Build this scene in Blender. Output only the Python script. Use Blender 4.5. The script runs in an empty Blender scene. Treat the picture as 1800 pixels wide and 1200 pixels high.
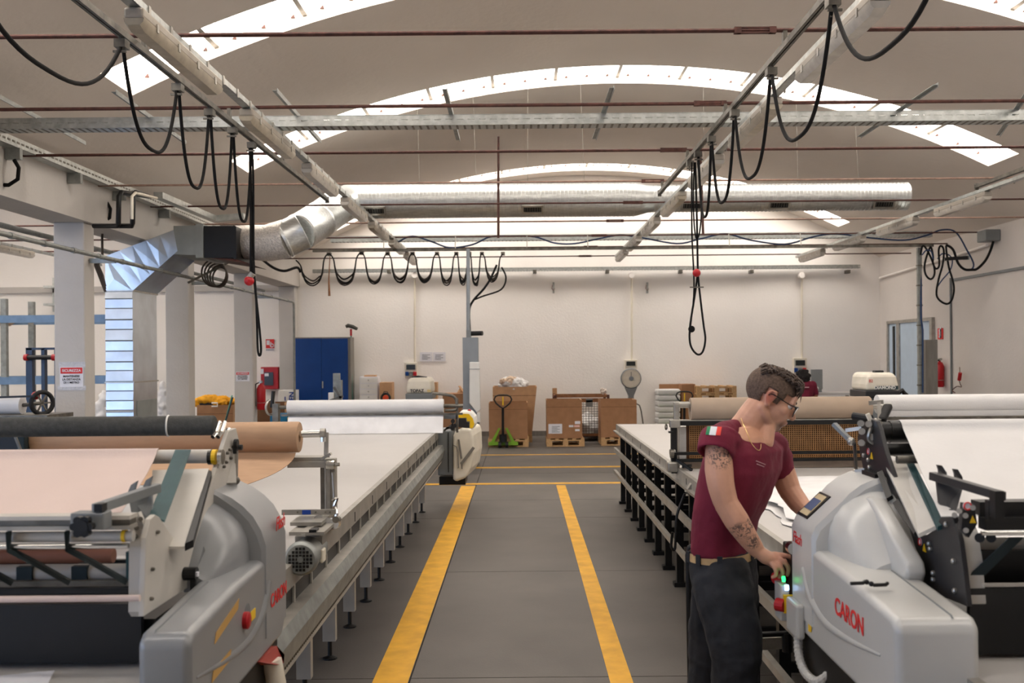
import bpy, bmesh, math, random
from mathutils import Vector as V, Matrix
random.seed(7)
PI = math.pi
scn = bpy.context.scene
COL = scn.collection
# ------------------------------------------------------------------ camera
F, CH, VX, VY, ROLL = 1750.0, 1.65, 915.0, 624.0, math.radians(0.5)
cam_d = bpy.data.cameras.new('camera')
cam_d.sensor_width = 36; cam_d.lens = 35
cam_d.shift_x = -15/1800; cam_d.shift_y = 24/1800
cam_d.clip_start = 0.05; cam_d.clip_end = 200
cam_d.dof.use_dof = True; cam_d.dof.focus_distance = 5.6; cam_d.dof.aperture_fstop = 4.5
cam = bpy.data.objects.new('camera', cam_d); COL.objects.link(cam)
cam.location = (0, 0, CH); cam.rotation_euler = (PI/2, ROLL, 0)
scn.camera = cam
# ------------------------------------------------------------------ world, exposure
SKYLIGHT = 9.6      # daylight through the translucent roof panes
GATE = 2.8          # daylight through the big side window of the neighbouring bay
w = bpy.data.worlds.new('sky'); scn.world = w; w.use_nodes = True
w.node_tree.nodes['Background'].inputs[0].default_value = (0.72, 0.84, 1.0, 1)
w.node_tree.nodes['Background'].inputs[1].default_value = 1.0
scn.view_settings.view_transform = 'Standard'; scn.view_settings.look = 'None'
scn.view_settings.gamma = 1; scn.view_settings.use_curve_mapping = False
scn.view_settings.exposure = 0.1
scn.cycles.use_denoising = True
scn.cycles.max_bounces = 10; scn.cycles.diffuse_bounces = 7
scn.cycles.sample_clamp_indirect = 6
# ------------------------------------------------------------------ picture measurements -> places in the hall
def uv(px, py):
    x, y = px-VX, py-VY; c, s = math.cos(ROLL), math.sin(ROLL)
    return x*c - y*s, x*s + y*c
def P(px, py, d):
    u, v = uv(px, py); return V((u*d/F, d, CH - v*d/F))
def PX(px, py, X):
    u, v = uv(px, py); d = X*F/u; return V((X, d, CH - v*d/F))
def PZ(px, py, Z):
    u, v = uv(px, py); d = (CH-Z)*F/v; return V((u*d/F, d, Z))
# ------------------------------------------------------------------ materials
def lin(c):
    return tuple(((x/12.92) if x <= 0.04045 else ((x+0.055)/1.055)**2.4) for x in c)
MATS = {}
def mat(name, rgb, rough=0.6, metal=0.0, var=0.06, scale=6.0, bump=0.0, bscale=60.0, spec=0.4, stretch=(1, 1, 1), emit=None, obvar=0.0, trans=0.0):
    """rgb in 0..255 sRGB; a Principled with noise in colour and a little relief"""
    if name in MATS: return MATS[name]
    m = bpy.data.materials.new(name); m.use_nodes = True; MATS[name] = m
    nt = m.node_tree; n = nt.nodes; L = nt.links; b = n['Principled BSDF']
    base = lin([x/255 for x in rgb])
    b.inputs['Roughness'].default_value = rough; b.inputs['Metallic'].default_value = metal
    b.inputs['Specular IOR Level'].default_value = spec
    if trans: b.inputs['Transmission Weight'].default_value = trans
    tc = n.new('ShaderNodeTexCoord'); mp = n.new('ShaderNodeMapping'); mp.inputs['Scale'].default_value = stretch
    L.new(tc.outputs['Object'], mp.inputs[0])
    no = n.new('ShaderNodeTexNoise'); no.inputs['Scale'].default_value = scale; no.inputs['Detail'].default_value = 5
    L.new(mp.outputs[0], no.inputs[0])
    cr = n.new('ShaderNodeValToRGB')
    cr.color_ramp.elements[0].position = 0.3; cr.color_ramp.elements[1].position = 0.7
    cr.color_ramp.elements[0].color = tuple(max(0, x*(1-var*1.6)) for x in base)+(1,)
    cr.color_ramp.elements[1].color = tuple(min(1, x*(1+var)) for x in base)+(1,)
    L.new(no.outputs[0], cr.inputs[0]); col = cr.outputs[0]
    if obvar:
        oi = n.new('ShaderNodeObjectInfo'); mr = n.new('ShaderNodeMapRange')
        mr.inputs[3].default_value = 1-obvar; mr.inputs[4].default_value = 1+obvar
        L.new(oi.outputs['Random'], mr.inputs[0])
        hs = n.new('ShaderNodeHueSaturation'); L.new(col, hs.inputs['Color']); L.new(mr.outputs[0], hs.inputs['Value']); col = hs.outputs[0]
    L.new(col, b.inputs['Base Color'])
    m['col'] = 1
    if bump:
        n2 = n.new('ShaderNodeTexNoise'); n2.inputs['Scale'].default_value = bscale; n2.inputs['Detail'].default_value = 4
        L.new(mp.outputs[0], n2.inputs[0])
        bp = n.new('ShaderNodeBump'); bp.inputs['Strength'].default_value = bump; bp.inputs['Distance'].default_value = 0.02
        L.new(n2.outputs[0], bp.inputs['Height']); L.new(bp.outputs[0], b.inputs['Normal'])
    if emit:
        b.inputs['Emission Color'].default_value = tuple(lin([x/255 for x in emit[0]]))+(1,)
        b.inputs['Emission Strength'].default_value = emit[1]
    return m
M = mat
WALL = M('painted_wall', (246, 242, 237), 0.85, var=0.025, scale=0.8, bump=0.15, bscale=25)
WALLR = M('shaded_wall_paint', (214, 208, 203), 0.85, var=0.04, scale=0.7, bump=0.15, bscale=25)  # darker than the other walls: its weaker light is put into the colour
CEIL = M('vault_plaster', (220, 211, 202), 0.9, var=0.04, scale=0.5, bump=0.2, bscale=12)
COLM = M('column_paint', (192, 188, 183), 0.8, var=0.03, scale=3, bump=0.15, bscale=30)
FLOOR = M('concrete_floor', (88, 83, 78), 0.55, var=0.14, scale=1.6, bump=0.06, bscale=90, obvar=0.09)
JOINT = M('floor_joint', (62, 58, 55), 0.9)
YELL = M('yellow_floor_paint', (214, 160, 40), 0.6, var=0.12, scale=7)
PANE = M('translucent_roof_pane', (250, 250, 250), 0.5, var=0.0, emit=((255, 246, 236), SKYLIGHT))
GATEP = M('side_window_pane', (250, 250, 250), 0.5, var=0.0, emit=((176, 208, 255), GATE))
RUST = M('red_oxide_steel', (84, 50, 42), 0.65, var=0.25, scale=25)
RUSTL = M('dusty_rod_steel', (150, 122, 108), 0.7, var=0.2, scale=25)
GALV = M('galvanised_steel', (186, 190, 188), 0.38, 0.85, var=0.14, scale=18, bump=0.04, bscale=50)
GALVD = M('dull_galvanised_steel', (150, 153, 150), 0.5, 0.6, var=0.15, scale=14)
DUCT = M('spiral_duct_steel', (214, 217, 216), 0.36, 0.85, var=0.12, scale=9, stretch=(1, 6, 6), bump=0.05, bscale=20)
SHAFT = M('sheet_metal_duct', (196, 203, 210), 0.28, 0.92, var=0.08, scale=4, bump=0.06, bscale=6)
SHAFTG = M('grey_painted_duct', (140, 144, 142), 0.55, 0.1, var=0.08, scale=5)
FOIL = M('crinkled_foil_wrap', (230, 224, 216), 0.35, 0.5, var=0.15, scale=40, bump=0.8, bscale=55)
CHROME = M('chrome', (212, 212, 208), 0.16, 1.0, var=0.06, scale=20)
STEEL = M('brushed_steel', (178, 175, 168), 0.35, 0.8, var=0.12, scale=15)
RAILM = M('worn_rail_steel', (112, 108, 100), 0.45, 0.6, var=0.3, scale=12)
BLACK = M('black_paint', (16, 16, 17), 0.45, var=0.15, scale=10)
RUBBER = M('black_rubber', (22, 21, 21), 0.6, var=0.2, scale=20)
CABLE = M('grey_black_cable', (22, 21, 21), 0.7, var=0.15, scale=10, spec=0.15)
CABLEB = M('brown_grey_cable', (62, 52, 45), 0.55, var=0.3, scale=8)
BLUEC = M('blue_cable', (32, 56, 92), 0.5)
LAMPB = M('lamp_body_grey', (160, 152, 140), 0.5, var=0.06, scale=10)
CREAM = M('cream_plastic', (226, 219, 203), 0.45, var=0.05, scale=6)
WHITEP = M('white_plastic', (232, 231, 226), 0.35, var=0.03, scale=5)
GREYPL = M('grey_plastic', (120, 124, 126), 0.45, var=0.05)
DIFF = M('lamp_diffuser', (184, 178, 168), 0.25, var=0.08, scale=14, spec=0.5)
DIFFG = M('lamp_diffuser_dusty', (166, 156, 138), 0.3, var=0.12, scale=14)
CARD = M('cardboard', (160, 118, 84), 0.8, var=0.07, scale=9, bump=0.05, bscale=60)
CARDL = M('cardboard_light', (194, 154, 116), 0.8, var=0.07, scale=9)
CARDD = M('cardboard_edge', (112, 80, 56), 0.85)
WOOD = M('pallet_wood', (196, 158, 112), 0.75, var=0.18, scale=12, stretch=(2, 8, 8))
WOODD = M('old_wood', (142, 96, 62), 0.75, var=0.2, scale=12)
TABLE = M('white_laminate_table', (184, 181, 178), 0.35, var=0.02, scale=3)
TEDGE = M('table_edge_steel', (160, 156, 148), 0.42, 0.35, var=0.12, scale=9)
TLEG = M('grey_table_leg', (168, 164, 155), 0.5, var=0.07, scale=8)
BRN = M('brown_paper', (184, 150, 120), 0.75, var=0.05, scale=10, stretch=(1, 5, 5))
BRNG = M('greige_paper', (166, 147, 128), 0.8, var=0.04, scale=8)
WCLOTH = M('white_fabric', (214, 213, 212), 0.8, var=0.025, scale=5, bump=0.1, bscale=90)
WSHEET = M('white_nonwoven_sheet', (220, 219, 219), 0.7, var=0.05, scale=7, bump=0.25, bscale=9)
PINK = M('pale_pink_fabric', (208, 189, 181), 0.85, var=0.02, scale=5, bump=0.08, bscale=120)
MGREY = M('machine_grey_shell', (132, 134, 136), 0.28, var=0.03, scale=4, spec=0.5)
MWHITE = M('machine_white_shell', (188, 188, 185), 0.28, var=0.03, scale=4, spec=0.5)
PLATEW = M('white_steel_plate', (192, 188, 180), 0.42, var=0.05, scale=7)
PLATEB = M('black_steel_plate', (44, 43, 45), 0.42, var=0.1, scale=7)
BELT = M('dark_green_belt', (40, 74, 78), 0.6, var=0.12, scale=16)
BELTD = M('black_green_belt', (22, 38, 42), 0.65, var=0.12, scale=16)
FELT = M('charcoal_felt_roll', (74, 74, 70), 0.9, var=0.15, scale=60, bump=0.2, bscale=200)
BLUE = M('blue_enamel', (4, 58, 128), 0.4, var=0.06, scale=3, spec=0.3)
RED = M('red_paint', (176, 24, 32), 0.4, var=0.06)
REDT = M('red_print', (214, 48, 46), 0.6, var=0.03)
GREENF = M('green_paint', (122, 168, 44), 0.45, var=0.08)
TEAL = M('teal_plastic', (60, 150, 128), 0.5)
GREYCOL = M('grey_mast_paint', (136, 142, 148), 0.45, var=0.05)
YELP = M('yellow_plastic', (240, 196, 34), 0.4)
ORNG = M('orange_yellow_cloth', (246, 172, 34), 0.8, var=0.15, scale=14, bump=0.5, bscale=22)
PAPER = M('paper', (226, 226, 232), 0.8, var=0.02)
PRINT = M('grey_print', (128, 132, 142), 0.8)
INK = M('dark_print', (40, 40, 44), 0.8)
RACKB = M('blue_rack_steel', (112, 140, 172), 0.45, 0.3, var=0.1, scale=8)
RACKD = M('dark_blue_steel', (50, 70, 96), 0.45, 0.1, var=0.1)
PALEB = M('daylit_blue_door', (190, 208, 226), 0.6, var=0.03)
GREYD = M('warm_grey_panel', (128, 124, 118), 0.6, var=0.1, scale=3, stretch=(6, 6, 1))
SKIN = M('skin', (208, 158, 132), 0.5, var=0.06, scale=16, bump=0.05, bscale=90)
SHIRT = M('burgundy_cotton', (112, 26, 50), 0.85, var=0.10, scale=7, bump=0.3, bscale=14)
TROU = M('black_work_cloth', (40, 42, 48), 0.85, var=0.2, scale=6, bump=0.4, bscale=12)
HAIR = M('brown_hair', (78, 61, 50), 0.6, var=0.3, scale=60, stretch=(1, 4, 1))
HAIRD = M('cropped_brown_hair', (104, 85, 72), 0.85, var=0.25, scale=120, bump=0.3, bscale=260)
HAIRB = M('black_curly_hair', (26, 21, 20), 0.8, var=0.3, scale=40, bump=0.8, bscale=60)
GOLD = M('gold', (232, 204, 140), 0.3, 1.0)
TAN = M('tan_webbing', (190, 160, 118), 0.8, var=0.1, scale=30)
SCREEN = M('dark_screen', (40, 44, 42), 0.2)
GLOWG = M('green_lamp', (40, 220, 90), 0.3, emit=((40, 255, 110), 3.0))
GLOWB = M('blue_white_lamp', (190, 215, 255), 0.3, emit=((170, 205, 255), 3.0))
LENS = M('lens_glass', (250, 250, 250), 0.05, trans=1.0, var=0.0)
INKB = M('blue_print', (30, 66, 150), 0.6)
# ------------------------------------------------------------------ mesh helper
ORG = {}
def frame(d):
    d = V(d).normalized(); a = V((0, 0, 1)) if abs(d.z) < 0.9 else V((1, 0, 0))
    x = a.cross(d).normalized(); return x, d.cross(x).normalized(), d
def crv(pts, n=5):
    pts = [V(p) for p in pts]; out = []
    for i in range(len(pts)-1):
        p0, p1, p2, p3 = [pts[max(0, min(len(pts)-1, i+k))] for k in (-1, 0, 1, 2)]
        for k in range(n):
            u = k/n; out.append(0.5*((2*p1)+(p2-p0)*u+(2*p0-5*p1+4*p2-p3)*u*u+(3*p1-p0-3*p2+p3)*u**3))
    return out+[pts[-1]]
class MB:
    def __init__(s): s.v = []; s.f = []
    def add(s, vs, fs):
        o = len(s.v); s.v += [V(p) for p in vs]; s.f += [tuple(i+o for i in f) for f in fs]; return s
    def box(s, x0, x1, y0, y1, z0, z1):
        vs = [(x, y, z) for x in (x0, x1) for y in (y0, y1) for z in (z0, z1)]
        return s.add(vs, [(0, 1, 3, 2), (4, 6, 7, 5), (0, 4, 5, 1), (2, 3, 7, 6), (0, 2, 6, 4), (1, 5, 7, 3)])
    def obox(s, c, ax, ay, az):
        c, ax, ay, az = V(c), V(ax), V(ay), V(az)
        vs = [c+ax*i+ay*j+az*k for i in (-1, 1) for j in (-1, 1) for k in (-1, 1)]
        return s.add(vs, [(0, 1, 3, 2), (4, 6, 7, 5), (0, 4, 5, 1), (2, 3, 7, 6), (0, 2, 6, 4), (1, 5, 7, 3)])
    def bar(s, p, q, w, h, up=(0, 0, 1)):
        p, q = V(p), V(q); d = (q-p); u = V(up)
        x = d.cross(u)
        if x.length < 1e-6: x = d.cross(V((1, 0, 0)))
        x.normalize(); u = x.cross(d).normalized()
        return s.obox((p+q)/2, x*w/2, d/2, u*h/2)
    def loft(s, rings, cap=True, closed=False):
        n = len(rings[0]); o = len(s.v)
        for r in rings: s.v += [V(p) for p in r]
        m = len(rings)
        for i in range(m if closed else m-1):
            for j in range(n):
                a = o+i*n+j; b = o+i*n+(j+1) % n; c = o+((i+1) % m)*n+(j+1) % n; d = o+((i+1) % m)*n+j
                s.f.append((a, b, c, d))
        if cap and not closed:
            s.f.append(tuple(o+j for j in range(n))[::-1]); s.f.append(tuple(o+(m-1)*n+j for j in range(n)))
        return s
    def tube(s, pts, r, n=8, cap=True, closed=False, flat=1.0):
        pts = [V(p) for p in pts]; m = len(pts); rs = r if isinstance(r, (list, tuple)) else [r]*m
        tang = []
        for i in range(m):
            if closed: t = pts[(i+1) % m]-pts[i-1]
            else: t = pts[min(i+1, m-1)]-pts[max(i-1, 0)]
            tang.append(t.normalized() if t.length > 1e-9 else V((0, 0, 1)))
        x, y, _ = frame(tang[0]); rings = []
        for i in range(m):
            t = tang[i]; x = (x-t*x.dot(t)); x = x.normalized() if x.length > 1e-6 else frame(t)[0]; y = t.cross(x)
            rings.append([pts[i]+(x*math.cos(2*PI*k/n)+y*flat*math.sin(2*PI*k/n))*rs[i] for k in range(n)])
        return s.loft(rings, cap, closed)
    def cyl(s, p, q, r, n=16, r2=None): return s.tube([p, q], [r, r if r2 is None else r2], n)
    def lathe(s, c, axis, prof, n=24, cap=True):
        x, y, d = frame(axis); c = V(c)
        return s.loft([[c+d*t+(x*math.cos(2*PI*k/n)+y*math.sin(2*PI*k/n))*max(r, 1e-4) for k in range(n)] for r, t in prof], cap)
    def torus(s, c, axis, R, r, n=24, m=8):
        x, y, d = frame(axis); c = V(c)
        return s.tube([c+(x*math.cos(2*PI*k/n)+y*math.sin(2*PI*k/n))*R for k in range(n)], r, m, closed=True)
    def ell(s, c, r, ax=None, n=16, m=10):
        c = V(c); r = (r, r, r) if not isinstance(r, (tuple, list)) else r
        ax = ax or (V((1, 0, 0)), V((0, 1, 0)), V((0, 0, 1)))
        rings = []
        for i in range(m+1):
            t = PI*i/m; rr = max(math.sin(t), 1e-3)
            rings.append([c+ax[0]*(r[0]*rr*math.cos(2*PI*k/n))+ax[1]*(r[1]*rr*math.sin(2*PI*k/n))-ax[2]*(r[2]*math.cos(t)) for k in range(n)])
        return s.loft(rings)
    def prism(s, poly, vec):
        poly = [V(p) for p in poly]; vec = V(vec); n = len(poly)
        return s.add(poly+[p+vec for p in poly], [tuple(range(n))[::-1], tuple(range(n, 2*n))]+[(i, (i+1) % n, n+(i+1) % n, n+i) for i in range(n)])
    def sheet(s, grid, th, up=None):
        """grid[i][j] of points -> a thin solid of thickness th"""
        a, b = len(grid), len(grid[0]); g = [[V(p) for p in r] for r in grid]; o = len(s.v)
        nr = []
        for i in range(a):
            for j in range(b):
                du = g[min(i+1, a-1)][j]-g[max(i-1, 0)][j]; dv = g[i][min(j+1, b-1)]-g[i][max(j-1, 0)]
                k = du.cross(dv); nr.append(k.normalized() if k.length > 1e-9 else V((0, 0, 1)))
        top = [g[i][j] for i in range(a) for j in range(b)]
        s.v += top+[p-nr[k]*th for k, p in enumerate(top)]; N = a*b
        for i in range(a-1):
            for j in range(b-1):
                q = [i*b+j, (i+1)*b+j, (i+1)*b+j+1, i*b+j+1]
                s.f.append(tuple(o+k for k in q)); s.f.append(tuple(o+N+k for k in q[::-1]))
        edge = [i*b for i in range(a)]+[(a-1)*b+j for j in range(1, b)]+[i*b+b-1 for i in range(a-2, -1, -1)]+[j for j in range(b-2, 0, -1)]
        for k in range(len(edge)):
            p, q = edge[k], edge[(k+1) % len(edge)]; s.f.append((o+q, o+p, o+N+p, o+N+q))
        return s
    def build(s, name, material, parent=None, smooth=0, bevel=0.0, seg=2, label=None, cat=None, group=None, kind=None, mods=None, origin=None):
        me = bpy.data.meshes.new(name)
        if parent is not None: org = ORG[parent.name]
        elif origin is not None: org = V(origin)
        else:
            xs = [p.x for p in s.v]; ys = [p.y for p in s.v]; zs = [p.z for p in s.v]
            org = V(((min(xs)+max(xs))/2, (min(ys)+max(ys))/2, min(zs)))
        me.from_pydata([p-org for p in s.v], [], s.f)
        bm = bmesh.new(); bm.from_mesh(me); bmesh.ops.recalc_face_normals(bm, faces=bm.faces); bm.to_mesh(me); bm.free()
        me.materials.append(material)
        if smooth:
            me.polygons.foreach_set('use_smooth', [True]*len(me.polygons)); me.set_sharp_from_angle(angle=math.radians(smooth))
        o = bpy.data.objects.new(name, me); COL.objects.link(o); ORG[o.name] = org
        if parent is not None: o.parent = parent
        else: o.location = org
        if bevel:
            b = o.modifiers.new('bevel', 'BEVEL'); b.width = bevel; b.segments = seg; b.limit_method = 'ANGLE'; b.angle_limit = math.radians(40)
        if mods: mods(o)
        return tag(o, label, cat, group, kind)
def tag(o, label=None, cat=None, group=None, kind=None):
    if label: o['label'] = label
    if cat: o['category'] = cat
    if group: o['group'] = group
    if kind: o['kind'] = kind
    return o
def thing(name, label, cat, loc, group=None):
    o = bpy.data.objects.new(name, None); COL.objects.link(o); o.location = loc; o.empty_display_size = 0.1
    ORG[o.name] = V(loc); return tag(o, label, cat, group)
def dup(root, delta, label=None, group=None, rotz=None):
    def cp(o, par):
        c = o.copy(); COL.objects.link(c); ORG[c.name] = ORG[o.name]+V(delta)
        if par: c.parent = par
        for k in list(o.children): cp(k, c)
        return c
    r = cp(root, None); r.location = root.location+V(delta)
    if rotz is not None: r.rotation_euler.z = rotz
    if label: r['label'] = label
    if group: r['group'] = group
    return r
def ball(c, r, n=12, m=8): return MB().ell(c, r, n=n, m=m)
def text(body, loc, right, up, size, material, parent, name='lettering', bold=0.0, align='CENTER', shear=0.0):
    cu = bpy.data.curves.new(name, 'FONT'); cu.body = body; cu.size = size; cu.extrude = 0.0006; cu.offset = bold
    cu.align_x = align; cu.align_y = 'CENTER'; cu.shear = shear
    t = bpy.data.objects.new(name, cu); COL.objects.link(t)
    bpy.context.view_layer.update()
    me = bpy.data.meshes.new_from_object(t); bpy.data.objects.remove(t)
    r, u = V(right).normalized(), V(up).normalized(); n = r.cross(u)
    mt = Matrix((r, u, n)).transposed().to_4x4(); mt.translation = V(loc)-ORG[parent.name]
    me.transform(mt); me.materials.clear(); me.materials.append(material)
    o = bpy.data.objects.new(name, me); COL.objects.link(o); o.parent = parent; ORG[o.name] = ORG[parent.name]
    return o
ORD = ['first', 'second', 'third', 'fourth', 'fifth', 'sixth', 'seventh', 'eighth', 'ninth', 'tenth', 'eleventh', 'twelfth']
# ------------------------------------------------------------------ the hall
XL, XR, XC, YB, Y0 = -4.62, 7.35, 1.34, 20.35, -4.0
VR = 11.33
def vz(x, xc=XC): return 5.31-VR+math.sqrt(max(VR*VR-(x-xc)**2, 0.01))
MB().box(-11.6, 7.6, Y0-0.1, YB+0.1, -0.2, -0.012).build('floor', JOINT, kind='structure')
flo = bpy.data.objects['floor']
xs = [-11.5, -8.2, -4.9, -3.2, -0.578, 1.95, 4.6, 7.35]
ys = [-4.0, -2.4, 0.1, 2.6, 5.1, 7.6, 10.1, 11.35, 13.9, 16.4, 18.9, 20.35]
for i in range(len(xs)-1):
    for j in range(len(ys)-1):
        MB().box(xs[i]+0.004, xs[i+1]-0.004, ys[j]+0.004, ys[j+1]-0.004, -0.03, 0).build('slab', FLOOR, flo)
def vault(name, xc, x0, x1, lights):
    cuts = [Y0]+[y for a in lights for y in a]+[YB]
    sx = [x0]
    k = -6.0
    while k < 6.001:
        x = xc+k
        if x0+0.02 < x < x1-0.02: sx.append(x)
        k += 0.25
    sx.append(x1)
    mb = MB()
    T = 0.14
    def nrm(x): return V(((x-xc)/VR, 0, math.sqrt(1-((x-xc)/VR)**2)))
    for i in range(len(sx)-1):
        xa, xb = sx[i], sx[i+1]
        inside = abs((xa+xb)/2-xc) < 5.0
        for j in range(len(cuts)-1):
            ya, yb = cuts[j], cuts[j+1]
            a, b = V((xa, 0, vz(xa, xc))), V((xb, 0, vz(xb, xc)))
            ya_, yb_ = V((0, ya, 0)), V((0, yb, 0))
            if (ya, yb) in lights and inside:
                A, B = a+nrm(xa)*T, b+nrm(xb)*T
                mb.add([a+ya_, b+ya_, B+ya_, A+ya_], [(0, 1, 2, 3)]); mb.add([a+yb_, b+yb_, B+yb_, A+yb_], [(0, 1, 2, 3)])
                for xx, p, q in ((xa, a, A), (xb, b, B)):
                    if abs(abs(xx-xc)-5.0) < 0.01: mb.add([p+ya_, p+yb_, q+yb_, q+ya_], [(0, 1, 2, 3)])
            else:
                mb.add([a+ya_, b+ya_, b+yb_, a+yb_], [(0, 1, 2, 3)])
    return mb.build(name, CEIL, kind='structure', smooth=30)
SKY = [(0.9, 1.45), (4.85, 5.6), (8.72, 9.45), (12.62, 13.45), (19.1, 19.8)]  # nearest skylight is out of view, added and sized to light the foreground
vault('ceiling', XC, XL-0.3, XR+0.15, SKY)
SKYB = SKY[:4]+[(16.4, 17.2)]  # side bay skylights are hidden by the beam, added to brighten the bay
vault('ceiling_side_bay', -10.66, -11.6, XL-0.25, SKYB)
def skylight(n, xc, ya, yb, k0, k1):
    t = thing('window_%d' % n, 'curved roof skylight with white panes and thin bars', 'skylight', (xc, (ya+yb)/2, vz(xc, xc)), None)
    del t['category']; del t['label']; t['kind'] = 'structure'
    segs = int(round((k1-k0)/0.8333))
    for s in range(segs):
        r = []
        for q in range(5):
            x = xc+k0+(k1-k0)*(s+q/4)/segs; nn = V(((x-xc)/VR, 0, math.sqrt(1-((x-xc)/VR)**2)))
            p = V((x, 0, vz(x, xc)))+nn*0.13
            r.append([p+V((0, ya-0.01, 0)), p+V((0, yb+0.01, 0))])
        MB().sheet(r, -0.01).build('pane', PANE, t)
        if s:
            x = xc+k0+(k1-k0)*s/segs; nn = V(((x-xc)/VR, 0, math.sqrt(1-((x-xc)/VR)**2)))
            p = V((x, 0, vz(x, xc)))+nn*0.105
            MB().bar(p+V((0, ya, 0)), p+V((0, yb, 0)), 0.045, 0.05, nn).build('glazing_bar', STEEL, t)
    if ya > 5:
        mb = MB()
        for s in range(segs*3):
            x = xc+k0+(k1-k0)*(s+0.5)/(segs*3); p = V((x, yb, vz(x, xc)+0.10))
            mb.prism([p+V((-0.02, -0.015, 0)), p+V((0.02, -0.015, 0)), p+V((0.01, -0.015, 0.035))], (0, 0.015, 0))
        mb.build('pane_clips', RUST, t)
for i, (a, b) in enumerate(SKY): skylight(i+1, XC, a, b, -5.0, 5.0)
for i, (a, b) in enumerate(SKYB): skylight(i+6, -10.66, a, b, -0.75, 5.0)
MB().box(-11.6, 7.6, YB, YB+0.15, -0.1, 6.2).build('wall_back', WALL, kind='structure')
MB().box(-11.6, 7.6, Y0-0.15, Y0, -0.1, 6.2).build('wall_front', WALL, kind='structure')
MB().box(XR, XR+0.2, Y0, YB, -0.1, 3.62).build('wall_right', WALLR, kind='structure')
# side bay: big glazed gates on the left wall and in the front wall
MB().box(-11.7, -11.5, Y0, -3.6, -0.1, 5.4).box(-11.7, -11.5, 5.0, YB, -0.1, 5.4).box(-11.7, -11.5, -3.6, 5.0, -0.1, 0.3).box(-11.7, -11.5, -3.6, 5.0, 4.1, 5.4).build('wall_left', WALL, kind='structure')
g = thing('window_11', 'x', 'x', (-11.55, 0.7, 0.3)); del g['label']; del g['category']; g['kind'] = 'structure'
for k in range(6):
    MB().box(-11.66, -11.64, -3.6+1.4333*k, -3.6+1.4333*(k+1), 0.3, 4.1).build('pane', GATEP, g)
    MB().box(-11.64, -11.56, -3.63+1.4333*k, -3.57+1.4333*k, 0.3, 4.1).build('glazing_bar', STEEL, g)
g = thing('window_12', 'x', 'x', (-8.3, Y0, 0.3)); del g['label']; del g['category']; g['kind'] = 'structure'
for k in range(4):
    MB().box(-11.2+1.45*k, -11.2+1.45*(k+1), Y0+0.01, Y0+0.02, 0.3, 4.1).build('pane', GATEP, g)
    MB().box(-11.23+1.45*k, -11.17+1.45*k, Y0+0.02, Y0+0.08, 0.3, 4.1).build('glazing_bar', STEEL, g)
# left beam, ledge, columns
MB().box(-4.92, -4.5, Y0, YB, 3.08, 3.62).build('beam_left', COLM, kind='structure')
MB().box(-11.5, -4.56, YB-0.1, YB, 3.0, 3.12).build('trim_1', COLM, kind='structure')
for k in range(-3, 4):
    y = 10.4+3.265*k if k < 3 else YB-0.26
    if k < -1 : continue
    c = MB().box(-4.87, -4.55, y, y+0.25, 0, 3.08).build('column_%d' % (k+4), COLM, bevel=0.012, kind='structure')
    tag(c)
# yellow floor lines
def line(n, x0, x1, y0, y1): MB().box(x0, x1, y0, y1, 0.0, 0.0025).build('trim_%d' % n, YELL, kind='structure')
line(2, -0.765, -0.585, 0.6, 12.6); line(3, 0.437, 0.552, 0.6, 12.6)
line(4, -3.0, 4.6, 12.72, 12.86); line(5, -3.0, 4.6, 14.55, 14.72); line(6, -3.0, 4.6, 16.45, 16.54)
# skirting stain strip at the foot of the back wall
MB().box(-4.5, 7.35, YB-0.012, YB, 0, 0.10).build('baseboard_back', GREYD, kind='structure')
# doorway in the right wall
d1 = thing('door_1', 'x', 'x', (XR, 18.8, 0)); del d1['label']; del d1['category']; d1['kind'] = 'structure'
MB().box(XR-0.03, XR+0.01, 17.75, 19.75, 0, 2.2).build('door_leaf', PALEB, d1)  # pale blue puts the bluish daylight of this doorway into its colour
MB().box(XR-0.06, XR, 19.75, 19.83, 0, 2.26).box(XR-0.06, XR, 17.65, 17.75, 0, 2.26).box(XR-0.06, XR, 17.75, 19.75, 2.2, 2.26).build('door_frame', STEEL, d1)
MB().box(XR-0.05, XR-0.03, 19.45, 19.53, 0, 2.15).build('edge_seal', BLACK, d1)
MB().box(XR-0.06, XR-0.03, 19.18, 19.32, 0, 2.2).build('jamb_strip', STEEL, d1)
# ------------------------------------------------------------------ tie rods, struts, tray
def zr(y): return CH+1.85
def turn(mb, x, y, z, L=0.2):
    for s in (-1, 1): mb.bar((x-L/2, y, z+s*0.014), (x+L/2, y, z+s*0.014), 0.025, 0.008)
    for s in (-1, 1): mb.box(x+s*L/2-0.02, x+s*L/2+0.02, y-0.016, y+0.016, z-0.018, z+0.018)
    return mb
ty = [5.71, 7.37, 9.04, 10.65, 12.15, 13.8, 15.5, 17.1, 18.7]
tx = [1332, 1252, 1187, 1150, 1115, 1083, 1055, 1040, 1030]
for i, y in enumerate(ty):
    z = zr(y); r = 0.0135 if i < 3 else 0.011
    t = thing('tie_rod', '%s tie rod from the camera, a dark brown rod spanning the vault' % ORD[i], 'tie rod', (XC, y, z), 'tie rods across the vault')
    MB().cyl((XL-0.05, y, z), (XR, y, z), r, 8).build('rod', RUST if i not in (3, 5) else RUSTL, t, smooth=60)
    turn(MB(), (tx[i]-915)*y/F, y, z).build('turnbuckle', RUST, t)
for i, y in enumerate((13.8, 15.5, 17.1)):
    MB().cyl((-11.4, y, 3.5), (-4.9, y, 3.5), 0.012, 8).build('tie_rod', RUST, smooth=60, label='%s tie rod crossing the side bay behind the columns' % ORD[i], cat='tie rod', group='tie rods of the side bay')
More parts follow.
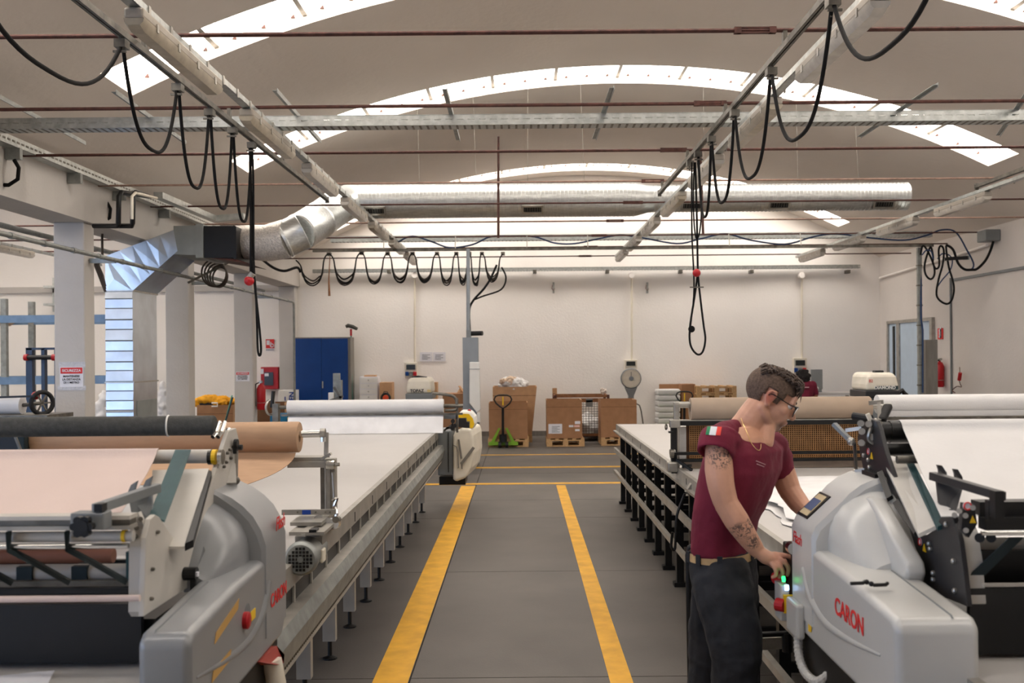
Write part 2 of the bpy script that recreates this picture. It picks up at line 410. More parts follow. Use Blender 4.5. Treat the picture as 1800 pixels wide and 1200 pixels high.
def tray(name, label, x0, x1, y, z, w, h, mt=GALV, slots=True):
    t = thing(name, label, 'cable tray', ((x0+x1)/2, y, z))
    MB().box(x0, x1, y-w/2, y+w/2, z, z+0.003).build('tray_floor', mt, t)
    for s in (-1, 1):
        mb = MB(); yy = y+s*w/2
        mb.box(x0, x1, yy-0.0015, yy+0.0015, z, z+h*0.42); mb.box(x0, x1, yy-0.0015, yy+0.0015, z+h*0.58, z+h)
        mb.box(x0, x1, yy-0.006, yy+0.006, z+h-0.003, z+h)
        n = int((x1-x0)/0.09)
        for k in range(n): mb.box(x0+k*(x1-x0)/n, x0+k*(x1-x0)/n+0.035, yy-0.0015, yy+0.0015, z+h*0.42, z+h*0.58)
        mb.build('side_wall', mt, t)
    mb = MB(); n = int((x1-x0)/0.06)
    for k in range(n): mb.box(x0+(k+0.3)*(x1-x0)/n, x0+(k+0.6)*(x1-x0)/n, y-w*0.42, y+w*0.42, z-0.002, z)
    sl = mb.build('slots', RAILM, t); sl['kind'] = 'stuff'
    return t
tray('cable_tray', 'wide galvanised perforated cable tray lying across the second and third tie rods', XL+0.3, XR-0.05, 8.15, 3.52, 0.16, 0.085)
sp = [((-12, 200), (145, 270)), ((203, 190), (322, 270)), ((485, 188), (560, 268)), ((782, 185), (805, 265)), ((1075, 182), (1045, 262)), ((1642, 178), (1512, 258)), ((1815, 228), (1755, 250))]
where = ['furthest out over the columns', 'above the first hanging cable loops', 'beside the lamps', 'above the spiral duct seam', 'above the duct reducer', 'below the middle skylight', 'beside the wall with the doorway']
for i, (a, b) in enumerate(sp):
    p = P(a[0], a[1], 7.37); q = P(b[0], b[1], 9.04); p.z = q.z = 3.615
    p.z -= 0; t = MB(); t.bar(p-(q-p)*0.02, q+(q-p)*0.02, 0.035, 0.004); t.bar(p-(q-p)*0.02+V((0.017, 0, 0)), q+(q-p)*0.02+V((0.017, 0, 0)), 0.004, 0.035)
    t.build('strut', GALVD, label='thin grey angle strut laid on two tie rods, %s' % where[i], cat='strut', group='angle struts over the cable tray')
# cable tray and conduit running on the left beam
t = thing('cable_tray', 'perforated cable tray running along the top edge of the concrete beam', 'cable tray', (-4.45, 10, 3.5))
MB().box(-4.485, -4.38, 4.0, 16.0, 3.50, 3.503).box(-4.385, -4.38, 4.0, 16.0, 3.50, 3.585).build('tray_channel', GALV, t)
mb = MB()
for k in range(150): mb.box(-4.379, -4.377, 4.05+k*0.08, 4.095+k*0.08, 3.535, 3.552)
mb.build('slots', RAILM, t)['kind'] = 'stuff'
for yy in (8.7, 9.9, 11.0, 12.4):
    MB().box(-4.49, -4.36, yy, yy+0.05, 3.40, 3.5).build('bracket', GALVD, t)
# long inclined-looking conduit strapped to the columns
t = thing('conduit', 'grey conduit strapped to the columns and turning down near the blue cabinet', 'conduit', (-4.5, 14, 2.66))
cx = -4.25
MB().tube([(cx, 4.0, 2.685), (cx, 18.6, 2.685), (cx, 18.68, 2.66), (cx, 18.7, 2.6), (cx, 18.7, 0.0)], 0.022, 10).build('pipe', GALVD, t, smooth=60)
for k in range(18):
    y = 8.3+k*0.58; MB().cyl((cx, y, 2.685), (cx, y+0.05, 2.685), 0.029, 10).build('clamp', GALVD, t)
for y in (10.5, 13.77, 17.03): MB().box(-4.54, cx-0.02, y, y+0.04, 2.66, 2.71).build('wall_bracket', GALVD, t)
t = MB().tube([(-5.2, 6.5, 3.0), (-5.2, 20.2, 3.0)], 0.03, 8).build('conduit', GALVD, smooth=60, label='upper grey conduit under the beam behind the columns', cat='conduit')
# ------------------------------------------------------------------ festoon rails and cables
def sag_pts(A, B, sag, n=14, p=2.2, bulge=0.0):
    n = 24
    r = []
    for k in range(n+1):
        t = k/n; q = A.lerp(B, 0.5+0.5*math.copysign(abs(2*t-1)**0.8, 2*t-1))
        r.append(q-V((0, 0, sag*(1-abs(2*t-1)**p)))+V((0, 0, 0)))
    return r
def rail(X, y0, y1, z, label):
    t = thing('festoon_rail', label, 'rail', (X, (y0+y1)/2, z))
    mb = MB(); mb.box(X-0.018, X+0.018, y0, y1, z+0.032, z+0.036)
    for s in (-1, 1): mb.box(X+s*0.018-0.002, X+s*0.018+0.002, y0, y1, z, z+0.036); mb.box(X+s*0.011-0.007, X+s*0.011+0.007, y0, y1, z, z+0.003)
    mb.build('channel', RAILM, t)
    for y in ty[:5]:
        if y0 < y < y1: MB().box(X-0.012, X+0.012, y-0.02, y+0.02, z+0.036, 3.5-0.008).build('hanger', RAILM, t)
    MB().box(X-0.02, X+0.02, y1-0.01, y1+0.01, z-0.02, z+0.05).build('end_stop', RAILM, t)
    return t
RZ = 3.385
rail(-2.14, 1.5, 11.1, RZ, 'dark overhead cable rail above the table with grey legs')
rail(1.53, 1.5, 10.85, RZ, 'dark overhead cable rail above the table with black legs')
rail(4.87, 4.0, 10.6, RZ, 'short overhead cable rail nearest the wall with the doorway')
def trolley(t, X, y, z):
    mb = MB(); mb.box(X-0.03, X+0.03, y-0.035, y+0.035, z-0.06, z-0.015); mb.box(X-0.004, X+0.004, y-0.02, y+0.02, z-0.02, z+0.02)
    for s in (-1, 1): mb.cyl((X-0.012, y+s*0.03, z+0.012), (X+0.012, y+s*0.03, z+0.012), 0.012, 8)
    mb.bar((X-0.035, y-0.03, z-0.085), (X+0.035, y-0.03, z-0.085), 0.012, 0.012); mb.bar((X, y+0.03, z-0.06), (X, y+0.03, z-0.1), 0.012, 0.012)
    mb.build('trolley', RAILM, t)
t = thing('festoon_cable', 'black cable hung in loops from the rail above the grey-legged table', 'cable', (-2.14, 6.5, 3.3))
yl = [3.7, 5.38, 6.26, 6.9, 7.45, 7.98]; sags = [0.36, 0.46, 0.55, 0.60, 0.62]
for y in yl[1:]: trolley(t, -2.14, y, RZ)
for k in range(5):
    A, B = V((-2.14, yl[k]+0.02, RZ-0.06)), V((-2.14, yl[k+1]-0.02, RZ-0.06))
    MB().tube(sag_pts(A, B, sags[k]), 0.011, 8).build('cable_loop', CABLE, t, smooth=80)
A = V((-2.14, 8.0, RZ-0.06))
MB().tube(crv([A, A+V((0.005, 0, -0.3)), A+V((0, 0.01, -0.9)), A+V((0.012, 0.02, -1.15)), A+V((0.02, 0.02, -1.45)), A+V((0.03, 0, -1.62)), A+V((0.045, 0, -1.66)), A+V((0.055, 0, -1.60)), A+V((0.04, 0, -1.40)), A+V((0.015, 0, -1.15)), A+V((-0.01, 0, -0.9))]), 0.009, 8).build('drop_cable', CABLE, t, smooth=80)
MB().tube([A+V((-0.02, 0, 0)), A+V((-0.015, 0, -0.5)), A+V((-0.02, 0, -1.0))], 0.012, 8).build('drop_cable', CABLE, t, smooth=80)
b = A+V((-0.03, -0.02, -1.06))
MB().ell(b, 0.04).build('red_bell', RED, t, smooth=80, label='small red bell'); MB().cyl(b+V((0, 0, 0.02)), b+V((0.03, 0, 0.06)), 0.025, 12).build('bell_mount', STEEL, t)
t = thing('festoon_cable', 'black cable hung in loops from the rail above the black-legged table', 'cable', (1.53, 6.5, 3.3))
yl = [3.35, 4.83, 6.02, 7.05, 7.9, 8.5]; sags = [0.42, 0.50, 0.52, 0.54, 0.55]
for y in yl[1:]: trolley(t, 1.53, y, RZ)
trolley(t, 1.53, 8.9, RZ)
for k in range(5):
    A, B = V((1.53, yl[k]+0.02, RZ-0.06)), V((1.53, yl[k+1]-0.02, RZ-0.06))
    MB().tube(sag_pts(A, B, sags[k]), 0.011, 8).build('cable_loop', CABLE, t, smooth=80)
A = V((1.545, 8.72, RZ-0.06))
MB().tube(crv([A, A+V((0.01, 0, -0.5)), A+V((0.015, 0, -0.95)), A+V((0.03, 0, -1.15)), A+V((0.06, 0, -1.42)), A+V((0.075, 0, -1.55)), A+V((0.05, 0, -1.66)), A+V((0, 0, -1.68)), A+V((-0.055, 0, -1.6)), A+V((-0.06, 0, -1.45)), A+V((-0.02, 0, -1.2)), A+V((0.01, 0, -1.0))]), 0.009, 8).build('drop_cable', CABLE, t, smooth=80)
MB().tube(crv([A+V((-0.03, 0, 0)), A+V((-0.035, 0, -0.6)), A+V((-0.02, 0, -1.1)), A+V((-0.05, 0, -1.4)), A+V((-0.06, 0, -1.5))]), 0.007, 8).build('drop_cable', CABLE, t, smooth=80)
MB().tube(crv([A+V((0.02, 0, -0.0)), A+V((0.05, 0, -0.35)), A+V((0.035, 0, -0.60)), A+V((0.0, 0, -0.66)), A+V((-0.02, 0, -0.4)), A+V((-0.01, 0, 0))]), 0.007, 6).build('drop_cable', CABLE, t, smooth=80)
b = A+V((-0.0, -0.02, -0.97)); MB().ell(b, 0.036).build('red_ball', RED, t, smooth=80, label='round red pull ball')
MB().box(b.x-0.06, b.x+0.06, b.y-0.006, b.y+0.006, b.z-0.13, b.z-0.12).build('toggle_bar', RAILM, t)
MB().ell(A+V((-0.045, 0, -1.46)), (0.03, 0.015, 0.03)).build('cable_knot', CABLE, t)
# ------------------------------------------------------------------ lamps on their carrying rails
def lamp(X, y, z, label, group, dusty=False, L=1.34):
    t = thing('fluorescent_lamp', label, 'lamp', (X, y+L/2, z), group)
    MB().box(X-0.05, X+0.05, y, y+L, z, z+0.055).build('lamp_body', LAMPB, t, bevel=0.012)
    ring = lambda w, h, yy: [V((X+w*a, yy, z-h*b)) for a, b in ((-1, 0), (-0.92, 0.55), (-0.6, 1), (0.6, 1), (0.92, 0.55), (1, 0))]
    MB().loft([ring(0.052, 0.035, y+0.004), ring(0.056, 0.055, y+0.06), ring(0.056, 0.055, y+L-0.06), ring(0.052, 0.035, y+L-0.004)]).build('diffuser', DIFFG if dusty else DIFF, t, smooth=40)
    for s in (0.02, L-0.02):
        for q in (-1, 1): MB().cyl((X+q*0.025, y+s*0.96+0.02*0, z-0.02), (X+q*0.025, y+s*0.96+0.03, z-0.02), 0.013, 8).build('lamp_holder', RAILM, t)
    for k in range(4):
        yy = y+0.18+k*(L-0.36)/3
        for q in (-1, 1): MB().box(X+q*0.058-0.003, X+q*0.058+0.003, yy-0.012, yy+0.012, z-0.02, z+0.022).build('clip', STEEL, t)
    return t
def carrier(X, y0, y1, z, label):
    t = thing('lamp_rail', label, 'rail', (X, (y0+y1)/2, z))
    MB().box(X-0.03, X+0.03, y0, y1, z, z+0.003).box(X-0.03, X-0.027, y0, y1, z, z+0.04).box(X+0.027, X+0.03, y0, y1, z, z+0.04).build('channel', GALV, t)
    n = int((y1-y0)/0.32)
    mb = MB()
    for k in range(n): mb.box(X+0.03, X+0.036, y0+0.1+k*0.32, y0+0.13+k*0.32, z-0.012, z+0.045)
    mb.build('clips', STEEL, t)['kind'] = 'stuff'
    return t
LZ = 3.40
carrier(-1.93, 1.5, 18.6, LZ+0.02, 'galvanised lamp rail above the table with grey legs')
carrier(1.77, 1.5, 18.2, LZ+0.02, 'galvanised lamp rail above the table with black legs')
carrier(5.18, 3.0, 18.6, LZ+0.02, 'galvanised lamp rail nearest the wall with the doorway')
for k, y in enumerate((3.0, 5.0, 7.05, 9.05, 11.0, 13.0, 15.0, 16.9)):
    if k: lamp(-1.93, y, LZ-0.038, '%s fluorescent lamp from the camera on the rail above the grey-legged table' % ORD[k-1], 'lamps above the grey-legged table', k in (1, 2, 5))
for k, y in enumerate((4.85, 6.85, 8.8, 10.8, 12.8, 14.8, 16.6)):
    lamp(1.77, y, LZ-0.038, '%s fluorescent lamp from the camera on the rail above the black-legged table' % ORD[k], 'lamps above the black-legged table', k in (1, 3))
for k, y in enumerate((11.0, 13.0, 15.0, 17.0)):
    lamp(5.18, y, LZ-0.038, '%s fluorescent lamp from the camera on the rail nearest the doorway wall' % ORD[k], 'lamps near the doorway wall')
lamp(-8.0, 15.0, 3.36, 'fluorescent lamp seen behind the first column in the side bay', None)
for o in (bpy.data.objects['lamp_rail'],): pass
carrier(-8.0, 12.0, 19.0, 3.42, 'galvanised lamp rail in the side bay behind the columns')
# ------------------------------------------------------------------ ventilation duct
dt = thing('ventilation_duct', 'large galvanised spiral ventilation duct hanging across the hall', 'duct', (1, 13, 3.6))
def zpipe(px): return P(px, 352 if px < 1128 else 347, 13.4)
def ribbed(p, q, r, n, seg=40):
    d = (q-p); L = d.length; prof = []
    for k in range(n):
        t0 = L*k/n; t1 = L*(k+1)/n; w = (t1-t0)
        prof += [(r, t0), (r, t0+w*0.78), (r+0.006, t0+w*0.86), (r+0.006, t0+w*0.94)]
    prof.append((r, L))
    return MB().lathe(p, d, prof, seg, cap=False)
pa, pb = zpipe(612), zpipe(1114); pc, pd = zpipe(1142), zpipe(1592)
pb.z = pa.z = P(860, 352, 13.4).z; pc.z = pd.z = P(1360, 347, 13.4).z-0.0
ribbed(pa, pb, 0.23, 74).build('duct_pipe', DUCT, dt, smooth=50)
ribbed(pc, pd, 0.183, 68).build('duct_pipe', DUCT, dt, smooth=50)
MB().lathe(pb, pc-pb, [(0.228, -0.03), (0.228, 0.02), (0.187, (pc-pb).length-0.03), (0.187, (pc-pb).length+0.02)], 40).build('reducer', DUCT, dt, smooth=40)
MB().lathe(pd, pd-pc, [(0.187, -0.02), (0.187, 0.012), (0.15, 0.012), (0.02, 0.0)], 40).build('end_cap', DUCT, dt, smooth=30)
for px in (665, 938, 1215, 1367, 1549):
    base = pa if px < 1128 else pc; r = 0.23 if px < 1128 else 0.183
    x = (px-915)*13.4/F; c = V((x, 13.4-r*0.80, base.z-r*0.66))
    nn = V((0, -0.80, -0.6)); up = V((0, -0.6, 0.8))
    g = MB(); w, h = 0.13, 0.05
    for s in (-1, 1): g.obox(c+V((s*w, 0, 0)), (0.012, 0, 0), up*(h+0.012), nn*0.02); g.obox(c+up*s*h, (w+0.012, 0, 0), up*0.012, nn*0.02)
    go = g.build('air_grille', STEEL, dt)
    MB().obox(c-nn*0.003, (w, 0, 0), up*h, nn*0.008).build('grille_back', BLACK, go)
    g = MB()
    for k in range(7): g.obox(c+V((-w+0.03+k*0.033, 0, 0)), (0.003, 0, 0), up*h, nn*0.012)
    g.build('vanes', RAILM, go)
for px in (740, 840, 930, 1030, 1240, 1405, 1512):
    x = (px-915)*13.4/F; zt = vz(x)-0.01; zz = pa.z+0.2 if px < 1128 else pc.z+0.16
    MB().cyl((x, 13.4, zz-0.02), (x+random.uniform(-.05, .05), 13.4, zt), 0.002, 5).build('hanging_wire', RAILM, dt)
# elbow: mitred segments swinging down towards the columns
path = [pa+V((0.02, 0, 0)), P(590, 366, 13.0), P(560, 388, 12.6), P(527, 408, 12.25), P(500, 421, 12.2)]
rr = [0.226, 0.232, 0.232, 0.228, 0.226]
for k in range(4):
    a, b = path[k], path[k+1]; d = (b-a).normalized()
    MB().lathe(a, b-a, [(rr[k], -0.03), (rr[k]+0.006, -0.02), (rr[k], -0.01), (rr[k+1], (b-a).length-0.01), (rr[k+1]+0.007, (b-a).length), (rr[k+1], (b-a).length+0.03)], 32).build('elbow_segment', DUCT, dt, smooth=35)
MB().tube([P(507, 419, 12.2), P(470, 427, 12.25), P(440, 426, 12.35), P(414, 425, 12.4)], [0.24, 0.225, 0.215, 0.20], 28).build('foil_wrap', FOIL, dt, smooth=60)
yF, yK = 12.0, 12.79
def front(pts, y0, y1, name, mt, bevel=0.0):
    return MB().prism([P(a, b, 12.0)+V((0, y0-12.0, 0)) for a, b in pts], (0, y1-y0, 0)).build(name, mt, dt, bevel=bevel)
front([(358, 397), (412, 397), (412, 453), (358, 453)], yF-0.0, yK-0.1, 'filter_box', BLACK)
front([(345, 394), (358, 394), (358, 453), (345, 453)], yF-0.02, yK, 'flange', SHAFTG)
front([(411, 396), (416, 398), (416, 455), (411, 455)], yF-0.02, yK, 'flange', BLACK)
front([(305, 397), (345, 396), (345, 448), (306, 447)], yF, yK, 'box_section', SHAFTG)
front([(414, 455), (365, 452), (430, 462), (440, 464)], yF+0.02, yK, 'tray_under', RUST)
# the diagonal, creased in five panels
L0, L1 = [(185, 450), (306, 405)], [(232, 511), (306, 443)]
A0, A1 = P(185, 450, yF), P(305, 404, yF); B0, B1 = P(233, 511, yF), P(312, 441, yF); C0 = P(185, 511, yF)
for k in range(5):
    t0, t1 = k/5, (k+1)/5; q = [A0.lerp(A1, t0), A0.lerp(A1, t1), B0.lerp(B1, t1), B0.lerp(B1, t0)]
    m0 = (q[0]+q[3])/2; m1 = (q[1]+q[2])/2
    b = 0.003 if k % 2 == 0 else 0.007
    mb = MB(); mid = (q[0]+q[1]+q[2]+q[3])/4+V((0, -b, 0))
    bk = [p+V((0, yK-yF, 0)) for p in q]
    mb.add(q+bk+[mid], [(0, 1, 8), (1, 2, 8), (2, 3, 8), (3, 0, 8), (4, 7, 6, 5), (0, 4, 5, 1), (1, 5, 6, 2), (2, 6, 7, 3), (3, 7, 4, 0)])
    mb.build('mitre_panel', SHAFT, dt)
mb = MB(); q = [C0, A0, B0]; mid = (C0+A0+B0)/3+V((0, -0.012, 0)); bk = [p+V((0, yK-yF, 0)) for p in q]
mb.add(q+bk+[mid], [(0, 1, 6), (1, 2, 6), (2, 0, 6), (3, 5, 4), (0, 3, 4, 1), (1, 4, 5, 2), (2, 5, 3, 0)]).build('mitre_panel', SHAFT, dt)
# vertical shaft in creased bands
zs_ = [P(200, y, yF).z for y in (511, 526, 543, 563, 580, 600, 618, 637, 652, 672, 688, 705, 722)]+[1.0, 0.86, 0.72, 0.58, 0.44, 0.3, 0.15, 0.0]
x0, x1 = P(185, 511, yF).x, P(233, 511, yF).x
for k in range(len(zs_)-1):
    za, zb = zs_[k], zs_[k+1]; b = (0.016, 0.005, 0.012, 0.007)[k % 4]
    bk = [V((x0, yK, za)), V((x1, yK, za)), V((x1, yK, zb)), V((x0, yK, zb))]; tt = zb+(za-zb)*0.12
    f = [V((x0, yF, za)), V((x1, yF, za)), V((x1, yF-b, tt)), V((x0, yF-b, tt)), V((x1, yF, zb)), V((x0, yF, zb))]
    mb = MB().add(f+bk, [(0, 1, 2, 3), (3, 2, 4, 5), (6, 9, 8, 7), (0, 6, 7, 1), (5, 4, 8, 9), (1, 7, 8, 4, 2), (0, 3, 5, 9, 6)])
    mb.build('shaft_panel', SHAFT, dt)
for zz in (zs_[0], zs_[9]): MB().box(x0-0.015, x1+0.015, yF-0.015, yK+0.015, zz-0.008, zz+0.008).build('shaft_flange', STEEL, dt)
MB().box(x1, x1+0.012, yF+0.1, yK-0.05, 0.4, zs_[11]).build('access_door', SHAFTG, dt)
# pipes and cables near the beam end
t = thing('insulated_pipe', 'two black insulated pipes bending down beside the concrete beam', 'pipe', (-4.3, 10.6, 3.3))
for dx in (0, 25):
    MB().tube([P(165, 397, 10.5), P(207+dx, 397, 10.3), P(208+dx, 392, 10.25), P(209+dx, 345, 10.25), P(213+dx, 338, 10.3), P(262, 345, 11.2)], 0.026, 10).build('pipe', BLACK, t, smooth=60)
MB().tube([P(232, 385, 10.2), P(232, 345, 10.2), P(238, 339, 10.25), P(275, 348, 11.2)], 0.016, 8).build('hose', CREAM, t, smooth=60)
t = thing('air_channel', 'flat galvanised channel running up to the filter box', 'duct', (-3.9, 12, 3.5))
MB().bar(P(278, 343, 11.2), P(380, 386, 13.6), 0.10, 0.07).build('channel_body', GALV, t)
MB().bar(P(382, 384, 13.4), P(430, 380, 13.4), 0.10, 0.08).build('channel_box', GALV, t)
for i, (px, py, s, d) in enumerate(((15, 305, 1.0, 8.7), (180, 375, 1.0, 10.9), (258, 395, 1.0, 12.6))):
    c = P(px, py, d)
    MB().tube([c+V((0.05, 0, 0.12)), c+V((0.09, 0, 0.05)), c+V((0.08, 0, -0.05)), c+V((0, 0, -0.1)), c+V((-0.1, 0, -0.1))], 0.018, 8).build('cable', CABLE, smooth=60, label='%s grey cable looping under the concrete beam, counted from the camera' % ORD[i], cat='cable', group='cables looping under the beam')
c = P(380, 480, 13.0)
mb = MB()
for k in range(5): mb.torus(c+V((k*0.014-0.03, k*0.02, -k*0.012)), (0.2+0.08*k, 1, 0.1-0.05*k), 0.175-k*0.011, 0.012, 28, 6)
t = thing('coiled_cable', 'coil of brown cable hanging between the second and third columns', 'cable', c)
mb.build('coil', CABLEB, t, smooth=60)
MB().bar(P(330, 497, 12.9), P(400, 462, 13.1), 0.03, 0.03).build('hanger_bar', RAILM, t)
c = P(180, 465, 11.4); mb = MB()
for k in range(3): mb.tube([c+V((0, 0, 0.42)), c+V((0, 0, 0.08)), c+V((-0.05-0.02*k, 0, 0)), c+V((-0.02*k, 0, -0.12)), c+V((0.03, 0, -0.25-0.03*k))], 0.014, 6)
mb.build('cable', CABLEB, smooth=60, label='bunch of cables hanging beside the sheet metal shaft', cat='cable')
# ------------------------------------------------------------------ far overhead line: tray, blue cable, cross festoon
tray('cable_tray', 'grey cable tray with a blue cable crossing above the far machines', -3.0, 6.55, 15.85, 3.47, 0.12, 0.09)
blue = [(700, 425), (725, 415), (760, 425), (790, 435), (830, 430), (862, 416), (900, 415), (940, 416), (975, 427), (1010, 428), (1050, 420), (1090, 413), (1130, 418), (1190, 428), (1230, 420), (1275, 411), (1320, 422), (1380, 429), (1430, 416), (1470, 411), (1530, 418), (1590, 422), (1630, 413), (1655, 404), (1680, 408), (1700, 440), (1711, 462), (1709, 472), (1700, 475)]
MB().tube(crv([P(a, b, 15.6) for a, b in blue]), 0.013, 8).build('cable', BLUEC, smooth=80, label='long blue cable waving along the far cable tray', cat='cable')
t = thing('festoon_rail', 'thin cross rail carrying the big cable loops in front of the back wall', 'rail', (1.5, 15.4, 3.3))
MB().box(-3.2, 6.4, 15.38, 15.42, 3.27, 3.31).build('channel', RAILM, t)
for px in (676, 802, 928, 1035, 1284, 1410):
    x = (px-915)*15.4/F; MB().cyl((x, 15.4, 3.31), (x, 15.45, 3.5), 0.008, 6).build('hanger', STEEL, t)
t = thing('festoon_cable', 'bundle of brown cables hung in big loops before the back wall', 'cable', (-1.3, 15.4, 3.2))
pk = [(520, 458), (578, 447), (635, 445), (681, 446), (725, 446), (768, 446), (802, 446), (825, 446), (847, 446), (884, 446)]
tr = [503, 501, 500, 498, 499, 500, 500, 503, 496]
for j in range(6):
    mb = MB(); pts = []
    for k in range(9):
        A, B = pk[k], pk[k+1]; w = B[0]-A[0]; dy = random.uniform(-5, 3)-j*1.5; q = 0.30 if w > 30 else 0.36
        pts += [(A[0], A[1]-1), (A[0]+w*0.14, A[1]+8), (A[0]+w*0.20, (A[1]+tr[k])/2+random.uniform(-3, 3)), (A[0]+w*0.30, tr[k]+dy-7), (A[0]+w*0.5+random.uniform(-2, 2), tr[k]+dy), (A[0]+w*0.70, tr[k]+dy-7), (A[0]+w*0.80, (A[1]+tr[k])/2+random.uniform(-3, 3)), (A[0]+w*0.86, B[1]+8)]
    pts.append(pk[-1])
    mb.tube(crv([P(a, b_, 15.36+j*0.018) for a, b_ in pts], 4), 0.0105, 6)
    mb.build('cable_loop', CABLEB if j % 2 else CABLE, t, smooth=80)
for a, b in pk[1:]: 
    c = P(a, b, 15.4); MB().box(c.x-0.03, c.x+0.03, 15.38, 15.48, c.z-0.02, c.z+0.03).build('trolley', RAILM, t)
c = P(580, 450, 15.3); MB().tube([c, P(578, 490, 15.3), P(579, 520, 15.3)], [0.006, 0.01, 0.02], 6).build('loose_strap', WOODD, t)
MB().tube(crv([P(460, 455, 14.6), P(480, 470, 14.7), P(500, 476, 14.8), P(522, 470, 15.2), P(528, 478, 15.3)]), 0.02, 8).build('feed_cable', CABLE, t, smooth=70)
MB().tube(crv([P(882, 470, 15.3), P(889, 485, 15.2), P(887, 500, 15.2), P(877, 511, 15.2), P(850, 520, 15.2), P(835, 526, 15.2)]), 0.013, 8).build('feed_cable', CABLE, t, smooth=70)
MB().tube(crv([P(873, 466, 15.3), P(862, 490, 15.2), P(850, 508, 15.2), P(832, 528, 15.2), P(825, 545, 15.15), P(826, 580, 15.15)]), 0.017, 8).build('feed_cable', CABLE, t, smooth=70)
MB().cyl(P(876, 240, 12.6), P(876, 418, 12.6)+V((0, 0, 0)), 0.016, 8).build('drop_rod', RUST, smooth=60, label='vertical dark red drop rod behind the spiral duct', cat='rod')
MB().cyl(P(1231, 262, 12.6), P(1236, 412, 12.6), 0.016, 8).build('drop_rod', RUST, smooth=60, label='vertical dark red drop rod beside the red pull ball', cat='rod')
tray('cable_tray', 'long grey cable tray fixed high on the back wall above the drop pipes', -4.2, 6.9, YB-0.13, P(1000, 473, 20.2).z-0.03, 0.10, 0.07)
# ------------------------------------------------------------------ things along the back wall
def pb(mb, x0, x1, y0, y1, d, dep):
    """box whose front face shows at those picture columns / rows at distance d; y1 None = down to the floor"""
    a = P(x0, y0, d); b = P(x1, y0, d); z1 = a.z; z0 = 0.0 if y1 is None else P(x0, y1, d).z
    return mb.box(a.x, b.x, d, d+dep, z0, z1)
def bx(x0, x1, y0, y1, d, dep): return pb(MB(), x0, x1, y0, y1, d, dep)
# blue cabinet
t = thing('storage_cabinet', 'tall blue two-door metal cabinet against the back wall', 'cabinet', P(565, 769, 19.85))
bx(518, 616, 593, None, 19.85, 0.42).build('cabinet_body', GREYD, t)
bx(519, 564.5, 595, 766, 19.83, 0.02).build('door', BLUE, t); bx(565, 611, 595, 766, 19.83, 0.02).build('door', BLUE, t)
bx(566, 568, 670, 682, 19.81, 0.03).build('handle', STEEL, t)
# broom leaning beside it
t = thing('broom', 'broom with a grey head leaning upside down beside the blue cabinet', 'broom', P(619, 768, 20.0))
MB().cyl(P(620, 766, 19.95), P(617, 580, 20.1), 0.014, 8).build('stick', TEAL, t); 
MB().tube([P(608, 574, 20.1), P(612, 572, 20.1), P(620, 574, 20.1), P(628, 578, 20.1)], [0.045, 0.06, 0.06, 0.045], 10, flat=0.7).build('head', FELT, t)
MB().cyl(P(617, 590, 20.08), P(617, 578, 20.08), 0.022, 8).build('socket', RED, t)
# electric panels with their conduits
def epanel(px, py, w, h, cx, label):
    t = thing('electric_panel', label, 'electric panel', P(px, py, 20.2), 'electric panels on the back wall')
    bx(px-w/2, px+w/2, py-h/2, py+h/2, 20.22, 0.12).build('box', CREAM, t, bevel=0.01)
    bx(px-w*0.36, px+w*0.36, py-h*0.36, py-h*0.02, 20.2, 0.03).build('window', SCREEN, t)
    if h > 23:
        for k, m_ in enumerate((BLUE, GREYPL, RED)):
            bx(px-w*0.45+k*w*0.32, px-w*0.45+k*w*0.32+w*0.27, py+h*0.12, py+h*0.40, 20.17, 0.05).build('socket', m_, t, bevel=0.01)
    MB().cyl(P(cx, 488, 20.3), P(cx, py-h/2, 20.3), 0.02, 8).build('conduit', CREAM, t)
    MB().lathe(P(cx, 484, 20.22), (0, 1, 0), [(0.055, -0.03), (0.065, 0), (0.065, 0.1)], 16).build('junction_box', WALL, t)
epanel(722, 650, 22, 26, 729, 'wall electric panel above the smaller white machine head, its conduit rising behind')
epanel(1109, 643, 22, 22, 1110.5, 'wall electric panel just above the round scale dial')
epanel(1407, 643, 23, 28, 1409.5, 'wall electric panel behind the curly-haired person')
for i, (a, b) in enumerate(((738, 760), (761, 783))):
    o = bx(a, b, 619, 635, 20.33, 0.003); t = o.build('paper_notice', PAPER, label=('%s of two pale printed notices taped to the back wall' % ('first' if i == 0 else 'second, nearer the grey mast,')), cat='notice', group='paper notices on the back wall')
    mb = MB()
    for k in range(4): pb(mb, a+4, b-4-(k % 2)*4, 623+k*2.6, 624+k*2.6, 20.327, 0.002)
    mb.build('printed_lines', PRINT, t)
for i, (px, py) in enumerate(((973, 505), (1138, 505))):
    t = thing('wall_hook', '%s small rusty hook bracket high on the back wall' % ORD[i], 'hook', P(px, py, 20.3), 'hooks on the back wall')
    bx(px-1.5, px+1.5, py-9, py+10, 20.27, 0.07).build('plate', GALVD, t); MB().tube([P(px-2, py-4, 20.25), P(px-3, py+2, 20.2), P(px, py+6, 20.2), P(px+2, py+2, 20.2)], 0.008, 6).build('hook', RUST, t)
for i, px in enumerate((683, 940, 1068, 1197, 1322, 1492)):
    t = MB(); pb(t, px-3, px+3, 474, 480, 20.15, 0.18); t.build('lamp_bracket', RAILM, label='%s dark clip from the blue cabinet side below the high wall tray' % ORD[i], cat='clip', group='dark clips below the wall tray')
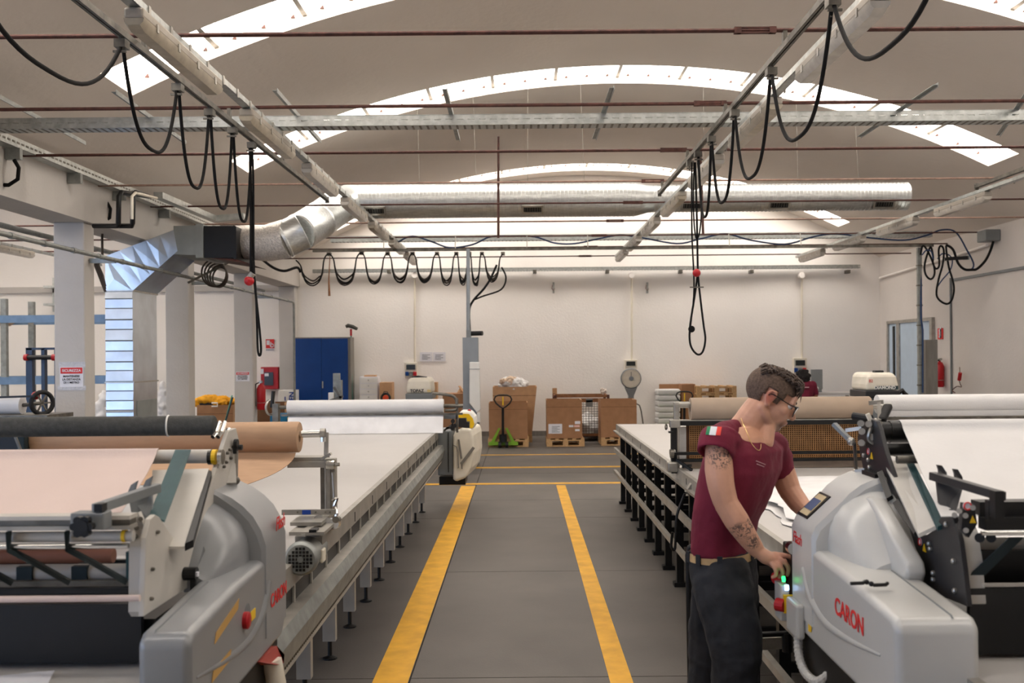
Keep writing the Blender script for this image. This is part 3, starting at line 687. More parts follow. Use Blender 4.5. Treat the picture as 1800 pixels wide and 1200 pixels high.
# fire cabinet, sign, extinguisher
t = thing('fire_alarm_cabinet', 'red fire hose cabinet with a dark window near the blue cabinet', 'cabinet', P(473, 685, 20.2))
bx(458, 489, 645, 684, 20.1, 0.2).build('box', RED, t, bevel=0.012); bx(464.5, 480, 654, 677, 20.08, 0.03).build('window', SCREEN, t)
bx(465, 472, 656, 661, 20.07, 0.02).build('label_plate', PAPER, t); bx(458, 463, 648, 657, 20.08, 0.03).build('instruction_plate', PAPER, t)
t = thing('fire_sign', 'square red and white fire hose sign above the red cabinet', 'sign', P(474, 607, 20.3))
bx(467, 482, 596, 617, 20.335, 0.006).build('sign_plate', PAPER, t); bx(467, 482, 596, 612, 20.330, 0.004).build('red_field', REDT, t)
bx(468.5, 474, 598, 606, 20.326, 0.004).build('white_symbol', PAPER, t); MB().torus(P(478, 607, 20.326), (0, 1, 0), 0.033, 0.01, 16, 6).build('white_symbol', PAPER, t)
bx(475, 477, 601, 609, 20.324, 0.004).build('white_symbol', PAPER, t)
mb = MB()
for k in range(6): pb(mb, 468+k*2.3, 469.6+k*2.3, 614, 615.4, 20.331, 0.002)
mb.build('caption', INK, t)
def extinguisher(c, label):
    t = thing('fire_extinguisher', label, 'fire extinguisher', c)
    MB().lathe(c, (0, 0, 1), [(0.06, 0), (0.075, 0.02), (0.075, 0.36), (0.05, 0.42), (0.02, 0.44), (0.02, 0.47)], 20).build('cylinder', RED, t, smooth=40)
    MB().box(c.x-0.02, c.x+0.02, c.y-0.06, c.y+0.04, c.z+0.46, c.z+0.50).build('valve', STEEL, t)
    MB().tube([c+V((0, -0.03, 0.48)), c+V((-0.09, -0.03, 0.44)), c+V((-0.1, -0.03, 0.25)), c+V((-0.09, -0.02, 0.06))], 0.012, 8).build('hose', BLACK, t, smooth=60)
    MB().torus(c+V((0, 0, 0.12)), (0, 0, 1), 0.076, 0.004, 20, 4).build('band', STEEL, t)
    return t
extinguisher(V((-4.46, 17.1, P(455, 720, 17.1).z)), 'red fire extinguisher hung on the third column')
e = PX(1652, 680, 7.26); extinguisher(V((7.26, e.y, e.z)), 'red fire extinguisher on the wall beside the doorway')
a, b = PX(1648, 577, 7.335), PX(1657, 596, 7.335)
t = thing('fire_sign', 'narrow upright red sign on the wall beside the doorway', 'sign', (7.34, (a.y+b.y)/2, b.z))
MB().box(7.335, 7.348, b.y, a.y, b.z, a.z).build('sign_plate', REDT, t); mb = MB()
for k in range(3): z = b.z+(a.z-b.z)*(0.12+0.28*k); mb.box(7.331, 7.336, b.y+0.05, a.y-0.06, z, z+0.045); mb.box(7.331, 7.336, b.y+0.05, b.y+0.1, z, z+0.08)
mb.build('white_symbol', PAPER, t)
# small drawers, box, reel
t = thing('drawer_unit', 'narrow white chest of small drawers by the back wall', 'drawers', P(648, 768, 19.9))
bx(632, 664, 662, None, 19.9, 0.35).build('carcass', PAPER, t)
for k in range(6):
    y = 664+k*10; dr = bx(633, 663, y, y+9, 19.885, 0.02).build('drawer', WHITEP, t); bx(646.5, 648.5, y+3, y+5, 19.87, 0.02).build('knob', STEEL, dr)
bx(640, 660, 659, 662, 19.95, 0.2).build('cardboard_piece', CARDL, label='flat piece of cardboard lying on the white drawers', cat='cardboard')
t = bx(667, 689, 672, None, 19.75, 0.35).build('cardboard_box', CARDL, label='upright cardboard box behind the black cable reel', cat='box')
bx(666.5, 689.5, 704.8, None, 19.15, 0.4).build('cardboard_box', CARD, label='low cardboard box carrying the black cable reel', cat='box')
c = P(678, 699, 19.3)
t = thing('cable_reel', 'black cable reel with an orange hub on a low box', 'cable reel', c-V((0, 0, 0.1)))
MB().torus(c+V((0, 0, 0)), (0, 1, 0), 0.082, 0.022, 24, 8).build('rim', BLACK, t, smooth=60); MB().cyl(c+V((0, -0.03, 0)), c+V((0, 0.03, 0)), 0.055, 20).build('hub', M('orange_plastic', (222, 78, 32), 0.4), t)
MB().tube([c+V((-0.05, 0, 0.08)), c+V((-0.03, 0, 0.12)), c+V((0.03, 0, 0.12)), c+V((0.05, 0, 0.08))], 0.01, 6).build('carry_handle', BLACK, t)
bx(752, 768, 672, None, 19.9, 0.3).build('cardboard_box', CARDL, label='tall narrow cardboard box behind the white machine head', cat='box')
bx(778, 826, 692, None, 18.9, 0.6).build('cardboard_box', CARD, label='brown box with rumpled contents behind the grey mast', cat='box')
mb = MB()
for k in range(5):
    p = P(806+k*5, 690, 19.2); mb.bar(p, p+V((random.uniform(-.1, .12), .05, random.uniform(.05, .13))), 0.07, 0.012)
mb.build('cardboard_scraps', CARDL, label='torn cardboard scraps sticking out of the box behind the mast', cat='cardboard')
# machine head with lettering (white box on grey base)
def cutter_head(name, label, d, x0, x1, y0, y1, yb, txt, colr):
    t = thing(name, label, 'machine', V((P((x0+x1)/2, 700, d).x, d+0.3, 0)))
    a, b = P(x0, y0, d), P(x1, y1, d); w = (b.x-a.x); h = a.z-b.z
    ring = lambda k, z: [V((a.x+w*i, d+j*0.55, z)) for i, j in ((k, k*0.6), (1-k, k*0.6), (1-k*0.7, 1), (k*0.7, 1))]
    MB().loft([ring(0, b.z), ring(0.0, b.z+h*0.35), ring(0.04, b.z+h*0.75), ring(0.13, a.z)]).build('hood', CREAM, t, bevel=0.035, seg=3)
    zb = P(x0, yb, d).z
    MB().box(a.x-0.01, b.x+0.01, d-0.02, d+0.57, zb, b.z).build('base_plate', GREYPL if colr else PLATEB, t, bevel=0.01)
    MB().box(a.x+0.06, b.x-0.06, d+0.06, d+0.5, 0.0, zb).build('pedestal', GREYPL, t)
    text(txt, V(((a.x+b.x)/2+(-0.03 if colr else 0.03), d-0.004, b.z+h*0.16)), (1, 0, 0), (0, 0, 1), w*(0.165 if colr else 0.135), INK if colr else WHITEP, t, bold=0.002)
    if not colr: MB().box(a.x+w*0.28, b.x-w*0.02, d-0.002, d+0.03, b.z+h*0.06, b.z+h*0.26).build('name_strip', M('teal_strip', (46, 66, 70), 0.5), t)
    else: MB().box(a.x+w*0.82, b.x-w*0.04, d-0.003, d+0.02, b.z+h*0.08, b.z+h*0.24).build('gold_mark', GOLD, t)
    return t
h1 = cutter_head('cutting_machine', 'white machine head with black letters on a grey base behind the white roll', 14.5, 714, 759, 664, 691, 702, 'TOPAZ', True)
MB().tube([P(724, 664, 14.7), P(735, 662, 14.7), P(750, 664, 14.8)], 0.02, 8).build('top_cable', BLACK, h1)
h2 = cutter_head('cutting_machine', 'white machine head with a dark name strip and black cap near the doorway', 12.0, 1522, 1580, 655, 686, 699, 'DIAMOND', False)
bx(1539, 1554, 651, 656, 12.1, 0.12).build('black_cap', BLACK, h2, bevel=0.01)
a = P(1528, 671, 11.99); text('82', a+V((0.02, 0, 0.01)), (1, 0, 0), (0, 0, 1), 0.05, REDT, h2)
MB().tube([P(1580, 690, 12.3), P(1586, 686, 12.3), P(1590, 692, 12.3), P(1600, 700, 12.3)], 0.03, 8).build('side_arm', BLACK, h2)
# grey mast carrying the cross festoon
d = 14.9; t = thing('cable_mast', 'grey square mast with white side cover and a camera-like black bracket', 'mast', V((P(827, 700, d).x, d, 0)))
bx(813, 840, 593, 715, d, 0.24).build('mast_column', GREYCOL, t)
MB().prism([P(813, 715, d), P(833, 715, d), P(842, 735, d), P(842, 750, d), P(842, 815, d), P(813, 815, d)], (0, 0.24, 0)).build('mast_foot', GREYCOL, t)
MB().prism([P(825, 636, d-0.06), P(843, 636, d-0.06), P(845, 720, d-0.06), P(838, 725, d-0.06), P(825, 708, d-0.06)], (0, 0.1, 0)).build('side_cover', WHITEP, t, bevel=0.012)
bx(824.8, 843.5, 648, 649, d-0.066, 0.02).build('cover_seam', GREYCOL, t); bx(838, 844, 725, 742, d-0.05, 0.1).build('lower_cover', WHITEP, t, bevel=0.01)
MB().cyl(P(823, 593, d+0.1), P(823, 437, d+0.1), 0.028, 12).build('pole', GREYCOL, t, smooth=60); bx(819.5, 827.5, 580, 593, d, 0.2).build('pole_socket', GREYPL, t)
MB().cyl(P(828, 586, d+0.05), P(848, 585.5, d-0.02), 0.035, 12).build('black_bracket', BLACK, t)
# ------------------------------------------------------------------ pallets, boxes, pallet trucks
def pallet(loc, label, group=None, L=0.8, W=0.75):
    t = thing('pallet', label, 'pallet', loc, group); x, y, z = loc
    for k in range(5):
        xx = x+L*k/4*0.9; MB().box(xx, xx+L*0.1, y, y+W, z+0.122, z+0.144).build('deck_board', WOOD, t)
    for k in range(3):
        yy = y+(W-0.1)*k/2
        MB().box(x, x+L, yy, yy+0.1, z+0.1, z+0.122).build('stringer_board', WOOD, t); MB().box(x, x+L, yy, yy+0.1, z, z+0.02).build('bottom_board', WOOD, t)
        for j in range(3):
            xx = x+(L-0.1)*j/2; MB().box(xx, xx+0.1, yy, yy+0.1, z+0.02, z+0.1).build('block', WOOD, t)
    return t
def carton(label, x0, x1, y0, d, dep, z0, flap=True, mt=CARD, lean=0.0):
    a, b = P(x0, y0, d), P(x1, y0, d); h = a.z-z0
    t = thing('cardboard_box', label, 'box', V(((a.x+b.x)/2, d+dep/2, z0)))
    T = 0.012
    MB().prism([(a.x, d, z0), (b.x-lean*0.4, d, z0), (b.x+lean*0.6, d, a.z), (a.x, d, a.z)], (0, T, 0)).build('front_panel', mt, t)
    MB().prism([(a.x, d+dep-T, z0), (b.x-lean*0.4, d+dep-T, z0), (b.x+lean*0.6, d+dep-T, a.z), (a.x, d+dep-T, a.z)], (0, T, 0)).build('back_panel', mt, t)
    MB().box(a.x, a.x+T, d+T, d+dep-T, z0, a.z).build('side_panel', mt, t)
    MB().prism([(b.x-lean*0.4, d+T, z0), (b.x-lean*0.4, d+dep-T, z0), (b.x+lean*0.6, d+dep-T, a.z), (b.x+lean*0.6, d+T, a.z)], (-T, 0, 0)).build('side_panel', CARDL, t)  # this side is paler: the brighter light on it is in the colour
    MB().box(a.x+T, b.x-T-lean, d+T, d+dep-T, z0, z0+T).build('bottom_panel', mt, t)
    MB().box(a.x-0.002, b.x+0.002+lean*0.4, d-0.003, d, a.z-h*0.19, a.z-h*0.18).build('crease', CARDD, t)
    return t
def xof(px, d): return (uv(px, 780)[0])*d/F
pallet(V((xof(858, 17.9), 17.9, 0)), 'wooden pallet under the box behind the green pallet truck', 'pallets under cartons', 0.73, 0.72)
carton('plain brown box on a pallet right behind the green pallet truck', 859, 927, 708, 17.92, 0.68, 0.146)
pallet(V((xof(866, 18.85), 18.85, 0)), 'wooden pallet under the tall box holding white cloth', 'pallets under cartons', 0.75, 0.9)
carton('tall leaning brown box overflowing with white cloth', 866, 938, 680, 18.87, 0.85, 0.146, lean=0.10, mt=CARDL)
def heap(name, label, cat, c, r, mt, n=14, seed=1, parent=None):
    rd = random.Random(seed); mb = MB(); c = V(c)
    for k in range(n):
        p = c+V((rd.uniform(-1, 1)*r[0]*0.7, rd.uniform(-1, 1)*r[1]*0.7, rd.uniform(0.0, 1)*r[2]*0.7)); q = rd.uniform(0.3, 0.55)
        mb.ell(p, (r[0]*q, r[1]*q, r[2]*q*1.1), n=10, m=7)
    def mods(o):
        m_ = o.modifiers.new('remesh', 'REMESH'); m_.mode = 'VOXEL'; m_.voxel_size = min(r)*0.10; m_.use_smooth_shade = True
        tx = bpy.data.textures.new(name, 'CLOUDS'); tx.noise_scale = min(r)*0.45
        dm = o.modifiers.new('crumple', 'DISPLACE'); dm.texture = tx; dm.strength = min(r)*0.5; dm.texture_coords = 'GLOBAL'
    return mb.build(name, mt, parent, label=label, cat=cat, mods=mods)
heap('cloth_heap', 'heap of white cloth bulging out of the tall leaning box', 'cloth', P(900, 681, 19.2), (0.33, 0.3, 0.17), WCLOTH, seed=3)
heap('cloth_heap', 'beige crumpled bundle on top of the white cloth heap', 'cloth', P(895, 671, 19.0), (0.15, 0.12, 0.1), M('beige_cloth', (214, 190, 166), 0.85), n=7, seed=5)
pallet(V((xof(961, 17.9), 17.9, 0)), 'wooden pallet under the box with the white label sheet', 'pallets under cartons', 0.68, 0.7)
t = carton('brown box with a white label sheet and small tags', 961, 1023, 703, 17.92, 0.66, 0.146)
bx(964, 988, 745, 762, 17.915, 0.004).build('label_sheet', PAPER, t)
mb = MB()
for k in range(5): pb(mb, 970, 984-(k % 2)*4, 749+k*2.4, 750+k*2.4, 17.912, 0.002)
mb.build('printed_lines', PRINT, t)
for (a, b, c, e, m_) in ((1010.5, 1020, 740, 745, PAPER), (1009, 1019, 747, 750.5, M('pink_tag', (232, 190, 180), 0.8)), (1000, 1008, 747, 750.5, PAPER), (1011, 1019, 754, 757.5, PAPER)): bx(a, b, c, e, 17.915, 0.004).build('tag', m_, t)
pallet(V((xof(1057, 18.0), 18.0, 0)), 'wooden pallet under the box in front of the dial scale', 'pallets under cartons', 0.7, 0.7)
carton('brown box with a creased top in front of the dial scale', 1056, 1119, 703, 18.02, 0.66, 0.146)
# wire cage
t = thing('wire_cage', 'rusty wire mesh cage holding white cloth between two boxes', 'cage', P(1022, 771, 19.0))
a, b = P(976, 697, 19.0), P(1069, 697, 19.0); zt, zb = a.z, 0.10
for yy in (19.0, 19.8):
    for zz in (zt, zt-0.09, zb+0.02): MB().box(a.x, b.x, yy-0.02, yy+0.02, zz-0.02, zz+0.02).build('rail', WOODD, t)
for xx in (a.x, b.x):
    for yy in (19.0, 19.8): MB().box(xx-0.025, xx+0.025, yy-0.025, yy+0.025, 0, zt+0.03).build('corner_post', RUST, t)
    MB().box(xx-0.015, xx+0.015, 19.0, 19.8, zt-0.02, zt+0.02).build('rail', WOODD, t)
mb = MB()
for k in range(20): x = a.x+(b.x-a.x)*k/19; mb.box(x-0.004, x+0.004, 18.996, 19.004, zb, zt-0.09)
for k in range(15): z = zb+(zt-0.1-zb)*k/14; mb.box(a.x, b.x, 18.994, 19.002, z-0.004, z+0.004)
mb.build('wire_mesh', RAILM, t)['kind'] = 'stuff'
MB().box(a.x, b.x, 19.0, 19.8, zb-0.02, zb).build('cage_floor', RUST, t)
bx(1030, 1042, 701, 715, 18.98, 0.006).build('paper_card', GREYPL, t)
heap('cloth_heap', 'white cloth scraps piled inside the wire cage', 'cloth', V(((a.x+b.x)/2+0.1, 19.4, 0.16)), (0.42, 0.33, 0.36), WCLOTH, n=18, seed=8)
bx(971, 979, 682, 700, 19.85, 0.03).build('cardboard_strip', CARDL, label='upright strip of cardboard behind the wire cage', cat='cardboard')
heap('cloth_heap', 'small tuft of grey cloth hung over the cage corner', 'cloth', P(1062, 690, 19.1), (0.07, 0.06, 0.08), M('grey_cloth', (200, 190, 180), 0.85), n=6, seed=4)
# dial scale
d = 19.3; c = P(1109.5, 665, d); t = thing('platform_scale', 'large round dial scale standing behind the boxes', 'scale', V((c.x, d, 0)))
MB().lathe(c+V((0, 0.1, 0)), (0, -1, 0), [(0.19, -0.05), (0.2, 0), (0.2, 0.08), (0.185, 0.095), (0.178, 0.085)], 40).build('dial_case', GREYPL, t, smooth=30)
MB().lathe(c+V((0, 0.006, 0)), (0, -1, 0), [(0.18, 0), (0.18, 0.008)], 40).build('dial_face', CREAM, t)
MB().cyl(c+V((0, 0.0, 0)), c+V((0, -0.02, 0)), 0.045, 20).build('hub', GREYCOL, t); MB().bar(c+V((0, -0.006, 0)), c+V((0, -0.006, 0.13)), 0.008, 0.004, (0, 1, 0)).build('needle', INK, t)
mb = MB()
for k in range(40):
    a_ = 2*PI*k/40; dr = V((math.sin(a_), 0, math.cos(a_))); mb.bar(c+V((0, -0.004, 0))+dr*0.155, c+V((0, -0.004, 0))+dr*(0.172 if k % 5 else 0.178), 0.003, 0.003, (0, 1, 0))
mb.build('scale_ticks', INK, t)
MB().loft([[V((c.x+sx*w_, d+0.08+sy*0.06, z)) for sx, sy in ((-1, -1), (1, -1), (1, 1), (-1, 1))] for w_, z in ((0.12, c.z-0.17), (0.05, c.z-0.34), (0.05, 0.1))]).build('column', GREYPL, t)
MB().box(c.x-0.3, c.x+0.3, d-0.1, d+0.6, 0.0, 0.1).build('platform', GREYPL, t)
MB().tube([P(1118, 709, 19.0), P(1124, 712, 19.0), P(1127, 722, 19.0), P(1131, 748, 19.0), P(1131, 790, 19.0)], 0.012, 8).build('side_hose', RAILM, t, smooth=60)
# pallet trucks
d = 17.72; c = P(884, 700, d)
t = thing('pallet_truck', 'green hand pallet truck standing before the plain brown box', 'pallet truck', V((c.x, d, 0)))
lp = [(868.5, 702), (871, 696.5), (876, 694.5), (884, 694), (892, 694.5), (897, 696.5), (899.5, 702), (896, 708.5), (889, 714.5), (884, 717.5), (879, 714.5), (872, 708.5)]
MB().tube([P(a, b, d) for a, b in lp], 0.014, 8, closed=True).build('handle_loop', BLACK, t, smooth=60)
MB().cyl(P(884, 697, d), P(884, 712, d), 0.012, 8).build('lever', YELP, t)
MB().cyl(P(884, 716, d), P(884, 766, d+0.05), 0.024, 10).build('shaft', BLACK, t, smooth=60)
MB().cyl(P(884, 763, d+0.1), V((c.x, d+0.1, 0.1)), 0.07, 14).build('pump', BLACK, t, smooth=60)
for s in (-1, 1):
    p = P(884+s*4, 752, d+0.12); q = P(884+s*21, 780, d+0.12)
    MB().prism([p, p+V((s*0.04, 0, 0)), q+V((s*0.02, 0, 0)), q-V((s*0.05, 0, 0))], (0, 0.02, 0)).build('chassis_plate', GREENF, t)
    MB().box(c.x+s*0.19-0.075, c.x+s*0.19+0.075, d+0.16, d+1.05, 0.045, 0.085).build('fork', GREENF, t)
    MB().cyl((c.x+s*0.035, d+0.05, 0.055), (c.x+s*0.09, d+0.05, 0.055), 0.055, 16).build('wheel', RUBBER, t, smooth=60)
MB().box(c.x-0.26, c.x+0.26, d+0.10, d+0.16, 0.04, 0.1).build('cross_plate', GREENF, t)
dup(t, (3.38, 0.9, 0), 'hand pallet truck standing before the stack of folded white cloth')
# white folded stack, box, pallet pile beyond the right table
pallet(V((xof(1156, 19.8), 19.8, 0)), 'wooden pallet under the stack of folded white cloth', 'pallets under cartons', 0.47, 0.5)
zz = P(1170, 684, 19.8).z; n = 7
for k in range(n):
    z0 = 0.145+(zz-0.145)*k/n; z1 = 0.145+(zz-0.145)*(k+1)/n-0.004; x0, x1 = xof(1157, 19.8)+random.uniform(-.01, .01), xof(1197, 19.8)+random.uniform(-.01, .01)
    MB().box(x0, x1, 19.8, 20.25, z0, z1).build('cloth_bundle', WCLOTH, bevel=0.03, seg=3, label='folded white cloth bundle, %s from the top of its stack' % ORD[n-1-k], cat='cloth bundle', group='stack of folded white cloth')
bx(1198.5, 1222, 675, None, 19.9, 0.35).build('cardboard_box', CARD, label='tall cardboard box behind the stack of folded white cloth', cat='box')
bx(1159, 1197, 675, 683.2, 20.27, 0.04).build('cardboard_sheet', CARD, label='flat cardboard sheet against the wall above the white stack', cat='cardboard')
for k in range(7):
    pallet(V((xof(1226, 19.6), 19.6, 0.144*k)), 'wooden pallet, %s from the top of the pile near the back wall' % ORD[6-k], 'pile of pallets', 0.78, 0.6)
# sorting desk with the second person, monitor
t = thing('work_desk', 'desk behind the brown roll where the curly-haired person works', 'desk', V((5.0, 17, 0)))
MB().box(4.6, 5.7, 16.7, 17.3, 0.93, 0.97).build('desk_top', TABLE, t)
for x in (4.65, 5.65):
    for y in (16.75, 17.25): MB().box(x-0.025, x+0.025, y-0.025, y+0.025, 0, 0.93).build('leg', STEEL, t)
t = thing('monitor', 'grey monitor seen from behind on the desk', 'monitor', P(1436, 692, 17.0))
bx(1426, 1446, 649, 684, 17.05, 0.05).build('screen_back', GREYPL, t, bevel=0.008); zz = P(1436, 684, 17.05).z
MB().box(P(1434, 0, 17.05).x, P(1439, 0, 17.05).x, 17.06, 17.10, 0.97, zz+0.05).build('stand', GREYPL, t)
heap('cloth_heap', 'small heap of white cloth on the desk below the monitor', 'cloth', V((xof(1430, 16.85), 16.85, 1.0)), (0.16, 0.1, 0.09), WCLOTH, n=9, seed=9)
# ------------------------------------------------------------------ right-hand corner: drop conduit with loops
d = 15.5
t = thing('drop_conduit', 'vertical grey conduit with clamps dropping from the cable tray end', 'conduit', P(1615.5, 690, d))
x = P(1615.5, 440, d).x; MB().box(x-0.03, x+0.03, d-0.03, d+0.03, 0, 3.27).build('conduit_body', GALVD, t)
for k in range(9): MB().box(x-0.038, x+0.038, d-0.035, d+0.035, 0.5+k*0.31, 0.52+k*0.31).build('clamp', RAILM, t)
MB().tube([P(1619, 445, d), P(1619, 560, d-0.05), P(1622, 580, d-0.05), P(1622, 690, d-0.05)], 0.014, 8).build('cable', BLUEC, t, smooth=60)
t = thing('festoon_cable', 'tangle of black cable loops hanging near the wall junction box', 'cable', P(1650, 440, 15.3))
S = lambda pts, r=0.016, m=CABLE: MB().tube([P(a, b, 15.2+random.uniform(-.03, .03)) for a, b in pts], r, 8).build('cable_loop', m, t, smooth=80)
def smoothpts(pts, n=5):
    out = []
    for i in range(len(pts)-1):
        p0, p1, p2, p3 = [V((*pts[max(0, min(len(pts)-1, i+k))], 0)) for k in (-1, 0, 1, 2)]
        for k in range(n):
            u_ = k/n; q = 0.5*((2*p1)+(p2-p0)*u_+(2*p0-5*p1+4*p2-p3)*u_*u_+(3*p1-p0-3*p2+p3)*u_**3); out.append((q.x, q.y))
    out.append(pts[-1]); return out
def S2(pts, r=0.016, m=CABLE, d=15.2):
    k = random.uniform(-.06, .06); return MB().tube([P(a, b, d+k) for a, b in smoothpts(pts)], r, 8).build('cable_loop', m, t, smooth=80)
S2([(1618, 448), (1622, 432), (1630, 440), (1640, 462), (1643, 478), (1640, 488), (1634, 490), (1627, 482), (1625, 468), (1629, 450), (1636, 434), (1640, 450), (1640, 462), (1645, 472), (1651, 466), (1650, 440), (1654, 432), (1659, 440), (1657, 465), (1650, 490), (1646, 515), (1651, 527), (1664, 534), (1673, 527), (1677, 508), (1674, 490), (1668, 470), (1664, 445), (1663, 432)])
S2([(1663, 432), (1667, 432), (1676, 440), (1684, 462), (1695, 473), (1708, 474), (1718, 472), (1732, 458), (1741, 440), (1746, 424)], 0.02)
S2([(1647, 505), (1656, 492), (1670, 475), (1674, 458), (1668, 448), (1656, 446), (1648, 455)], 0.010, BLUEC)
S2([(1621, 448), (1628, 440), (1637, 442), (1640, 455)], 0.010, BLUEC)
MB().bar(P(1662, 455, 15.2), P(1700, 453, 15.2), 0.06, 0.05).build('stay_arm', BLACK, t); bx(1697, 1704, 449, 456, 15.2, 0.08).build('stay_end', GREYPL, t)
a = PX(1735, 403, 7.2); t = thing('junction_box', 'grey junction box high on the wall with the doorway', 'electric box', PX(1745, 424, 7.25))
MB().box(7.12, 7.348, 15.2, 15.5, P(1745, 424, 15.3).z, P(1745, 404, 15.3).z).build('box', GREYPL, t, bevel=0.01)
MB().tube([(7.3, 20.2, 3.15), (7.3, 16.0, 3.28), (7.28, 15.5, 3.3)], 0.022, 8).build('conduit', WALL, smooth=60, label='painted conduit rising along the doorway wall to the junction box', cat='conduit')
MB().cyl((7.33, 16.95, 0), (7.33, 16.95, 2.9), 0.018, 8).build('conduit', GREYPL, smooth=60, label='thin vertical conduit on the wall beyond the doorway sign', cat='conduit')
MB().box(7.32, 7.35, 8.0, 16.9, 2.84, 2.88).build('conduit', GREYPL, label='thin level conduit along the wall below the junction box', cat='conduit')
bx(1627, 1648, 597, None, 15.62, 0.3).build('panel_cabinet', GREYD, label='narrow grey cabinet standing beside the vertical conduit', cat='cabinet')
t = thing('hand_lamp', 'small red handle hanging on a looped wire on the doorway wall', 'pull handle', PX(1687, 690, 7.3))
MB().tube([PX(1687, 645, 7.3), PX(1687, 655, 7.28)], 0.006, 6).build('wire', RUST, t); MB().cyl(PX(1688, 655, 7.28), PX(1686, 668, 7.28), 0.03, 10).build('handle', RED, t)
MB().tube([PX(a, b, 7.29) for a, b in smoothpts([(1686, 668), (1688, 675), (1690, 680), (1682, 679), (1674, 686), (1679, 690)])], 0.008, 6).build('wire', RUST, t)
# ------------------------------------------------------------------ side bay behind the columns
t = thing('storage_rack', 'grey-blue steel rack behind the first column', 'rack', V((-8.6, 16, 0)))
for px in (8, -110):
    x = P(px, 600, 16.0).x
    for y in (16.0, 16.9): MB().box(x-0.045, x+0.045, y-0.04, y+0.04, 0, P(8, 525, 16.0).z).build('upright', RACKB if px < 0 else GALVD, t)
for zz in (P(8, 561, 16).z, P(8, 669, 16).z):
    for y in (15.96, 16.9): MB().box(-9.7, -6.6, y-0.025, y+0.025, zz-0.06, zz+0.06).build('beam', RACKB, t)
MB().box(-6.65, -6.56, 15.96, 16.04, 0, 2.5).build('upright', GALVD, t)
heap('cloth_heap', 'beige wrapped bundle on the upper beam of the side bay rack', 'cloth', V((-8.55, 16.4, 2.28)), (0.18, 0.4, 0.16), M('beige_cloth', (214, 190, 166), 0.85), n=8, seed=21)
d = 13.0; t = thing('lifting_trolley', 'dark blue upright frame trolley with red grip ends', 'trolley', P(70, 720, d)-V((0, 0, P(70, 720, d).z)))
for a, b in ((45, 56), (72, 78), (95, 99)): bx(a, b, 612, None, d, 0.08).build('post', RACKD, t)
bx(45, 99, 611, 615, d, 0.06).build('top_bar', RACKD, t); MB().cyl(P(46, 628, d-0.05), P(97, 628, d-0.05), 0.03, 12).build('grip_bar', BLACK, t)
for a, b in ((43, 49), (92, 98)): MB().cyl(P(a, 628, d-0.05), P(b, 628, d-0.05), 0.042, 12).build('red_grip', RED, t)
MB().box(P(45, 0, d).x, P(99, 0, d).x, d-0.2, d+0.8, 0.03, 0.12).build('base', RACKD, t)
d = 9.6; t = thing('roll_cart', 'white wrapped fabric roll with a black spoked wheel behind the near machine', 'fabric roll', V((-5.1, d, 0)))
MB().cyl(P(-60, 712, d), P(40, 712, d), 0.085, 20).build('wrapped_roll', WSHEET, t, smooth=60)
c = P(74, 708, d); MB().torus(c, (0.75, -0.6, 0), 0.105, 0.022, 24, 8).build('wheel_rim', RUBBER, t, smooth=60)
for k in range(3):
    a_ = PI*k/3; u_ = V((0.6, 0.75, 0))*math.cos(a_)+V((0, 0, 1))*math.sin(a_); MB().bar(c-u_*0.1, c+u_*0.1, 0.014, 0.014).build('spoke', RAILM, t)
MB().cyl(P(40, 712, d), c, 0.018, 8).build('axle', RAILM, t); ball(P(63, 695, d), 0.04).build('red_knob', RED, t)
MB().bar(P(-60, 700, d-0.1), P(60, 696, d-0.1), 0.02, 0.02).build('lever', BLACK, t)
MB().box(P(-60, 0, d).x, P(98, 0, d).x, d-0.25, d+0.3, P(0, 728, d).z-0.04, P(0, 728, d).z).build('cart_top', RAILM, t)
for x in (-5.3, -4.65):
    for y in (d-0.2, d+0.25): MB().box(x-0.02, x+0.02, y-0.02, y+0.02, 0, P(0, 728, d).z-0.04).build('leg', RAILM, t)
t = thing('wall_bracket', 'perforated steel bracket fixed to the side bay wall', 'bracket', P(90, 550, 20.2))
bx(92, 96, 488, 548, 20.25, 0.09).build('upright', GALV, t); bx(76, 97, 502, 506, 19.9, 0.4).build('arm', GALV, t); bx(76, 97, 533, 537, 19.9, 0.4).build('arm', GALV, t)
t = carton('brown box filled with orange-yellow cloth between the columns', 346, 409, 712, 17.4, 0.7, 0.0)
heap('cloth_heap', 'heap of orange-yellow cloth lying in the box between the columns', 'cloth', P(378, 709, 17.75), (0.36, 0.3, 0.15), ORNG, n=18, seed=12)
t = thing('heat_gun', 'small black and white hand tool lying on the orange-yellow cloth', 'tool', P(368, 713, 17.3))
MB().bar(P(352, 711, 17.5), P(375, 709, 17.45), 0.05, 0.05).build('tool_body', BLACK, t); MB().tube([P(372, 708, 17.3), P(382, 708, 17.3), P(382, 714, 17.3), P(372, 714, 17.3)], 0.014, 6).build('grip', WHITEP, t)
MB().cyl(P(408, 695, 16.9), P(395, 745, 16.6), 0.012, 8).build('stick', TEAL, label='thin dark green stick leaning on the third column', cat='stick')
heap('wrapped_bundle', 'white plastic-wrapped bundle beside the sheet metal shaft', 'bundle', V((-6.05, 15.0, 0.27)), (0.28, 0.3, 0.85), WSHEET, n=14, seed=31)
heap('wrapped_bundle', 'white plastic-wrapped bundle half hidden behind the second column', 'bundle', V((-5.35, 14.9, 0.27)), (0.2, 0.25, 0.9), WSHEET, n=14, seed=33)
carton('dark brown box behind the fire extinguisher', 452, 500, 708, 18.4, 0.5, 0.0, mt=CARDD)
bx(474, 512, 728, None, 17.0, 0.5).build('plastic_bin', M('blue_bin', (16, 106, 148), 0.4), label='blue plastic bin below the far white roll', cat='bin', bevel=0.02)
bx(505, 512, 733, None, 16.9, 0.08).build('bottle', YELP, label='small yellow container before the blue bin', cat='container', bevel=0.015)
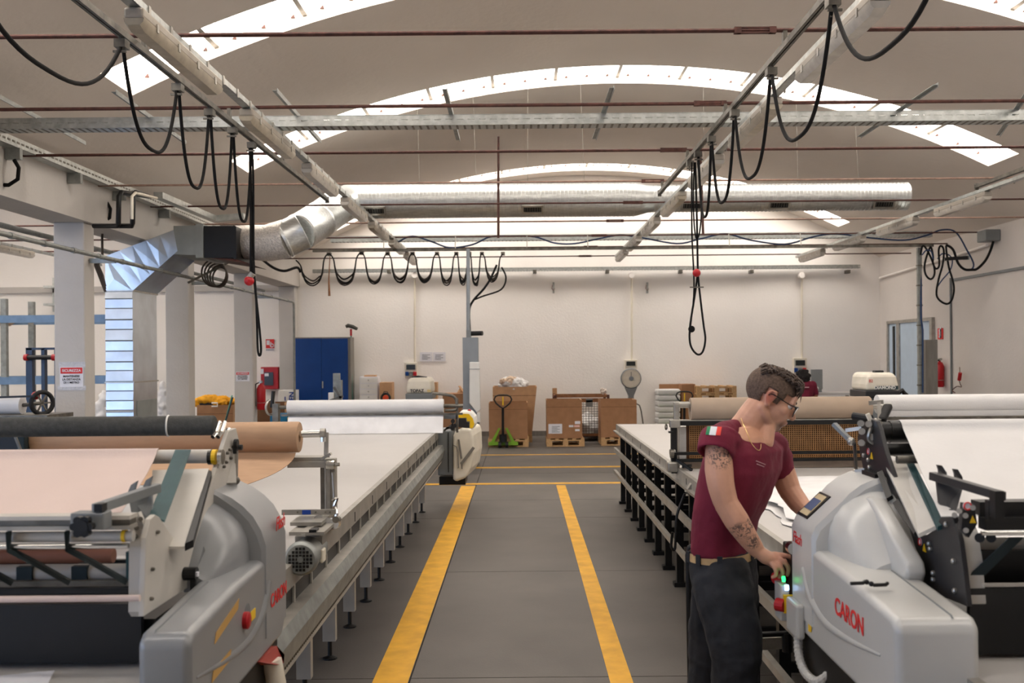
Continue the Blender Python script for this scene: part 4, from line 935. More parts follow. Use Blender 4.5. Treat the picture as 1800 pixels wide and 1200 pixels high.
t = bx(489, 517, 686, None, 18.9, 0.4).build('carton', WHITEP, label='white carton with blue letters beside the blue cabinet', cat='box')
text('EN', P(513, 696, 18.89), (0, 0, 1), (-1, 0, 0), 0.13, INKB, t, bold=0.004); bx(500, 502, 697, 704, 18.893, 0.01).build('blue_mark', INKB, t)
# warning notices on the columns
def notice(x0, x1, y0, y1, d, label, tape):
    t = thing('safety_notice', label, 'notice', P((x0+x1)/2, y1, d))
    bx(x0, x1, y0, y1, d-0.004, 0.003).build('sheet', PAPER, t); h = y1-y0; w_ = x1-x0
    bx(x0+w_*0.03, x1-w_*0.03, y0+1, y0+h*0.33, d-0.006, 0.003).build('red_band', REDT, t)
    s = w_*d/F
    text('SICUREZZA', P((x0+x1)/2, y0+h*0.18, d-0.0085), (1, 0, 0), (0, 0, 1), s*0.155, PAPER, t, bold=0.0008)
    for k, q in enumerate(('MANTENERE', 'LA DISTANZA', 'DI 1 METRO')): text(q, P((x0+x1)/2, y0+h*(0.46+0.16*k), d-0.0065), (1, 0, 0), (0, 0, 1), s*0.125, INK, t, bold=0.0006)
    if tape:
        TP = M('clear_tape', (200, 200, 204), 0.15, bump=0.6, bscale=40)
        bx(x0-2, x1+4, y0-9, y0+1, d-0.003, 0.002).build('tape', TP, t); bx(x0-4, x1+5, y1-2, y1+6, d-0.003, 0.002).build('tape', TP, t)
notice(105, 146, 645, 680, 10.4, 'red and white safety notice taped to the first column', True)
notice(414.5, 438.5, 653, 670, 16.93, 'red and white safety notice on the third column', False)
# ------------------------------------------------------------------ cutting tables
HT = 0.86
def table(name, label, x0, x1, y0, y1, side, style):
    """side = +1: aisle at the high-x edge"""
    t = thing(name, label, 'table', ((x0+x1)/2, (y0+y1)/2, 0))
    xe = x1 if side > 0 else x0; s = side
    B = lambda a, b, ya, yb, za, zb: MB().box(min(xe+s*a, xe+s*b), max(xe+s*a, xe+s*b), ya, yb, za, zb)
    MB().box(x0+0.03, x1-0.03, y0, y1, HT-0.03, HT).build('table_top', TABLE, t)
    if style == 'grey':
        B(-0.03, 0.0, y0, y1, 0.775, HT+0.002).build('edge_rail', TEDGE, t)
        MB().box(x0, x0+0.03, y0, y1, 0.775, HT+0.002).build('edge_rail', TEDGE, t)
        mb = MB(); k = y0+0.3
        while k < y1: mb.box(min(xe, xe+s*0.002), max(xe, xe+s*0.002), k, k+0.012, 0.785, 0.835); k += 0.62
        mb.build('joint_marks', INK, t)['kind'] = 'stuff'
        B(-0.02, -0.01, y0, y1, 0.705, 0.775).build('slot_back', BLACK, t)
        k = y0+0.1
        while k < y1-0.1: B(-0.01, -0.002, k, k+0.018, 0.705, 0.775).build('slot_post', TLEG, t); k += 0.317
        B(-0.05, 0.045, y0, y1, 0.685, 0.705).build('lower_rail', TEDGE, t)
        MB().prism([(xe+0.045, y0, 0.705), (xe+0.065, y0, 0.655), (xe+0.05, y0, 0.575), (xe-0.05, y0, 0.575), (xe-0.05, y0, 0.685)], (0, y1-y0, 0)).build('galvanised_rail', GALVD, t)
        B(-0.06, 0.03, y0, y1, 0.54, 0.575).build('rack_back', BLACK, t)
        mb = MB(); k = y0
        while k < y1: mb.box(xe+0.03, xe+0.036, k, k+0.014, 0.545, 0.57); k += 0.028
        mb.build('rack_teeth', RAILM, t)['kind'] = 'stuff'
        B(-0.10, 0.03, y0, y1, 0.52, 0.54).build('lower_beam', TLEG, t); B(-0.11, -0.09, y0, y1, 0.46, 0.53).build('lower_beam', TLEG, t)
        k = 0
        yy = y1-0.35
        while yy > y0:
            for xx in (xe-0.18, x0+0.18):
                MB().box(xx-0.035, xx+0.035, yy-0.025, yy+0.025, 0.10, 0.52 if xx == xe-0.18 else 0.83).build('leg', TLEG, t)
                MB().lathe((xx, yy, 0), (0, 0, 1), [(0.04, 0), (0.04, 0.008), (0.012, 0.018), (0.012, 0.10)], 12).build('levelling_foot', BLACK, t)
            MB().box(x0+0.215, xe-0.215, yy-0.02, yy+0.02, 0.30, 0.34).build('cross_bar', TLEG, t)
            MB().box(x0+0.1, xe-0.1, yy-0.02, yy+0.02, 0.77, 0.83).build('cross_bar', TLEG, t)
            yy -= 0.633
        MB().box(xe-0.2, xe-0.16, y0, y1, 0.52, 0.77).build('apron', TLEG, t)
    else:
        B(-0.03, 0.0, y0, y1, 0.785, HT+0.002).build('edge_rail', TEDGE, t)
        MB().box(x0 if s < 0 else x0, x1, y1-0.02, y1, 0.785, HT+0.002).build('edge_rail', TEDGE, t)
        B(0.0, 0.03, y0, y1, 0.78, 0.795).build('edge_lip', STEEL, t)
        mb = MB(); k = y0+0.3
        while k < y1: mb.box(min(xe, xe+s*0.002), max(xe, xe+s*0.002), k, k+0.012, 0.80, 0.84); k += 0.62
        mb.build('joint_marks', INK, t)['kind'] = 'stuff'
        B(0.0, 0.025, y0, y1, 0.55, 0.60).build('cable_rail', TEDGE, t)
        B(0.0, 0.03, y0, y1, 0.315, 0.35).build('foot_rail', TEDGE, t)
        yy = y1-0.25
        while yy > y0:
            for xx in (xe-s*0.05, xe-s*1.4):
                MB().box(xx-0.025, xx+0.025, yy-0.025, yy+0.025, 0.03, 0.785).build('leg', BLACK, t)
                MB().box(xx-0.045, xx+0.045, yy-0.04, yy+0.04, 0, 0.03).build('levelling_foot', BLACK, t)
            for zz in (0.28, 0.50): MB().box(min(xe-s*0.075, xe-s*1.375), max(xe-s*0.075, xe-s*1.375), yy-0.015, yy+0.015, zz, zz+0.04).build('cross_bar', BLACK, t)
            yy -= 0.56
        MB().box(x0+0.1, x1-0.1, y0+0.1, y1-0.3, 0.74, 0.785).build('under_frame', BLACK, t)
    return t
TL = table('cutting_table', 'long white cutting table on grey legs with a galvanised side rail', -2.7, -0.877, 1.2, 10.86, 1, 'grey')
TR = table('cutting_table', 'long white cutting table on black legs beside the man in burgundy', 1.07, 2.85, 1.2, 11.25, -1, 'black')
T3 = table('cutting_table', 'white cutting table near the doorway wall, mostly hidden behind the rolls', 3.1, 4.95, 3.0, 9.6, -1, 'black')
# loose white sheets on the right table
def wavy(x0, x1, y0, y1, z, amp, name, mt, label, cat, nx=30, ny=40, seed=1):
    rd = random.Random(seed); g = []; ph = [rd.uniform(0, 6) for _ in range(6)]
    for i in range(nx+1):
        r = []
        for j in range(ny+1):
            u, v = i/nx, j/ny; x = x0+(x1-x0)*u; y = y0+(y1-y0)*v
            if i == 0: x += 0.018*math.sin(31*v+ph[0])+0.012*math.sin(83*v+ph[1])
            zz = z+amp*(0.5+0.5*math.sin(7*x+3*y+ph[2]))*(0.5+0.5*math.sin(4*y-5*x+ph[3]))
            if i < 2: zz += amp*0.8*(0.5+0.5*math.sin(47*v+ph[4]))
            r.append((x, y, zz))
        g.append(r)
    return MB().sheet(g, -0.003).build(name, mt, label=label, cat=cat, smooth=60)
wavy(1.26, 2.75, 3.1, 6.2, HT+0.012, 0.02, 'fabric_sheet', WSHEET, 'rumpled white sheet with torn edges spread on the black-legged table', 'fabric', seed=4)
wavy(1.22, 2.75, 3.0, 6.3, HT+0.002, 0.006, 'fabric_sheet', WCLOTH, 'flat white sheet under the rumpled one on the black-legged table', 'fabric', seed=9)
# ------------------------------------------------------------------ far machine on the grey-legged table: white roll
def roll(mb, a, b, r, n=32): return mb.lathe(a, b-a, [(r*0.28, 0), (r, 0.0005), (r, (b-a).length-0.0005), (r*0.28, (b-a).length)], n)
def cover(mb, top, bot, w=0.004):
    """hanging cloth from a line of points to another"""
    return mb
d = 10.3
t = thing('spreading_machine', 'far spreading machine with a white roll at the end of the grey-legged table', 'machine', (-1.6, d, HT))
a, b = P(506, 715, d), P(780, 713.5, d); b.z = a.z = P(640, 714.5, d).z
rl = roll(MB(), a, b, 0.072).build('white_roll', WCLOTH, t, smooth=40)
MB().cyl(a-V((0.12, 0, 0)), b+V((0.2, 0, 0)), 0.02, 10).build('shaft', RAILM, t)
zb = P(640, 727.5, d).z
MB().box(a.x-0.05, b.x+0.2, d-0.08, d-0.05, zb-0.012, zb+0.008).build('front_bar', RAILM, t)
g = []
for i in range(41):
    x = a.x+0.02+(b.x-a.x-0.02)*i/40; r = []
    for j in range(7):
        v = j/6; z = zb-0.01-(zb-0.01-HT-0.004)*v; r.append((x, d-0.06-0.10*v+0.01*math.sin(9*x+4*v)*v, z))
    g.append(r)
MB().sheet(g, 0.003).build('hanging_sheet', WSHEET, t, smooth=60)
x = a.x-0.12
MB().box(x-0.03, x+0.03, d-0.05, d+0.05, HT, a.z+0.04).build('side_post', RAILM, t)
MB().torus(V((x-0.06, d, a.z)), (0.9, -0.4, 0), 0.075, 0.012, 20, 6).build('hand_wheel', STEEL, t, smooth=60); MB().cyl((x-0.04, d-0.03, a.z), (x-0.02, d-0.03, a.z+0.17), 0.02, 8).build('lever', BLACK, t)
bp = lambda x0, x1, y0, y1, dd, dep, nm, m_, bv=0.0: pb(MB(), x0, x1, y0, y1, dd, dep).build(nm, m_, t, bevel=bv)
bp(801, 805, 700, 760, d, 0.04, 'bracket_post', RAILM); bp(780, 803, 729, 736, d, 0.05, 'bracket_arm', GREYPL)
MB().tube(crv([P(760, 691, d), P(782, 693, d), P(796, 696, d), P(802, 703, d), P(803, 712, d), P(800, 720, d), P(782, 721, d)]), 0.016, 8).build('curved_arm', RAILM, t, smooth=60)
mb = MB()
for p, q in (((794, 757), (797, 735)), ((797, 757), (804, 738)), ((780, 757), (796, 745)), ((784, 752), (794, 752))): mb.bar(P(*p, d-0.05), P(*q, d-0.05), 0.02, 0.02)
mb.build('linkage', RAILM, t)
for px, py in ((796, 740), (799, 748), (795, 752)): MB().cyl(P(px, py, d-0.1), P(px, py, d-0.02), 0.022, 10).build('knob', BLACK, t)
cv = MB().prism([P(805, 726, 10.55), P(812, 722, 10.55), P(828, 722, 10.55), P(836, 732, 10.55), P(838, 745, 10.55), P(833, 753, 10.55), P(805, 750, 10.55)], (0, 0.3, 0)).build('motor_cover', WHITEP, t, bevel=0.03)
MB().prism([P(806, 727, 10.54), P(824, 727, 10.54), P(831, 735, 10.54), P(834, 745, 10.54), P(831, 752, 10.54), P(826, 752, 10.54), P(826, 740, 10.54), P(821, 740, 10.54), P(820, 734, 10.54), P(806, 734, 10.54)], (0, 0.02, 0)).build('yellow_flash', YELP, cv)
MB().prism([P(806, 735, 10.54), P(819, 735, 10.54), P(820, 741, 10.54), P(825, 742, 10.54), P(825, 753, 10.54), P(806, 750, 10.54)], (0, 0.02, 0)).build('dark_panel', PLATEB, cv)
ball(P(825, 722, 10.6), 0.02).build('red_button', RED, cv)
hull = [P(796, 766, 10.5), P(800, 758, 10.5), P(812, 752, 10.5), P(829, 753, 10.5), P(833, 764, 10.6), P(834, 795, 10.6), P(829, 822, 10.55), P(819, 840, 10.5), P(800, 847, 10.5), P(796, 842, 10.5)]
MB().prism([V((p.x, 10.5, p.z)) for p in hull], (0.06, 0.75, 0)).build('side_shell', CREAM, t, bevel=0.03, seg=3)
mb = MB(); mb.bar(P(806, 772, 10.49), P(811, 806, 10.49), 0.012, 0.02); mb.tube([P(797, 782, 10.49), P(803, 785, 10.49), P(805, 795, 10.49), P(806, 822, 10.49)], 0.006, 6); mb.bar(P(811, 815, 10.49), P(833, 786, 10.49), 0.03, 0.02, (0, 1, 0)); mb.bar(P(812, 812, 10.49), P(812, 824, 10.49), 0.012, 0.012)
mb.build('shell_creases', GREYD, t)
bp(769, 796, 757, 835, 10.55, 0.5, 'drive_box', GREYPL, 0.01); bp(787, 788.5, 760, 830, 10.54, 0.02, 'box_seam', BLACK)
bp(772, 818, 838, 852, 10.7, 0.4, 'under_box', BLACK)
# ------------------------------------------------------------------ mid machine on the grey-legged table: brown roll
d = 4.45
t = thing('spreading_machine', 'open steel spreading frame with a brown paper roll and a finned motor', 'machine', (-1.2, d, HT))
bp = lambda x0, x1, y0, y1, dd, dep, nm, m_, bv=0.0: pb(MB(), x0, x1, y0, y1, dd, dep).build(nm, m_, t, bevel=bv)
a, b = P(50, 772, d), P(527, 770.5, d); b.z = a.z
mb = MB(); mb.lathe(a, b-a, [(0.02, 0.01), (0.02, 0), (0.066, 0), (0.069, 0.004), (0.069, (b-a).length-0.004), (0.066, (b-a).length), (0.022, (b-a).length), (0.022, (b-a).length-0.02)], 36)
mb.build('brown_roll', BRN, t, smooth=40)
MB().cyl(a-V((0.2, 0, 0)), P(568, 762, d), 0.0165, 14).build('shaft', CHROME, t, smooth=60)
for (x0, y0, r, L) in ((566, 759, 0.018, 0.05),): MB().cyl(P(x0-3, y0+2, d), P(x0+6, y0+2, d), 0.022, 12).build('collar', STEEL, t); MB().cyl(P(568, 768, d-0.03), P(568, 776, d-0.03), 0.012, 8).build('set_screw', CHROME, t)
MB().bar(P(574, 760, d), P(573, 800, d-0.02), 0.016, 0.02, (0, 1, 0)).build('shaft_arm', STEEL, t)
# paper web: under the roll then draped down towards the camera and left
g = []
for i in range(25):
    u = i/24; r = []
    for j in range(13):
        v = j/12; x0 = 60+(520-60)*u
        px = x0-(110*u)*v**1.6; py = 796+(64-16*(1-u))*v**0.9+ (6*math.sin(u*7+v*3))*v*(1-v)
        r.append(P(px, py, d-0.03-0.35*v))
    g.append(r)
MB().sheet(g, 0.002).build('paper_web', BRN, t, smooth=60)
MB().cyl(P(60, 801, d+0.02), P(505, 799, d+0.02), 0.03, 12).build('perforated_bar', M('perforated_bar', (70, 52, 40), 0.7, var=0.5, scale=120), t)
bp(505, 572, 804, 812, d+0.02, 0.10, 'cross_beam', TEDGE); bp(505, 573, 812, 822, d, 0.03, 'cross_beam', TEDGE)
MB().bar(P(565, 806, d-0.02), P(582, 797, d-0.02), 0.03, 0.012).build('guide_plate', STEEL, t)
bp(570, 589, 806, 930, d, 0.05, 'side_post', TEDGE, 0.004); bp(563, 570, 822, 912, d+0.04, 0.03, 'side_post', RAILM); 
bp(575, 580, 826, 925, d-0.012, 0.012, 'post_groove', STEEL)
MB().cyl(P(574, 817, d-0.03), P(588, 817, d-0.03), 0.022, 16).build('bearing', CHROME, t); MB().cyl(P(588, 817, d-0.03), P(597, 816, d-0.03), 0.008, 8).build('spindle', CHROME, t)
MB().cyl(P(585, 830, d-0.05), P(588, 882, d-0.05), 0.006, 8).build('tie_bar', STEEL, t); MB().tube(crv([P(584, 880, d-0.06), P(592, 876, d-0.06), P(588, 890, d-0.06), P(592, 902, d-0.08), P(588, 925, d-0.08)]), 0.008, 6).build('latch', CHROME, t)
bp(495, 590, 896, 905, d-0.35, 0.012, 'label_bar', TEDGE); lb = bp(531, 546, 896.5, 904, d-0.353, 0.004, 'blue_sticker', INKB)
for px in (523, 555, 572, 580): MB().cyl(P(px, 900, d-0.356), P(px, 900, d-0.34), 0.004, 8).build('screw', RAILM, t)
for px, py, r in ((560, 913, 0.02), (566, 920, 0.016), (586, 921, 0.022), (590, 913, 0.014), (575, 918, 0.02)): MB().cyl(P(px, py, d-0.4), P(px+4, py-1, d-0.3), r, 12).build('roller', CHROME if r > 0.018 else RAILM, t)
bp(510, 565, 918, 924, d-0.5, 0.3, 'carriage_plate', STEEL); bp(508, 570, 935, 941, d-0.6, 0.3, 'carriage_plate', TEDGE)
MB().bar(P(530, 940, d-0.6), P(556, 920, d-0.45), 0.03, 0.012).build('angle_brace', STEEL, t); bp(543, 556, 931, 936, d-0.6, 0.05, 'black_sensor', BLACK)
bp(518, 565, 942, 962, 3.95, 0.25, 'motor_box', TEDGE, 0.004)
c = P(528, 983, 3.80); MB().lathe(c, (0.0, 1, 0), [(0.055, 0), (0.064, 0.01), (0.066, 0.03), (0.060, 0.06), (0.060, 0.24)], 32).build('motor', GALVD, t, smooth=40)
mb = MB()
for i in range(-3, 4):
    for j in range(-3, 4):
        if i*i+j*j < 12: mb.box(c.x+i*0.0135-0.005, c.x+i*0.0135+0.005, c.y-0.002, c.y+0.001, c.z+j*0.0135-0.005, c.z+j*0.0135+0.005)
mb.build('fan_grille', BLACK, t); MB().cyl(c-V((0, 0.004, 0)), c, 0.012, 12).build('grille_hub', GALVD, t)
MB().bar(P(562, 958, 3.95), P(592, 935, 4.3), 0.02, 0.07).build('mount_plate', TEDGE, t); bp(562, 568, 966, 990, 3.9, 0.06, 'terminal_box', CREAM, 0.006)
bp(-40, 46, 762, 800, 4.36, 0.25, 'roll_drive', BLACK, 0.01); bp(28, 44, 758, 800, 4.34, 0.03, 'drive_bracket', BELTD, 0.006); MB().bar(P(26, 765, 4.30), P(38, 795, 4.30), 0.010, 0.010).build('drive_lever', RAILM, t)
t = thing('clamp_tower', 'grey steel clamp tower rising behind the far white roll before the blue cabinet', 'bracket', P(592, 760, 13.0)-V((0, 0, P(592, 760, 13.0).z)))
for nm, a in (('mast_plate', (585, 597, 656, None, 13.0, 0.06)), ('side_plate', (596, 600, 668, 705, 12.98, 0.1)), ('white_box', (577, 586, 690, 704, 12.95, 0.1))): pb(MB(), *a).build(nm, WHITEP if nm == 'white_box' else GALVD, t, bevel=0.004)
mb = MB(); mb.bar(P(587, 680, 12.9), P(600, 700, 12.9), 0.03, 0.03); mb.bar(P(580, 704, 12.9), P(603, 696, 12.9), 0.03, 0.03); mb.build('clamp_arm', RAILM, t)
# ------------------------------------------------------------------ mid machine on the black-legged table: greige roll
d = 6.9
t = thing('spreading_machine', 'black framed spreading machine with a greige roll and woven mesh behind the man', 'machine', (1.8, d, HT))
a, b = P(1213, 719, d), P(1528, 717, d); b.z = a.z = P(1370, 718, d).z
MB().lathe(a, b-a, [(0.02, 0.012), (0.02, 0), (0.078, 0), (0.081, 0.004), (0.081, (b-a).length-0.004), (0.078, (b-a).length), (0.02, (b-a).length)], 36).build('greige_roll', BRNG, t, smooth=40)
MB().cyl(P(1186, 711, d), b+V((0.15, 0, 0.01)), 0.022, 12).build('shaft', STEEL, t, smooth=60)
bp(1185, 1194, 707, 740, d-0.02, 0.05, 'shaft_bracket', STEEL, 0.004)
bp(1188, 1530, 740, 748, d-0.06, 0.05, 'top_bar', BLACK); bp(1188, 1530, 738.5, 740, d-0.06, 0.09, 'top_flange', STEEL)
bp(1180, 1190, 744, 832, d-0.05, 0.05, 'side_post', BLACK, 0.004); bp(1191, 1194, 748, 828, d-0.03, 0.03, 'side_post', STEEL)
bp(1178, 1196, 738, 752, d-0.08, 0.06, 'clamp_block', STEEL, 0.006); MB().torus(P(1171, 750, d-0.05), (1, -0.5, 0), 0.018, 0.005, 14, 6).build('clamp_ring', RAILM, t)
bp(1176, 1184, 758, 761, d-0.07, 0.04, 'clamp_bar', BLACK); bp(1178, 1188, 790, 800, d-0.08, 0.05, 'clamp_block', STEEL, 0.006)
MB().cyl(P(1178, 797, d-0.08), P(1184, 797, d-0.08), 0.03, 14).build('guide_wheel', RAILM, t); bp(1174, 1192, 812, 830, d-0.10, 0.09, 'table_clamp', STEEL, 0.01)
bp(1182, 1530, 795, 800, d-0.08, 0.04, 'lower_bar', BLACK); bp(1196, 1530, 807, 812, d-0.1, 0.04, 'lower_bar', BLACK)
bp(1192, 1206, 750, 818, d+0.02, 0.004, 'white_edge_sheet', WCLOTH)
bp(1206, 1527, 738, 812, d+0.03, 0.006, 'mesh_backing', M('mesh_backing', (92, 62, 42), 0.8, var=0.1), 0)
mb = MB(); x0, x1 = P(1206, 0, d).x, P(1527, 0, d).x; z0, z1 = P(1300, 812, d).z, P(1300, 738, d).z
n = 84
for k in range(n): x = x0+(x1-x0)*k/n; mb.box(x, x+0.0055, d+0.018, d+0.024, z0, z1)
for k in range(20): z = z0+(z1-z0)*k/20; mb.box(x0, x1, d+0.022, d+0.028, z, z+0.0055)
mb.build('woven_mesh', M('woven_mesh', (186, 140, 92), 0.7, var=0.12, scale=20), t)['kind'] = 'stuff'
bp(1200, 1530, 812, 824, d-0.05, 0.03, 'paper_band', BRNG); bp(1200, 1530, 824, 829, d-0.08, 0.06, 'base_rail', STEEL)
mb = MB()
for p, q in (((1190, 808), (1216, 826)), ((1201, 820), (1214, 818))): mb.bar(P(*p, d-0.1), P(*q, d-0.2), 0.018, 0.018)
mb.build('lever', BLACK, t)
# cable chute under the table edge
t = MB().bar(P(1196, 868, 6.3)+V((0.05, 0, 0)), P(1208, 850, 6.3)+V((0.05, 0, 0)), 0.06, 0.05).build('motor_box', STEEL, label='small steel box with orange tag under the black-legged table', cat='box')
MB().tube(crv([P(1190, 870, 6.2)+V((0.05, 0, 0.01)), P(1190, 905, 6.2), P(1188, 940, 6.2), P(1186, 965, 6.2), P(1180, 960, 6.2), P(1182, 935, 6.2)]), 0.009, 6).build('cable', BLACK, label='black cable loop hanging under the black-legged table', cat='cable', smooth=60)
# ------------------------------------------------------------------ white roll on the table by the doorway wall
d = 8.3
t = thing('spreading_machine', 'spreading machine with a long white roll near the doorway wall', 'machine', (3.9, d, HT))
a, b = P(1541, 710, d), P(1880, 708, d); b.z = a.z = P(1680, 709, d).z
roll(MB(), a, b, 0.078).build('white_roll', WCLOTH, t, smooth=40); MB().cyl(a-V((0.1, 0, 0)), b, 0.02, 10).build('shaft', RAILM, t)
zz = P(1680, 733, d).z; MB().box(a.x, b.x, d-0.1, d-0.06, zz-0.012, zz+0.012).build('front_bar', RAILM, t)
MB().prism([(a.x+0.02, d-0.07, zz+0.015), (a.x+0.02, d-0.075, zz+0.06), (a.x+0.02, d-0.06, zz+0.06)], (b.x-a.x, 0, 0)).build('cloth_web', WCLOTH, t)
MB().box(a.x+0.02, b.x, d-0.06, d-0.055, HT+0.0, zz).build('hanging_sheet', WSHEET, t)
for x in (a.x-0.09, b.x): MB().box(x-0.03, x+0.03, d-0.05, d+0.05, HT, a.z+0.03).build('side_post', RAILM, t)
# ------------------------------------------------------------------ the two near spreading machines
def shell(t, s, xo, y0, y1, wd, m):
    """the moulded side housing: low nose, hood, rim. xo = outer face, wd = width at the nose"""
    X = lambda i: s*(xo+i)
    side = [(y0, 0.74), (y0, 0.985), (y0+0.03, 1.005), (y0+0.40, 1.03), (y1-0.02, 1.045), (y1, 0.99), (y1, 0.79), (y1-0.05, 0.745)]
    lo = MB().prism([(X(0), y, z) for y, z in side], (s*wd, 0, 0)).build('lower_shell', m, t, bevel=0.021, seg=5, smooth=0)
    for p in lo.data.polygons: p.use_smooth = True
    lo.modifiers.new('wn', 'WEIGHTED_NORMAL')
    hood = [(0.028, 1.0), (0.028, 1.09), (0.034, 1.125), (0.05, 1.16), (0.075, 1.19), (0.11, 1.215), (0.16, 1.235), (wd+0.03, 1.24), (wd+0.03, 1.0)]
    hood = [(i+0.016 if i < wd else i, z-(0.016 if z > 1.05 else 0)) for i, z in hood]
    rings = []
    for y, f, ins in ((y0+0.43, 0.0, 0.06), (y0+0.435, 0.27, 0.055), (y0+0.45, 0.34, 0.045), (y0+0.50, 0.58, 0.03), (y0+0.56, 0.82, 0.012), (y0+0.62, 0.95, 0.003), (y0+0.68, 1.0, 0.0)):
        rings.append([V((X(i+ins*(1 if i < wd else 0)), y, 1.0+(z-1.0)*f+0.001)) for i, z in hood])
    MB().loft(rings).build('hood', m, t, smooth=38)
    rim = [(-0.004, 0.80), (-0.004, 1.08), (0.01, 1.112), (0.095, 1.19), (0.115, 1.212), (0.15, 1.238), (0.19, 1.255), (wd+0.03, 1.262), (wd+0.03, 0.80)]
    if s < 0: rim[2:6] = [(0.010, 1.125), (0.034, 1.168), (0.065, 1.200), (0.10, 1.226)]; rim.insert(6, (0.14, 1.245)); rim[7] = (0.15, 1.25)
    rings = []
    for y, q in ((y0+0.675, 0.012), (y0+0.685, 0.0), (y1-0.015, 0.0), (y1, 0.012)):
        rings.append([V((X(min(i+(q if i < wd else 0), wd+0.03)), y, z-(q if z > 1 else 0))) for i, z in rim])
    MB().loft(rings).build('rim', m, t, smooth=30)
    MB().prism([(X(wd*0.7), y0+0.02, 1.001), (X(wd*0.7), y0+0.42, 1.0305), (X(wd*0.7), y0+0.42, 1.033), (X(wd*0.7), y0+0.03, 1.0075)], (s*0.004, 0, 0)).build('shell_seam', GREYPL, t)
    # raised styling crease on the side
    cr = [PX(a, b, 0.9) for a, b in ((1412, 1000), (1421, 1040), (1434, 1072), (1455, 1100), (1495, 1127), (1548, 1152))]
    pts = crv([V((X(-0.0005), y0+(p.y-2.4)-(0.06 if s < 0 else 0), p.z)) for p in cr], 5); n = len(pts); rings = []
    for k, p in enumerate(pts):
        tg = (pts[min(k+1, n-1)]-pts[max(k-1, 0)]).normalized(); nn = tg.cross(V((1, 0, 0))).normalized(); q = 1-0.85*(k/(n-1))**1.6
        rings.append([p+nn*0.026*q, p+nn*0.010*q+V((-s*0.008*q, 0, 0)), p-nn*0.006*q+V((-s*0.009*q, 0, 0)), p-nn*0.018*q, p+V((s*0.004, 0, 0))])
    MB().loft(rings).build('side_crease', m, t, smooth=70)
    # display on the shoulder of the rim
    if s > 0:
        a0, a1 = V((X(0.014), 0, 1.116)), V((X(0.091), 0, 1.187)); u = (a1-a0); nn = V((-u.z*s, 0, u.x*s)).normalized(); nn = nn if nn.z > 0 else -nn
        c = (a0+a1)/2+V((0, y1-0.075, 0)); un = u.normalized()
        MB().obox(c+nn*0.001, un*u.length*0.5, (0, 0.055, 0), nn*0.003).build('display_frame', BLACK, t)
        MB().obox(c+nn*0.004, un*u.length*0.42, (0, 0.042, 0), nn*0.002).build('display_panel', M('tan_panel', (196, 178, 142), 0.5), t)
        MB().obox(c+nn*0.006, un*u.length*0.22, (0, 0.036, 0), nn*0.002).build('display_screen', M('lcd_screen', (92, 108, 140), 0.25), t)
    MB().box(min(X(0.01), X(0.2)), max(X(0.01), X(0.2)), y0+0.2, y1-0.08, 0.56, 0.745).build('drive_unit', BLACK, t)
    return X
def plate(t, X, px, th, m, name='side_plate'):
    return MB().prism([PX(a, b, X) for a, b in px], (th, 0, 0)).build(name, m, t, bevel=0.002)
def bolts(t, X, pts, r, out, m=STEEL):
    for a, b in pts:
        p = PX(a, b, X); MB().lathe(p, (out, 0, 0), [(r, -0.002), (r, 0.006), (r*0.6, 0.009)], 10).build('bolt', m, t)
def sticker(t, p, out):
    MB().lathe(p, (out, 0, 0), [(0.011, 0), (0.011, 0.0015)], 16).build('warning_sticker', PAPER, t); MB().torus(p+V((out*0.002, 0, 0)), (1, 0, 0), 0.009, 0.0018, 16, 6).build('sticker_ring', REDT, t)
    q = p+V((0, -0.028, -0.012)); MB().prism([q+V((0, -0.012, -0.01)), q+V((0, 0.012, -0.01)), q+V((0, 0, 0.012))], (out*0.0015, 0, 0)).build('warning_sticker', YELP, t)
# ---- right machine
R = thing('spreading_machine', 'near white spreading machine with black plates and white fabric, worked by the man', 'machine', (1.6, 2.85, HT))
X = shell(R, 1, 0.90, 2.40, 3.32, 0.205, MWHITE)
text('CARON', PX(1492, 1083, 0.899)+V((-0.0005, 0, 0)), (0, -1, 0), (0, 0.0, 1), 0.068, REDT, R, bold=0.0012)
text('Flash', PX(1399, 945, 0.8955)+V((0, -0.015, 0)), (0, -1, 0), (0, 0, 1), 0.052, REDT, R, shear=0.25, bold=0.0005)
plate(R, 1.13, [(1700, 1066), (1693, 1000), (1686, 950), (1676, 912), (1668, 894), (1660, 897), (1640, 932), (1628, 940), (1612, 938), (1590, 885), (1570, 835), (1556, 795), (1546, 755), (1540, 740), (1528, 735), (1516, 742), (1507, 768), (1512, 800), (1521, 842), (1540, 880), (1560, 930), (1590, 1000), (1640, 1042)], 0.014, PLATEB)
bolts(R, 1.13, [(1665, 921), (1635, 955), (1637, 964), (1678, 986), (1642, 1007), (1642, 1018), (1680, 1038), (1520, 757), (1515, 778), (1520, 800), (1528, 808), (1530, 821), (1527, 838), (1521, 780)], 0.007, -1)
sticker(R, PX(1618, 952, 1.129), -1); sticker(R, PX(1527, 793, 1.129), -1)
MB().prism([PX(a, b, 1.15) for a, b in ((1702, 1066), (1694, 985), (1684, 935), (1672, 900), (1677, 898), (1692, 935), (1700, 985), (1706, 1060))], (0.04, 0, 0)).build('plate_edge', PLATEW, R)
plate(R, 2.86, [(1700, 1066), (1686, 950), (1668, 894), (1640, 932), (1612, 938), (1570, 835), (1540, 740), (1507, 768), (1521, 842), (1560, 930), (1640, 1042)], 0.014, PLATEB) if False else None
MB().prism([(2.86, p.y, p.z) for p in [PX(a, b, 1.13) for a, b in ((1700, 1066), (1686, 950), (1668, 894), (1640, 932), (1612, 938), (1570, 835), (1540, 740), (1507, 768), (1521, 842), (1560, 930), (1640, 1042))]], (0.014, 0, 0)).build('side_plate', PLATEB, R)
